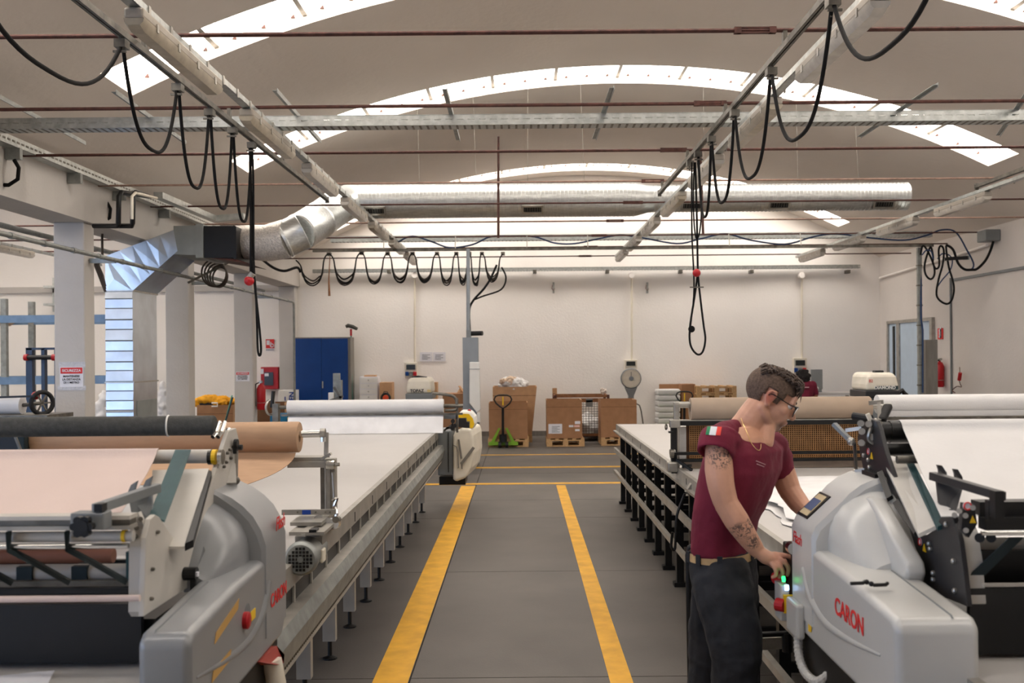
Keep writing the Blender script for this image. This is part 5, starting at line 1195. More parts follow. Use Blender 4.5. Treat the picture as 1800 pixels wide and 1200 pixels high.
gd = MB().prism([PX(a, b, 1.105) for a, b in ((1532, 890), (1538, 876), (1554, 872), (1562, 878), (1592, 928), (1626, 986), (1630, 1008), (1624, 1028), (1608, 1030), (1590, 1022), (1566, 1012), (1556, 990), (1545, 950))], (-0.055, 0, 0)).build('guard_cover', MWHITE, R, bevel=0.012, seg=4)
for p in gd.data.polygons: p.use_smooth = True
# rollers, sheet, chute
c0 = P(1556, 759, 3.25); z0 = c0.z
MB().lathe((1.15, 3.25, z0), (1, 0, 0), [(0.03, 0), (0.034, 0.004), (0.034, 0.05)], 28).build('roller', BLACK, R, smooth=40)
MB().lathe((1.20, 3.25, z0), (1, 0, 0), [(0.0365, 0), (0.0365, 1.66)], 28).build('roller', BLACK, R, smooth=40)
MB().lathe((1.15, 3.2, P(1560, 790, 3.2).z), (1, 0, 0), [(0.02, 0), (0.02, 1.70)], 18).build('roller', BLACK, R, smooth=40)
MB().lathe((1.15, 3.05, P(1560, 808, 3.05).z), (1, 0, 0), [(0.012, 0), (0.012, 1.70)], 12).build('tie_bar', RAILM, R, smooth=40)
g = []
zb = P(1700, 905, 2.6).z
for i in range(31):
    u = i/30; r = []
    for j in range(16):
        v = j/15
        if j < 5:
            a_ = PI*0.5*(1-j/4*0.75); y, z = 3.25+0.038*math.cos(PI-a_)*1.0, z0+0.038*math.sin(a_)
            y = 3.25-0.038*math.cos(a_)
        else:
            q = (j-4)/11; y = 3.25-0.036-(0.62*q); z = z0+0.015+(zb-z0-0.015)*(q**0.92)+0.004*math.sin(11*u+5*q)
        xl = 1.232+0.0*v if j < 5 else 1.232-0.14*((j-4)/11)**1.0*1.0
        r.append((xl+(2.84-xl)*u, y, z))
    g.append(r)
MB().sheet(g, 0.002).build('white_fabric', WCLOTH, R, smooth=70)
MB().prism([P(1553, 811, 3.12), P(1592, 808, 3.12), P(1648, 922, 2.72), P(1614, 938, 2.72)], (0, -0.004, -0.01)).build('chute_plate', PLATEW, R)
MB().prism([P(1592, 806, 3.11), P(1603, 806, 3.11), P(1662, 920, 2.68), P(1648, 925, 2.68)], (0, 0, -0.012)).build('green_belt', BELT, R)
MB().prism([P(1541, 830, 3.1), P(1551, 826, 3.1), P(1568, 870, 2.98), P(1558, 876, 2.98)], (0.005, 0, -0.01)).build('slot', BLACK, R); MB().prism([P(1569, 884, 2.96), P(1578, 876, 2.96), P(1612, 930, 2.76), P(1606, 938, 2.76)], (0.005, 0, -0.01)).build('slot', BLACK, R)
bb = lambda x0, x1, y0, y1, dd, dep, nm, m_, bv=0.0: pb(MB(), x0, x1, y0, y1, dd, dep).build(nm, m_, R, bevel=bv)
MB().bar(P(1639, 836, 2.72), P(1762, 872, 2.42), 0.022, 0.022).build('square_arm', PLATEB, R, bevel=0.002); bb(1749, 1765, 863, 912, 2.40, 0.03, 'arm_post', BLACK); bb(1738, 1748, 880, 915, 2.43, 0.02, 'arm_post', BLACK)
MB().prism([P(1647, 843, 2.7), P(1694, 852, 2.66), P(1680, 902, 2.62), P(1654, 905, 2.65)], (0, 0.012, 0)).build('horn_base', PLATEB, R)
for dx in (0, 28): MB().prism([P(1651+dx, 826+dx*0.25, 2.71), P(1648+dx, 817+dx*0.25, 2.71), P(1656+dx, 818+dx*0.25, 2.71), P(1664+dx, 830+dx*0.3, 2.7), P(1665+dx, 838+dx*0.3, 2.7), P(1652+dx, 836+dx*0.3, 2.7)], (0, 0.01, 0)).build('horn', PLATEB, R)
MB().prism([P(1694, 884, 2.5), P(1712, 886, 2.5), P(1718, 920, 2.5), P(1703, 945, 2.5), P(1690, 930, 2.5)], (0, 0.02, 0)).build('bracket_plate', PLATEB, R)
sp_ = P(1700, 889, 2.49); MB().lathe(sp_, (0, -1, 0), [(0.011, 0), (0.011, 0.002)], 16).build('warning_sticker', PAPER, R); MB().torus(sp_+V((0, -0.003, 0)), (0, 1, 0), 0.009, 0.002, 16, 6).build('sticker_ring', REDT, R)
MB().prism([P(1705, 919, 2.49), P(1716, 919, 2.49), P(1710, 906, 2.49)], (0, 0.002, 0)).build('warning_sticker', YELP, R)
for a, b in ((1697, 906), (1686, 898), (1678, 905), (1698, 932), (1710, 892)): MB().cyl(P(a, b, 2.47), P(a, b, 2.5), 0.007, 10).build('bolt', STEEL, R)
zq = lambda y, d: P(1750, y, d).z
for (ya, yb_, d_, dep, m_, nm) in ((882, 906, 2.5, 0.05, BLACK, 'cross_bar'), (910, 932, 2.47, 0.04, BLACK, 'cross_bar'), (945, 968, 2.75, 0.01, PLATEW, 'back_panel'), (968, 1028, 2.70, 0.02, BLACK, 'back_panel'), (1026, 1031, 2.48, 0.012, TEDGE, 'trim_strip'), (1034, 1150, 2.56, 0.02, BLACK, 'shade_panel')):  # black lower and back panels stand in for shade inside the machine
    MB().box(1.15, 2.86, d_, d_+dep, zq(yb_, d_), zq(ya, d_)).build(nm, m_, R)
MB().cyl((1.13, 2.45, zq(937, 2.45)), (2.86, 2.45, zq(937, 2.45)), 0.006, 10).build('chrome_rod', CHROME, R, smooth=60)
for a in (1722, 1742): MB().cyl(P(a, 945, 2.46), P(a, 945, 2.5), 0.012, 12).build('black_wheel', BLACK, R)
for k in range(5):
    x = 1.235+0.32*k; MB().prism([(x, 2.52, zq(945, 2.52)), (x+0.035, 2.52, zq(945, 2.52)), (x-0.06, 2.58, zq(1026, 2.58)), (x-0.10, 2.58, zq(1026, 2.58))], (0, 0.006, 0)).build('belt', BELTD, R)
MB().box(1.16, 2.85, 2.6, 3.2, HT+0.012, 0.96).build('carriage', BLACK, R)
# small fittings at the top of the plate
MB().bar(P(1466, 745, 3.35), P(1497, 776, 3.3), 0.02, 0.012).build('lever', GREYPL, R); MB().bar(P(1488, 756, 3.3), P(1516, 752, 3.25), 0.012, 0.012).build('lever_arm', STEEL, R); ball(P(1496, 776, 3.28), 0.014).build('lever_joint', STEEL, R)
MB().cyl(P(1500, 731, 3.3), P(1532, 736, 3.25), 0.013, 10).build('grip', RUBBER, R); MB().bar(P(1525, 727, 3.22), P(1534, 748, 3.22), 0.012, 0.012).build('clamp', CREAM, R)
MB().bar(P(1549, 740, 3.28), P(1562, 712, 3.33), 0.03, 0.022).build('grip', RUBBER, R, bevel=0.008); MB().bar(P(1545, 707, 3.34), P(1546, 740, 3.28), 0.012, 0.012).build('clamp_post', STEEL, R); MB().bar(P(1528, 708, 3.34), P(1552, 706, 3.34), 0.012, 0.014).build('clamp_post', STEEL, R)
MB().bar(P(1502, 778, 3.3), P(1505, 830, 3.3), 0.012, 0.008).build('link_bar', RAILM, R); ball(P(1505, 831, 3.3), 0.014).build('link_joint', STEEL, R); MB().bar(P(1505, 829, 3.28), P(1522, 826, 3.25), 0.014, 0.014).build('link_bar', STEEL, R)
for a, b in ((1513, 744), (1527, 745), (1545, 744), (1532, 768), (1515, 758), (1514, 778)): MB().cyl(P(a, b, 3.2), P(a, b, 3.26), 0.011, 12).build('nut', STEEL, R)
MB().tube(crv([P(1540, 737, 3.24), P(1530, 755, 3.2), P(1527, 772, 3.2), P(1538, 780, 3.2)]), 0.006, 6).build('spring', STEEL, R)
MB().box(1.10, 1.15, 3.1, 3.22, P(1530, 850, 3.15).z, P(1530, 830, 3.15).z).build('mount_block', BLACK, R)
# controls at the operator's end
XO = 0.90
MB().box(0.872, 0.899, 3.17, 3.30, 0.735, 0.845).build('control_box', MWHITE, R, bevel=0.008)
MB().box(0.86, 0.89, 3.32, 3.40, 0.755, 0.875).build('switch_bracket', MWHITE, R, bevel=0.004)
MB().box(0.868, 0.90, 3.305, 3.318, 0.785, 0.845).build('yellow_switch_plate', YELP, R); MB().cyl((0.872, 3.31, 0.81), (0.850, 3.33, 0.81), 0.022, 14).build('red_switch', RED, R)
MB().box(0.915, 1.0, 3.42, 3.50, 0.86, 0.99).build('control_head', BLACK, R, bevel=0.006)
MB().cyl((0.895, 3.43, 0.885), (0.87, 3.40, 0.88), 0.024, 16).build('emergency_stop', RED, R, smooth=40)
MB().cyl((0.93, 3.43, 0.955), (0.93, 3.40, 0.955), 0.014, 12).build('joystick', BLACK, R); MB().box(0.915, 0.97, 3.3, 3.44, 0.80, 0.99).build('control_arm', BLACK, R)
MB().cyl((0.876, 3.325, 0.895), (0.868, 3.325, 0.895), 0.010, 12).build('green_lamp', GLOWG, R); MB().cyl((0.886, 3.318, 0.868), (0.874, 3.318, 0.868), 0.010, 12).build('blue_lamp', GLOWB, R)
MB().cyl((0.90, 3.30, 1.0), (0.90, 3.335, 1.0), 0.02, 14).build('speaker', CHROME, R)
MB().prism([PX(1421, 1096, 0.8985), PX(1427, 1098, 0.8985), PX(1426, 1111, 0.8985), PX(1421, 1109, 0.8985)], (-0.001, 0, 0)).build('yellow_label', YELP, R)
hp = crv([V((0.89, 3.22, 0.735)), V((0.885, 3.2, 0.69)), V((0.885, 3.16, 0.655)), V((0.89, 3.10, 0.64)), V((0.90, 3.03, 0.65)), V((0.93, 2.98, 0.70))], 8)
MB().tube(hp, [0.0125 if k % 2 else 0.015 for k in range(len(hp))], 10).build('ribbed_hose', MWHITE, R)
# operator platform with its railing
pr = [P(1216, 1200, 3.95)+V((0, 0, -0.3)), P(1214, 1200, 3.95), P(1210, 975, 3.95), P(1213, 962, 3.95), P(1223, 957, 3.92), P(1260, 957, 3.92)]
MB().tube(pr, 0.013, 10).build('platform_rail', BLACK, R, smooth=60)
MB().cyl(P(1213, 1120, 3.95), P(1385, 1113, 3.95), 0.011, 10).build('platform_rail', BLACK, R); MB().cyl(P(1383, 1112, 3.95), P(1384, 1145, 3.95), 0.02, 10).build('rail_end', BLACK, R)
q0, q1 = P(1216, 1126, 3.96), P(1380, 1120, 3.96); MB().prism([q0, q1, q1-V((0, 0, 0.045)), q0-V((0, 0, 0.055))], (0, 0.012, 0)).build('toe_plate', STEEL, R)
MB().box(0.66, 1.03, 3.3, 4.0, 0.03, 0.06).build('platform_floor', BLACK, R); MB().cyl((0.68, 3.95, 0.06), P(1216, 1200, 3.95)+V((0, 0, -0.25)), 0.013, 8).build('platform_rail', BLACK, R)
# two black clips lying on the nose
for i, (a, b) in enumerate(((1510, 1027), (1550, 1030))):
    c = PZ(a, b, 1.034); t = thing('hex_key', 'small black tool lying on the white machine nose, %s' % ('nearer the screen' if i == 0 else 'nearer the black plate'), 'tool', c, 'black tools on the white machine')
    MB().tube([c+V((-0.022, 0.0, 0.003)), c+V((0.012, 0.004, 0.003)), c+V((0.022, 0.02, 0.003))], 0.005, 8).build('key', BLACK, t, smooth=60)
    ball(c+V((0.03*(1-2*i)*0.8, 0.01, 0.004)), 0.007).build('tip', BLACK, t)
# ---- left machine
Lm = thing('spreading_machine', 'near grey spreading machine with white plates, green belts and pale pink fabric', 'machine', (-1.6, 2.85, HT))
shell(Lm, -1, 0.78, 2.33, 3.28, 0.125, MGREY)
text('CARON', PX(490, 1045, -0.7755)+V((0.0008, 0, 0)), (0, 1, 0), (0, 0, 1), 0.058, REDT, Lm, bold=0.001)
text('Flash', PX(497, 915, -0.7755)+V((0.0, -0.03, 0.0)), (0, 1, 0), (0, 0, 1), 0.06, REDT, Lm, shear=0.25, bold=0.0005)
text('automatic', PX(403, 1108, -0.779)+V((0.0008, 0, 0)), (0, 1, 0.06), (0, -0.06, 1), 0.055, M('ochre_print', (190, 150, 84), 0.6), Lm, shear=0.3, bold=0.001) if False else None
mb = MB()
for (x0, y0, x1, y1) in ((377, 1132, 418, 1070), (372, 1200, 404, 1160)):
    p, q = PX(x0, y0, -0.779), PX(x1, y1, -0.779); mb.prism([p+V((0, 0, 0)), q+V((0, 0, 0)), q+V((0, 0.012, 0.026)), p+V((0, 0.012, 0.026))], (0.0012, 0, 0))
mb.build('ochre_stripe', M('ochre_print', (190, 150, 84), 0.6), Lm)
c = PX(428, 1090, -0.782); MB().lathe(c+V((0.0, 0.03, 0.012)), (1, 0, 0), [(0.028, -0.01), (0.028, 0.004)], 20).build('knob_recess', GREYPL, Lm); MB().lathe(c, (1, 0, 0), [(0.024, 0), (0.024, 0.014), (0.018, 0.018)], 20).build('red_knob', RED, Lm, smooth=40)
p = PX(445, 1080, -0.779); MB().box(-0.78, -0.7785, p.y-0.025, p.y+0.025, p.z-0.014, p.z+0.014).build('yellow_label', YELP, Lm)
XP = -0.93
plate(Lm, XP, [(253, 1083), (345, 1023), (353, 985), (373, 935), (395, 862), (412, 800), (420, 772), (415, 752), (402, 757), (388, 800), (372, 850), (355, 900), (341, 934), (330, 948), (320, 953), (308, 949), (292, 926), (280, 908), (273, 904), (264, 912), (257, 945)], -0.014, PLATEW)
MB().prism([PX(a, b, XP-0.016) for a, b in ((252, 1083), (262, 915), (258, 918), (248, 960), (247, 1075))], (-0.03, 0, 0)).build('plate_edge', PLATEW, Lm)
MB().prism([(-2.66, p.y, p.z) for p in [PX(a, b, XP) for a, b in ((253, 1083), (345, 1023), (373, 935), (412, 800), (402, 757), (372, 850), (341, 934), (320, 953), (292, 926), (273, 904), (257, 945))]], (-0.014, 0, 0)).build('side_plate', PLATEW, Lm)
bolts(Lm, XP, [(275, 935), (266, 1000), (264, 1052), (352, 985), (398, 796), (404, 805), (396, 812), (392, 820), (402, 790), (408, 785), (365, 922), (372, 912)], 0.005, 1, RAILM)
c = PX(327, 1008, XP+0.006); MB().cyl(c-V((0.005, 0, 0)), c+V((0.03, 0, 0)), 0.018, 14).build('lock_knob', BLACK, Lm); MB().bar(c+V((0.02, 0, 0)), c+V((0.02, 0.0, -0.055)), 0.016, 0.016).build('lock_handle', BLACK, Lm, bevel=0.004)
MB().box(c.x+0.03, c.x+0.036, c.y-0.012, c.y+0.0, c.z-0.006, c.z+0.006).build('lock_mark', PAPER, Lm)
bl = lambda x0, x1, y0, y1, dd, dep, nm, m_, bv=0.0: pb(MB(), x0, x1, y0, y1, dd, dep).build(nm, m_, Lm, bevel=bv)
# rolls
zf = P(190, 749, 3.2).z
MB().lathe((-2.68, 3.2, zf), (1, 0, 0), [(0.029, 0), (0.032, 0.004), (0.032, P(378, 749, 3.2).x+2.68-0.004), (0.028, P(378, 749, 3.2).x+2.68)], 28).build('felt_roll', FELT, Lm, smooth=40)
xr = P(296, 749, 3.2).x; MB().torus((xr, 3.2, zf), (1, 0.12, 0), 0.0325, 0.003, 28, 6).build('white_band', WHITEP, Lm, smooth=60)
for dx in (0, 9): MB().tube([P(374+dx, 768, 3.12), P(380+dx, 760, 3.14), P(386+dx, 742, 3.2)], 0.007, 8).build('clamp_finger', CHROME, Lm)
zr_ = P(330, 802, 3.05).z
MB().lathe((-2.66, 3.05, zr_), (1, 0, 0), [(0.0215, 0), (0.0215, 1.71)], 24).build('white_roller', PLATEW, Lm, smooth=40)
for px, m_ in ((370, BLACK), (377, YELP), (388, CHROME)): MB().cyl(P(px-3, 803, 3.05), P(px+4, 803, 3.05), 0.0235, 18).build('roller_collar', m_, Lm)
g = []; zb = P(100, 908, 2.5).z
for i in range(31):
    u = i/30; r = []
    for j in range(14):
        v = j/13
        if j < 4: a_ = PI*0.5*(1-j/3*0.7); y, z = 3.05-0.023*math.cos(a_), zr_+0.024*math.sin(a_)
        else: q = (j-3)/10; y = 3.03-0.53*q; z = zr_+0.012+(zb-zr_-0.012)*q**0.8+0.003*math.sin(9*u+6*q)
        xe = -1.11+(0.0 if j < 4 else 0.10*((j-3)/10))
        r.append((-2.62+(xe+2.62)*u, y, z))
    g.append(r)
MB().sheet(g, 0.002).build('pink_fabric', PINK, Lm, smooth=70)
MB().prism([P(268, 826, 3.0), P(367, 823, 3.0), P(324, 960, 2.62), P(258, 960, 2.62)], (0, 0.0, -0.008)).build('feed_plate', PLATEW, Lm)
MB().prism([P(308, 790, 3.02), P(336, 790, 3.02), P(290, 915, 2.6), P(262, 905, 2.6)], (0, -0.002, -0.004)).build('green_belt', BELT, Lm)
MB().prism([P(336, 800, 3.03), P(345, 800, 3.03), P(300, 918, 2.62), P(291, 918, 2.62)], (0, -0.001, -0.003)).build('belt_shadow_strip', BELTD, Lm) if False else None
MB().prism([P(366, 825, 3.0), P(372, 828, 3.0), P(340, 948, 2.64), P(325, 955, 2.62)], (0, 0.0, -0.02)).build('slot', BLACK, Lm)
MB().bar(P(168, 894, 2.38), P(277, 857, 2.66), 0.022, 0.024).build('square_arm', GREYPL, Lm, bevel=0.002); bl(165, 179, 886, 900, 2.36, 0.03, 'arm_end_cap', BLACK)
bl(166, 180, 900, 912, 2.38, 0.04, 'arm_post', STEEL); bl(123, 182, 902, 932, 2.36, 0.05, 'clamp_block', GREYPL, 0.003)
mb = MB(); c = P(145, 925, 2.34)
for k in range(6): mb.cyl(c+V((0.017*math.cos(k*PI/3), -0.01, 0.017*math.sin(k*PI/3))), c+V((0.017*math.cos(k*PI/3), 0.01, 0.017*math.sin(k*PI/3))), 0.010, 8)
mb.cyl(c+V((0, -0.012, 0)), c+V((0, 0.012, 0)), 0.018, 12).build('star_knob', BLACK, Lm)
MB().prism([P(226, 875, 2.62), P(266, 866, 2.66), P(268, 925, 2.6), P(236, 930, 2.6)], (0, 0.012, 0)).build('horn_base', GREYPL, Lm)
for dx, dy in ((0, 0), (26, -8)): MB().prism([P(224+dx, 866+dy, 2.62), P(230+dx, 852+dy, 2.62), P(241+dx, 845+dy, 2.62), P(235+dx, 868+dy, 2.62)], (0, 0.01, 0)).build('horn', GREYPL, Lm)
MB().prism([P(228, 908, 2.5), P(243, 900, 2.5), P(253, 925, 2.5), P(250, 955, 2.5), P(243, 975, 2.5), P(235, 950, 2.5), P(228, 935, 2.5)], (0, 0.02, 0)).build('bracket_plate', PLATEW, Lm)
for a, b in ((240, 928), (247, 912), (239, 942)): MB().cyl(P(a, b, 2.48), P(a, b, 2.5), 0.006, 10).build('bolt', RAILM, Lm)
XA = -2.66
zl = lambda y, d: P(100, y, d).z
def lbar(y0, y1, d, dep, x1px, nm, m_): return MB().box(XA, P(x1px, (y0+y1)/2, d).x, d, d+dep, zl(y1, d), zl(y0, d)).build(nm, m_, Lm)
lbar(907, 914, 2.42, 0.05, 228, 'front_rail', PLATEW); lbar(914, 925, 2.43, 0.04, 228, 'front_rail', RAILM); lbar(925, 932, 2.42, 0.05, 228, 'front_rail', TEDGE)
def lrol(y, d, r, x1px, nm, m_): return MB().lathe((XA, d, zl(y, d)), (1, 0, 0), [(r, 0), (r, P(x1px, y, d).x-XA)], 20).build(nm, m_, Lm, smooth=40)
lrol(943, 2.45, 0.013, 235, 'roller', PLATEW); lrol(960, 2.43, 0.007, 226, 'chrome_rod', CHROME); lrol(977, 2.75, 0.02, 200, 'pink_roller', M('pink_roller', (196, 138, 116), 0.6))
lrol(1006, 2.6, 0.022, 238, 'roller', PLATEW); lrol(1052, 2.42, 0.008, 246, 'pink_edge', PINK); MB().cyl(P(216, 941, 2.45), P(222, 941, 2.45), 0.016, 14).build('yellow_collar', YELP, Lm)
for k in range(5):
    a = P(118, 932, 2.42)-V((0.142*k, 0, 0))
    MB().tube([a+V((0, 0, 0)), a+V((0.0, 0.0, -0.045)), a+V((0.05, 0.03, -0.085)), a+V((0.12, 0.06, -0.14))], 0.016, 4, flat=0.2).build('belt', BELTD, Lm)
    MB().box(a.x-0.06, a.x-0.02, 2.572, 2.63, zl(1020, 2.6), zl(992, 2.6)).build('belt', BELTD, Lm)
bl(221, 246, 970, 1020, 2.55, 0.06, 'wide_belt', BELT)
lbar(1022, 1032, 2.55, 0.03, 246, 'cross_bar', RAILM); lbar(1034, 1044, 2.5, 0.02, 246, 'cross_bar', BLACK); lbar(1062, 1165, 2.55, 0.02, 248, 'shade_panel', BLACK); lbar(985, 1060, 2.9, 0.02, 250, 'back_panel', BLACK)  # the black panels paint in the dark, shaded interior
MB().box(XA, -0.96, 2.6, 3.2, HT+0.012, 0.97).build('carriage', BLACK, Lm)
MB().box(-0.945, -0.70, 2.9, 3.2, 0.66, 0.745).build('drive_unit', BLACK, Lm) if False else None
# fittings on top of the left plate
MB().bar(P(404, 775, 3.25), P(407, 850, 3.15), 0.03, 0.012).build('bracket_strip', PLATEW, Lm); ball(P(402, 758, 3.25), 0.013).build('round_nut', CHROME, Lm)
for a, b, r in ((412, 780, 0.016), (411, 790, 0.014), (420, 786, 0.009)): MB().cyl(P(a, b, 3.2), P(a+6, b, 3.2), r, 12).build('adjuster', BLACK, Lm)
MB().bar(P(416, 792, 3.2), P(415, 842, 3.2), 0.012, 0.008).build('link_bar', STEEL, Lm); MB().cyl(P(398, 843, 3.2), P(414, 843, 3.2), 0.011, 10).build('link_pin', STEEL, Lm); ball(P(415, 844, 3.2), 0.013).build('link_joint', RAILM, Lm)
p = PX(373, 700, -1.05)
MB().cyl(P(395, 745, 3.25), P(409, 698, 3.28), 0.003, 6).build('thin_rod', BELTD, Lm)
# red rubber skirt below the shell
MB().prism([P(455, 1163, 2.95), P(487, 1135, 3.1), P(500, 1150, 3.1), P(499, 1165, 3.1), P(487, 1168, 3.0)], (-0.06, 0.0, 0)).build('red_skirt', M('dull_red', (150, 62, 52), 0.6), Lm)
MB().tube([P(478, 1160, 3.05), P(486, 1200, 3.05), P(480, 1240, 3.05)], 0.03, 12).build('hose', CREAM, Lm, smooth=60)
# papers on the tables in the shade under the machines
for i, (cx_, cy_, rz, lab) in enumerate(((-1.30, 2.38, 0.3, 'paper sheet lying on the grey-legged table under the pink fabric machine'), (-1.22, 2.28, -0.1, 'second paper sheet overlapping on the grey-legged table near the camera'))):
    c_, s_ = math.cos(rz), math.sin(rz); q = [V((cx_+a*c_-b*s_, cy_+a*s_+b*c_, HT+0.002+0.003*i)) for a, b in ((-0.15, -0.1), (0.15, -0.1), (0.15, 0.1), (-0.15, 0.1))]
    MB().prism(q, (0, 0, 0.001)).build('paper_sheet', PAPER, label=lab, cat='paper')
g = []
for i in range(9):
    a_ = PI*0.62*i/8; r = []
    for j in range(9): r.append((1.245+0.9*j/8, 2.36-0.06*math.sin(a_)+0.06, HT+0.055-0.05*math.cos(a_)*1.0))
    g.append(r)
MB().sheet(g, 0.002).build('fabric_offcut', WCLOTH, label='curled white fabric offcut on the black-legged table in the shade', cat='fabric', smooth=60)
# ------------------------------------------------------------------ people
def fuse(mb, name, mt, parent, vox, it=4, disp=None, smooth=True):
    me = bpy.data.meshes.new(name); org = ORG[parent.name] if parent else V((0, 0, 0))
    me.from_pydata([p-org for p in mb.v], [], mb.f); bm = bmesh.new(); bm.from_mesh(me); bmesh.ops.recalc_face_normals(bm, faces=bm.faces); bm.to_mesh(me); bm.free()
    o = bpy.data.objects.new(name, me); COL.objects.link(o)
    m = o.modifiers.new('r', 'REMESH'); m.mode = 'VOXEL'; m.voxel_size = vox; m.use_smooth_shade = True
    if it: k = o.modifiers.new('s', 'SMOOTH'); k.iterations = it; k.factor = 0.5
    if disp:
        tx = bpy.data.textures.new(name, 'CLOUDS'); tx.noise_scale = disp[0]; tx.noise_depth = 2
        d_ = o.modifiers.new('d', 'DISPLACE'); d_.texture = tx; d_.strength = disp[1]; d_.mid_level = 0.5; d_.texture_coords = 'LOCAL'
    dg = bpy.context.evaluated_depsgraph_get(); dg.update()
    m2 = bpy.data.meshes.new_from_object(o.evaluated_get(dg)); bpy.data.objects.remove(o)
    m2.materials.clear(); m2.materials.append(mt); m2.name = name
    o = bpy.data.objects.new(name, m2); COL.objects.link(o)
    if parent: o.parent = parent; ORG[o.name] = org
    return o
def limb(mb, pts, rs, n=14, flat=1.0):
    c = crv(pts, 4); m = len(rs); rr = []
    for i in range(len(c)):
        t = i/(len(c)-1)*(m-1); k = min(int(t), m-2); rr.append(rs[k]+(rs[k+1]-rs[k])*(t-k))
    mb.tube(c, rr, n, flat=flat); mb.ell(c[0], rs[0]*0.98, n=12, m=8); mb.ell(c[-1], rs[-1]*0.98, n=12, m=8); return mb
D = 3.6
man = thing('person', 'man in a burgundy T-shirt and dark trousers leaning over the white machine', 'person', P(1275, 985, D)*1.0)
man.location.z = 0; ORG[man.name] = V((man.location.x, man.location.y, 0))
lat = V((0.55, 0.835, 0)); fw = V((0.835, -0.55, 0))           # right-to-left shoulder axis, facing
def ring(c, a, b, n=24, sq=2.3, tilt=0.0):
    out = []
    for k in range(n):
        t = 2*PI*k/n; ca, sa = math.cos(t), math.sin(t)
        out.append(c+lat*(a*math.copysign(abs(ca)**(2/sq), ca))+fw*(b*math.copysign(abs(sa)**(2/sq), sa))+V((0, 0, tilt*sa*b)))
    return out
rows = [(968, 1271, 58, 3.60), (945, 1270, 57, 3.6), (915, 1275, 60, 3.6), (870, 1290, 67, 3.6), (825, 1303, 73, 3.6), (790, 1308, 70, 3.6), (765, 1307, 58, 3.6), (748, 1306, 36, 3.6), (738, 1306, 26, 3.6)]
Cn = lambda y, x, d: P(x, y, d)
# head frame
HC = P(1352, 697, 3.60); pit = math.radians(29); yaw = math.radians(-7)
hf = V((math.cos(pit)*math.cos(yaw), math.cos(pit)*math.sin(yaw), -math.sin(pit))); hs = V((math.sin(yaw), -math.cos(yaw), 0)); hu = hs.cross(hf)
if hu.z < 0: hu = -hu
H3 = lambda a, b, c=0: HC+hf*a+hu*b+hs*c
AX = (hf, hs, hu)
def E(mb, a, b, c, r, ax=AX, n=18, m=12): return mb.ell(H3(a, b, c), r, ax, n, m)
body = MB()
# torso core, neck
body.loft([ring(Cn(y, x, d), w/368*0.86, w/368*0.62*0.86) for y, x, w, d in [(1000, 1272, 58, 3.6)]+rows[:-1]])
limb(body, [P(1304, 770, 3.62), P(1318, 742, 3.6), P(1336, 716, 3.6)], [0.075, 0.058, 0.055], 16)
limb(body, [P(1345, 778, 3.55), P(1350, 745, 3.58), P(1356, 735, 3.6)], [0.03, 0.03, 0.03], 12)
# head
E(body, -0.004, 0.028, 0, (0.088, 0.07, 0.080)); E(body, 0.035, -0.025, 0, (0.058, 0.057, 0.08)); E(body, 0.03, -0.062, 0, (0.056, 0.05, 0.036)); E(body, 0.07, -0.086, 0, (0.022, 0.024, 0.018))
for s in (-1, 1): limb(body, [H3(-0.012, -0.045, 0.056*s), H3(0.03, -0.078, 0.045*s), H3(0.07, -0.09, 0.016*s)], [0.017, 0.016, 0.014], 10); E(body, 0.06, -0.022, 0.038*s, (0.022, 0.02, 0.018)); E(body, 0.078, 0.016, 0.028*s, (0.014, 0.026, 0.009))
E(body, 0.078, 0.03, 0, (0.015, 0.05, 0.035))
body.loft([[H3(0.086, 0.016, -0.008), H3(0.086, 0.016, 0.008), H3(0.095, 0.012, 0.004), H3(0.095, 0.012, -0.004)], [H3(0.085, -0.032, -0.017), H3(0.085, -0.032, 0.017), H3(0.121, -0.026, 0.007), H3(0.121, -0.026, -0.007)], [H3(0.085, -0.040, -0.014), H3(0.085, -0.040, 0.014), H3(0.114, -0.038, 0.006), H3(0.114, -0.038, -0.006)]])
E(body, 0.092, -0.054, 0, (0.012, 0.023, 0.006)); E(body, 0.089, -0.064, 0, (0.011, 0.02, 0.006)); E(body, 0.084, -0.058, 0, (0.014, 0.026, 0.02))
for s in (-1, 1):
    mbk = MB(); E(body, -0.004, -0.004, 0.068*s, (0.016, 0.010, 0.026))
    body.tube(crv([H3(0.006, -0.03, 0.070*s), H3(-0.006, -0.025, 0.077*s), H3(-0.018, -0.006, 0.081*s), H3(-0.0185, 0.009, 0.081*s), H3(-0.013, 0.019, 0.080*s), H3(-0.002, 0.023, 0.078*s), H3(0.008, 0.018, 0.075*s), H3(0.012, 0.006, 0.072*s)]), 0.0048, 8)
# right (near) arm
sR = P(1263, 784, 3.45); eR = P(1276, 884, 3.40); wR = P(1330, 966, 3.40)
limb(body, [sR, P(1264, 825, 3.42), P(1268, 855, 3.405), eR], [0.046, 0.049, 0.046, 0.042]); limb(body, [eR, P(1295, 915, 3.39), P(1314, 944, 3.395), wR], [0.042, 0.043, 0.036, 0.028])
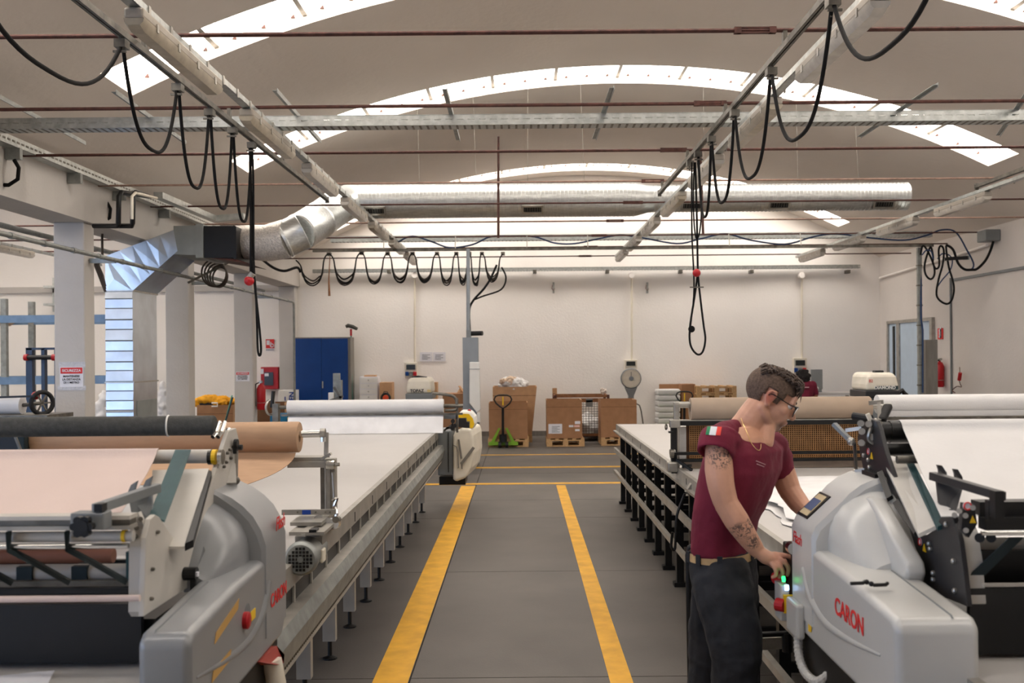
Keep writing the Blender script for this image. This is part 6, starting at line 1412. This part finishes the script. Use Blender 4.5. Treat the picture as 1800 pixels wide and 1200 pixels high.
# right hand: back of the hand to the camera, index reaching the controls
palm = [wR, P(1345, 978, 3.40), P(1362, 984, 3.40)]
limb(body, palm, [0.027, 0.034, 0.030], 14, flat=0.75)
def fing(pts, r=0.0095):
    limb(body, pts, [r, r*0.97, r*0.9, r*0.78], 8)
fing([P(1364, 974, 3.40), P(1378, 976, 3.395), P(1391, 980, 3.40), P(1400, 992, 3.41)], 0.0098)
fing([P(1366, 981, 3.385), P(1378, 987, 3.37), P(1386, 998, 3.375), P(1384, 1010, 3.39)], 0.0098)
fing([P(1362, 988, 3.375), P(1372, 996, 3.36), P(1376, 1007, 3.365), P(1370, 1014, 3.38)], 0.0094)
fing([P(1357, 991, 3.37), P(1363, 1000, 3.355), P(1364, 1010, 3.36), P(1358, 1014, 3.375)], 0.0085)
limb(body, [P(1348, 976, 3.425), P(1360, 976, 3.445), P(1374, 982, 3.45), P(1384, 990, 3.44)], [0.013, 0.012, 0.0105, 0.009], 8)
# left (far) arm
sL = P(1362, 795, 3.74); eL = P(1388, 862, 3.72); wL = P(1420, 902, 3.62)
limb(body, [sL, P(1374, 826, 3.74), eL], [0.054, 0.048, 0.042]); limb(body, [eL, P(1404, 884, 3.68), wL], [0.042, 0.038, 0.028])
limb(body, [wL, P(1428, 912, 3.57), P(1434, 917, 3.53)], [0.027, 0.032, 0.028], 12, flat=0.7)
for k in range(4):
    o_ = (lat*0.9)*(0.018*(k-1.5)); b0 = P(1436, 918, 3.52)+o_; limb(body, [b0, b0+V((0.02, -0.03, 0.004)), b0+V((0.03, -0.055, -0.006)), b0+V((0.035, -0.07, -0.018))], [0.009, 0.009, 0.0085, 0.007], 8)
limb(body, [P(1428, 910, 3.57), P(1428, 906, 3.54), P(1433, 906, 3.51)], [0.011, 0.010, 0.009], 8)
# legs
hR, hL = P(1268, 1000, 3.52), P(1268, 1000, 3.70)
kR, kL = P(1294, 1150, 3.44), P(1252, 1160, 3.74)
aR, aL = V((P(1285, 1200, 3.5).x-0.01, 3.52, 0.16)), V((P(1232, 1200, 3.76).x-0.01, 3.80, 0.16))
for h, k, a in ((hR, kR, aR), (hL, kL, aL)):
    limb(body, [h, h.lerp(k, 0.5), k], [0.082, 0.07, 0.052]); limb(body, [k, k.lerp(a, 0.4), a], [0.052, 0.05, 0.036])
    limb(body, [a+V((0, 0, -0.05)), a+V((0.07, -0.02, -0.075))], [0.035, 0.035])
bo = fuse(body, 'body', SKIN, man, 0.0038, 3)
# skin: tattoos on both halves of the near arm, stubble on the jaw
def skin_marks(m):
    nt = m.node_tree; n = nt.nodes; L = nt.links; b = n['Principled BSDF']; src = b.inputs['Base Color'].links[0].from_socket
    tc = n.new('ShaderNodeTexCoord'); col = src; org = ORG[man.name]
    def mask(c, r, soft=0.6):
        vs = n.new('ShaderNodeVectorMath'); vs.operation = 'SUBTRACT'; L.new(tc.outputs['Object'], vs.inputs[0]); vs.inputs[1].default_value = c-org
        dv = n.new('ShaderNodeVectorMath'); dv.operation = 'DIVIDE'; L.new(vs.outputs[0], dv.inputs[0]); dv.inputs[1].default_value = r
        ln = n.new('ShaderNodeVectorMath'); ln.operation = 'LENGTH'; L.new(dv.outputs[0], ln.inputs[0])
        mr = n.new('ShaderNodeMapRange'); mr.inputs[1].default_value = 1.0; mr.inputs[2].default_value = soft; mr.clamp = True; L.new(ln.outputs['Value'], mr.inputs[0]); return mr.outputs[0]
    def mix(fac, c, amt):
        nonlocal col
        mm = n.new('ShaderNodeMath'); mm.operation = 'MULTIPLY'; L.new(fac, mm.inputs[0]); mm.inputs[1].default_value = amt
        mx = n.new('ShaderNodeMixRGB'); L.new(mm.outputs[0], mx.inputs[0]); L.new(col, mx.inputs[1]); mx.inputs[2].default_value = lin([x/255 for x in c])+(1,); col = mx.outputs[0]
    no = n.new('ShaderNodeTexNoise'); no.inputs['Scale'].default_value = 75; no.inputs['Detail'].default_value = 3; no.inputs['Distortion'].default_value = 1.5; L.new(tc.outputs['Object'], no.inputs[0])
    rp = n.new('ShaderNodeMapRange'); rp.inputs[1].default_value = 0.47; rp.inputs[2].default_value = 0.56; L.new(no.outputs[0], rp.inputs[0])
    for c, r in ((P(1266, 802, 3.40), (0.05, 0.10, 0.05)), (P(1300, 930, 3.38), (0.045, 0.09, 0.035)), (P(1322, 950, 3.38), (0.03, 0.09, 0.03)), (P(1316, 920, 3.38), (0.02, 0.08, 0.03))):
        mk = mask(c, r); ml = n.new('ShaderNodeMath'); ml.operation = 'MULTIPLY'; L.new(mk, ml.inputs[0]); L.new(rp.outputs[0], ml.inputs[1]); mix(ml.outputs[0], (66, 58, 58), 0.8)
    mix(mask(H3(0.07, -0.085, 0.0), (0.055, 0.055, 0.035), 0.5), (84, 60, 48), 0.75); mix(mask(H3(0.02, -0.075, 0.05), (0.05, 0.03, 0.03), 0.4), (120, 88, 72), 0.4); mix(mask(H3(0.097, -0.044, 0.0), (0.02, 0.03, 0.008), 0.5), (96, 68, 54), 0.6)
    mix(mask(H3(-0.006, -0.003, 0.082), (0.03, 0.02, 0.035), 0.4), (196, 92, 84), 0.6); mix(mask(P(1378, 990, 3.38), (0.06, 0.08, 0.06), 0.2), (206, 132, 112), 0.5)
    mix(mask(H3(0.094, -0.059, 0), (0.012, 0.022, 0.006), 0.5), (182, 104, 96), 0.7)
    L.new(col, b.inputs['Base Color'])
skin_marks(SKIN)
# hair: cropped sides and longer top
def hairshell(name, mt, cen, rad, keep, th):
    mb = MB(); n, m = 56, 36; idx = {}
    def pt(i, j):
        t = PI*j/m; f = 2*PI*i/n; return (cen[0]+rad[0]*math.sin(t)*math.cos(f), cen[1]+rad[2]*math.cos(t), cen[2]+rad[1]*math.sin(t)*math.sin(f))
    fs = []
    for i in range(n):
        for j in range(m):
            q = [(i, j), ((i+1) % n, j), ((i+1) % n, j+1), (i, j+1)]
            ca = [sum(pt(*k)[e] for k in q)/4 for e in range(3)]
            if keep(*ca):
                for k in q:
                    if k not in idx: idx[k] = len(mb.v); mb.v.append(H3(*pt(*k)))
                fs.append([idx[k] for k in q])
    # close the shell towards the skull
    base = len(mb.v); cc = H3(*cen); mb.v += [p+(cc-p).normalized()*th for p in mb.v[:base]]
    ed = {}
    for f in fs:
        mb.f.append(tuple(f)); mb.f.append(tuple(base+k for k in f[::-1]))
        for k in range(4):
            e = (f[k], f[(k+1) % 4]); ed[e] = 1
    for (a, b) in list(ed):
        if (b, a) not in ed and a != b: mb.f.append((b, a, base+a, base+b))
    o = mb.build(name, mt, man, smooth=180); return o
def side_keep(a, b, c):
    if a > 0.068 - max(0, 0.03-b)*0.5: return False
    if b > 0.055: return True
    if a > 0.015: return b > (0.005 if a < 0.045 else 0.035)-0.02*(a < 0.028)
    if a > -0.03: return b > 0.026
    return b > -0.062-(a+0.03)*0.25
hairshell('cropped_hair', HAIRD, (-0.006, 0.029, 0), (0.0925, 0.0745, 0.0845), side_keep, 0.012)
top = MB()
E(top, -0.004, 0.062, 0, (0.080, 0.066, 0.046)); E(top, 0.03, 0.070, 0, (0.058, 0.055, 0.036)); E(top, 0.060, 0.053, 0, (0.030, 0.05, 0.034)); E(top, -0.04, 0.060, 0, (0.046, 0.062, 0.044)); E(top, 0.076, 0.050, 0, (0.012, 0.042, 0.020))
to = fuse(top, 'top_hair', HAIR, man, 0.004, 3, (0.018, 0.012))
rd = random.Random(5); lk = MB()
for k in range(420):
    a0 = rd.uniform(-0.08, 0.07); c0 = rd.uniform(-0.062, 0.062); hh = math.sqrt(max(0.0, 1-(a0/0.10)**2*0.8-(c0/0.075)**2*0.9)); b0 = 0.056+0.047*hh
    dr = V((rd.uniform(0.5, 1.0), rd.uniform(-0.2, 0.35), c0*4+rd.uniform(-0.4, 0.4))); L_ = rd.uniform(0.02, 0.042)
    p0 = (a0, b0-0.006, c0); p1 = (a0+dr.x*L_*0.5, b0+0.007+dr.y*L_*0.4, c0+dr.z*L_*0.4); a2 = a0+dr.x*L_; b2 = b0-0.002+dr.y*L_*0.5-(0.022 if a2 > 0.08 else 0.0)
    lk.tube(crv([H3(*p0), H3(*p1), H3(a2, b2, c0+dr.z*L_*0.8)], 2), [0.0035, 0.0034, 0.003, 0.002, 0.0008], 5)
for k in range(60):   # fringe falling over the forehead
    c0 = rd.uniform(-0.045, 0.05); a0 = 0.066+rd.uniform(-.012, .010); lk.tube(crv([H3(a0-0.02, 0.082, c0), H3(a0+0.014, 0.07, c0), H3(a0+0.014+rd.uniform(-.004, .006), 0.048+rd.uniform(-.012, .01), c0*1.1)], 2), [0.004, 0.004, 0.0035, 0.002, 0.0008], 5)
lk.build('hair_strands', HAIR, man, smooth=80)['kind'] = 'stuff'
for s in (-1, 1):
    e = MB(); E(e, 0.073, 0.004, 0.031*s, 0.0125, n=14, m=10); eo = e.build('eye', M('eye_white', (226, 220, 214), 0.2), man, smooth=180)
    e = MB(); E(e, 0.0845, 0.001, 0.032*s, (0.002, 0.005, 0.005), n=10, m=6); e.build('iris', INK, eo)
    e = MB(); E(e, 0.075, 0.009, 0.031*s, (0.013, 0.016, 0.008), n=14, m=8); e.build('eyelid', SKIN, man, smooth=180)
    MB().tube(crv([H3(0.092, 0.019, 0.012*s), H3(0.091, 0.025, 0.03*s), H3(0.078, 0.021, 0.046*s)]), [0.003]*11, 6).build('eyebrow', HAIRD, man)
gl = MB()
fr = None
g0 = MB()
for s in (-1, 1):
    cc = [(0.104, 0.014, 0.008), (0.105, 0.014, 0.03), (0.098, 0.012, 0.052), (0.096, -0.006, 0.053), (0.099, -0.022, 0.044), (0.103, -0.024, 0.022), (0.105, -0.012, 0.009)]
    pts = crv([H3(a, b, c*s) for a, b, c in cc]+[H3(cc[0][0], cc[0][1], cc[0][2]*s)], 3)[:-1]
    g0.tube(pts, 0.0021, 6, closed=True)
    g0.tube(crv([H3(0.097, 0.010, 0.053*s), H3(0.06, 0.008, 0.070*s), H3(0.0, 0.012, 0.080*s), H3(-0.018, 0.0, 0.082*s)]), 0.0018, 6)
g0.tube([H3(0.106, 0.008, -0.009), H3(0.110, 0.010, 0), H3(0.106, 0.008, 0.009)], 0.002, 6)
glo = g0.build('glasses', BLACK, man, smooth=80)
for s in (-1, 1): MB().prism([H3(a, b, c*s) for a, b, c in ((0.104, 0.014, 0.008), (0.105, 0.014, 0.03), (0.098, 0.012, 0.052), (0.097, -0.006, 0.053), (0.099, -0.022, 0.044), (0.103, -0.024, 0.022), (0.105, -0.012, 0.009))], hf*0.0008).build('lens', LENS, glo)
# T-shirt
sh = MB()
sr = [(968, 1271, 60, 3.60), (945, 1270, 59, 3.6), (915, 1275, 62, 3.6), (870, 1290, 70, 3.6), (825, 1303, 75, 3.6), (790, 1308, 71, 3.6), (770, 1304, 62, 3.6), (758, 1298, 44, 3.6), (748, 1294, 22, 3.6)]
RG = [ring(Cn(y, x, d), w/368, w/368*0.62, 28, 2.4, -0.16 if y < 775 else 0) for y, x, w, d in sr]
inn = [ring(Cn(y, x, d), w/368*0.9, w/368*0.55, 28, 2.4) for y, x, w, d in ((968, 1271, 60, 3.6), (945, 1270, 58, 3.6))]
sh.loft([inn[1]]+[inn[0]]+RG)
def sleeve(a, b, c, r0, r1, r2):
    dd = (V(c)-V(b)).normalized(); e = V(c)
    pts = [V(a), V(b), e, e, e-dd*0.035]; rs = [r0, r1, r2, r2-0.010, r2-0.014]
    x, y, _ = frame(dd); rings = []
    for p, r in zip(pts, rs): rings.append([p+(x*math.cos(2*PI*k/20)+y*math.sin(2*PI*k/20))*r for k in range(20)])
    sh.loft(rings)
sh.ell(P(1268, 773, 3.47), (0.068, 0.075, 0.052), n=18, m=12); sh.ell(P(1352, 782, 3.71), (0.07, 0.08, 0.06), n=18, m=12)
sleeve(P(1270, 764, 3.48), P(1262, 776, 3.45), P(1257, 798, 3.425), 0.07, 0.066, 0.063)
sleeve(P(1350, 784, 3.70), P(1362, 806, 3.73), P(1371, 834, 3.745), 0.068, 0.064, 0.058)
limb(sh, [P(1258, 772, 3.46), P(1276, 762, 3.52), P(1296, 750, 3.60)], [0.048, 0.045, 0.028], 14)
so = fuse(sh, 'tshirt', SHIRT, man, 0.006, 5, (0.09, 0.012), True)
# neckline skin: open V shown by a skin-coloured chest patch is part of the body; collar ribbing
def on_shirt(px, py, d0):  return P(px, py, d0)
# surface finder: first hit on the shirt from the camera
from mathutils.bvhtree import BVHTree
bv = BVHTree.FromPolygons([v.co+ORG[man.name] for v in so.data.vertices], [p.vertices[:] for p in so.data.polygons])
eye = V((0, 0, CH))
def hit(px, py, off=0.0, tree=bv):
    d_ = (P(px, py, 3.0)-eye).normalized(); r = tree.ray_cast(eye, d_)
    if r[0] is None: return P(px, py, 3.5)
    return r[0]+r[1]*off
bvb = BVHTree.FromPolygons([v.co+ORG[man.name] for v in bo.data.vertices], [p.vertices[:] for p in bo.data.polygons])
def patch(x0, y0, x1, y1, skew, name, mt, nx=6, ny=6, off=0.002):
    g = []
    for i in range(nx+1):
        g.append([hit(x0+(x1-x0)*i/nx-skew*(j/ny), y0+(y1-y0)*j/ny+ (x1-x0)*i/nx*0.08, off) for j in range(ny+1)])
    return MB().sheet(g, 0.001).build(name, mt, so, smooth=60)
patch(1244, 750, 1250, 764, 3, 'flag_green', M('flag_green', (26, 128, 80), 0.7)); patch(1250, 750, 1261, 764.5, 3, 'flag_white', M('flag_white', (226, 230, 234), 0.7)); patch(1261, 750.5, 1269, 765, 3, 'flag_red', M('flag_red', (226, 66, 56), 0.7))
mb = MB()
for r in range(2):
    for k in range(9 if r == 0 else 7):
        x = 1329+k*1.9+r*1.5; y = 810+r*5.5+k*0.75; c = hit(x, y, 0.0015); mb.ell(c, 0.0022, n=6, m=4)
mb.build('chest_print', M('chest_print', (196, 150, 156), 0.8), so)
# necklace lying on neck and shirt
nk = [(1303, 735), (1306, 745), (1312, 758), (1317, 772), (1322, 782), (1329, 790), (1334, 792.5), (1337, 788), (1337, 781)]
pts = []
for a, b in smoothpts(nk, 4):
    d_ = (P(a, b, 3.0)-eye).normalized(); h1_, h2_ = bv.ray_cast(eye, d_), bvb.ray_cast(eye, d_)
    c = [h for h in (h1_, h2_) if h[0] is not None]
    if c: q = min(c, key=lambda h: h[3]); pts.append(q[0]+q[1]*0.002)
for _ in range(6): pts = [pts[0]]+[(pts[k-1]+pts[k]*2+pts[k+1])/4 for k in range(1, len(pts)-1)]+[pts[-1]]
if len(pts) > 3: MB().tube(pts, 0.0011, 6).build('necklace', GOLD, man, smooth=60)
# trousers and belt
tr_ = MB()
tr_.loft([ring(Cn(y, x, 3.6), w/368, w/368*0.66, 24, 2.4) for y, x, w in ((1090, 1280, 44), (1060, 1279, 54), (1035, 1276, 58), (1010, 1274, 59.5), (985, 1272, 58), (962, 1271, 55))])
for h, k, a, kn in ((hR, kR, aR, 0.082), (hL, kL, aL, 0.078)):
    limb(tr_, [h+V((0, 0, -0.02)), h.lerp(k, 0.4), k.lerp(h, 0.15), k], [0.104, 0.104, 0.096, 0.088]); limb(tr_, [k, k.lerp(a, 0.4), a+V((0.0, 0, -0.04))], [0.084, 0.078, 0.07])
tru = fuse(tr_, 'trousers', TROU, man, 0.007, 4, (0.10, 0.022))
bt = [ring(Cn(y, x, 3.6), w/368*1.03, w/368*0.66*1.05, 32, 2.4) for y, x, w in ((979, 1271.5, 57.5), (965, 1271, 56.5))]
MB().loft([bt[0], bt[1]], cap=False).build('belt', TAN, man, smooth=60)
for k in (2, 8, 14, 17, 20, 23, 27, 30):
    c = (bt[0][k]+bt[1][k])/2; o_ = (c-Cn(972, 1271, 3.6)); o_.z = 0; o_.normalize(); side_ = V((0, 0, 1)).cross(o_)
    MB().obox(c+o_*0.003, side_*0.009, o_*0.003, (0, 0, 0.019)).build('belt_loop', TROU, tru)
for a in (aR, aL):
    s_ = MB(); limb(s_, [V((a.x-0.05, a.y+0.02, 0.05)), V((a.x+0.05, a.y-0.015, 0.05)), V((a.x+0.15, a.y-0.06, 0.042))], [0.05, 0.052, 0.04], 12); limb(s_, [V((a.x-0.01, a.y, 0.05)), V((a.x-0.01, a.y, 0.15))], [0.05, 0.05], 12)
    so_ = fuse(s_, 'shoe', BLACK, man, 0.006, 3)
    for v in so_.data.vertices: v.co.z = max(v.co.z, 0.062)
# ---- second person, seen from behind
pp = P(1410, 680, 16.5); wom = thing('person', 'person with black curly hair in a burgundy top seen from behind at the desk', 'person', V((pp.x, 16.45, 0)))
x0 = pp.x; hz = P(1409, 663, 16.45).z
b2 = MB(); Q = lambda x, y, z: V((x0+x, 16.45+y, z))
for s in (-1, 1):
    limb(b2, [Q(0.09*s, 0, 0.72), Q(0.1*s, 0, 0.40), Q(0.1*s, 0.0, 0.08)], [0.075, 0.055, 0.04]); limb(b2, [Q(0.1*s, -0.03, 0.045), Q(0.1*s, 0.1, 0.04)], [0.04, 0.035])
    limb(b2, [Q(0.17*s, 0, 1.12), Q(0.22*s, 0.05, 0.92), Q(0.16*s, 0.25, 0.98)], [0.05, 0.04, 0.03]); limb(b2, [Q(0.16*s, 0.25, 0.98), Q(0.15*s, 0.31, 1.0)], [0.03, 0.03])
    for k in range(4): limb(b2, [Q(0.15*s+0.017*(k-1.5), 0.31, 1.0), Q(0.15*s+0.018*(k-1.5), 0.36, 0.995), Q(0.15*s+0.018*(k-1.5), 0.385, 0.985)], [0.009, 0.009, 0.008], 6)
b2.loft([[Q(a*math.cos(2*PI*k/16), b*math.sin(2*PI*k/16), z) for k in range(16)] for z, a, b in ((0.7, 0.16, 0.11), (0.85, 0.15, 0.1), (1.0, 0.165, 0.105), (1.12, 0.17, 0.10), (1.18, 0.09, 0.07))])
limb(b2, [Q(0, 0.0, 1.15), Q(0, 0.02, hz-0.08)], [0.055, 0.05]); b2.ell(Q(0, 0.03, hz), (0.075, 0.095, 0.105)); b2.ell(Q(0, 0.13, hz-0.03), (0.015, 0.02, 0.02))
for s in (-1, 1): b2.ell(Q(0.078*s, 0.03, hz-0.01), (0.012, 0.02, 0.03))
fuse(b2, 'body', M('skin_tan', (170, 116, 90), 0.55), wom, 0.009, 3)
s2 = MB(); s2.loft([[Q(a*math.cos(2*PI*k/16), b*math.sin(2*PI*k/16), z) for k in range(16)] for z, a, b in ((0.68, 0.175, 0.125), (0.85, 0.165, 0.115), (1.0, 0.18, 0.12), (1.12, 0.19, 0.115), (1.19, 0.11, 0.085))])
for s in (-1, 1): limb(s2, [Q(0.16*s, 0, 1.12), Q(0.21*s, 0.03, 0.98)], [0.066, 0.058])
t2 = fuse(s2, 'tshirt', SHIRT, wom, 0.009, 3, (0.08, 0.008))
MB().box(x0-0.06, x0+0.06, 16.305, 16.33, 1.075, 1.09).build('back_print', M('chest_print', (196, 150, 156), 0.8), t2)
p2 = MB()
for s in (-1, 1): limb(p2, [Q(0.085*s, 0, 0.7), Q(0.1*s, 0, 0.4), Q(0.1*s, 0, 0.1)], [0.095, 0.075, 0.06])
fuse(p2, 'trousers', TROU, wom, 0.01, 3)
h2_ = MB(); rd = random.Random(3); h2_.ell(Q(0, 0.0, hz+0.02), (0.10, 0.105, 0.12)); h2_.ell(Q(0, -0.03, hz-0.05), (0.09, 0.07, 0.08))
for k in range(60):
    t_ = rd.uniform(0, 2*PI); f_ = rd.uniform(-0.9, 1.2); h2_.ell(Q(0.105*math.cos(f_)*math.cos(t_), min(0.06, 0.105*math.cos(f_)*math.sin(t_)), hz+0.01+0.115*math.sin(f_)), rd.uniform(0.018, 0.032), n=8, m=6)
fuse(h2_, 'curly_hair', HAIRB, wom, 0.006, 1)
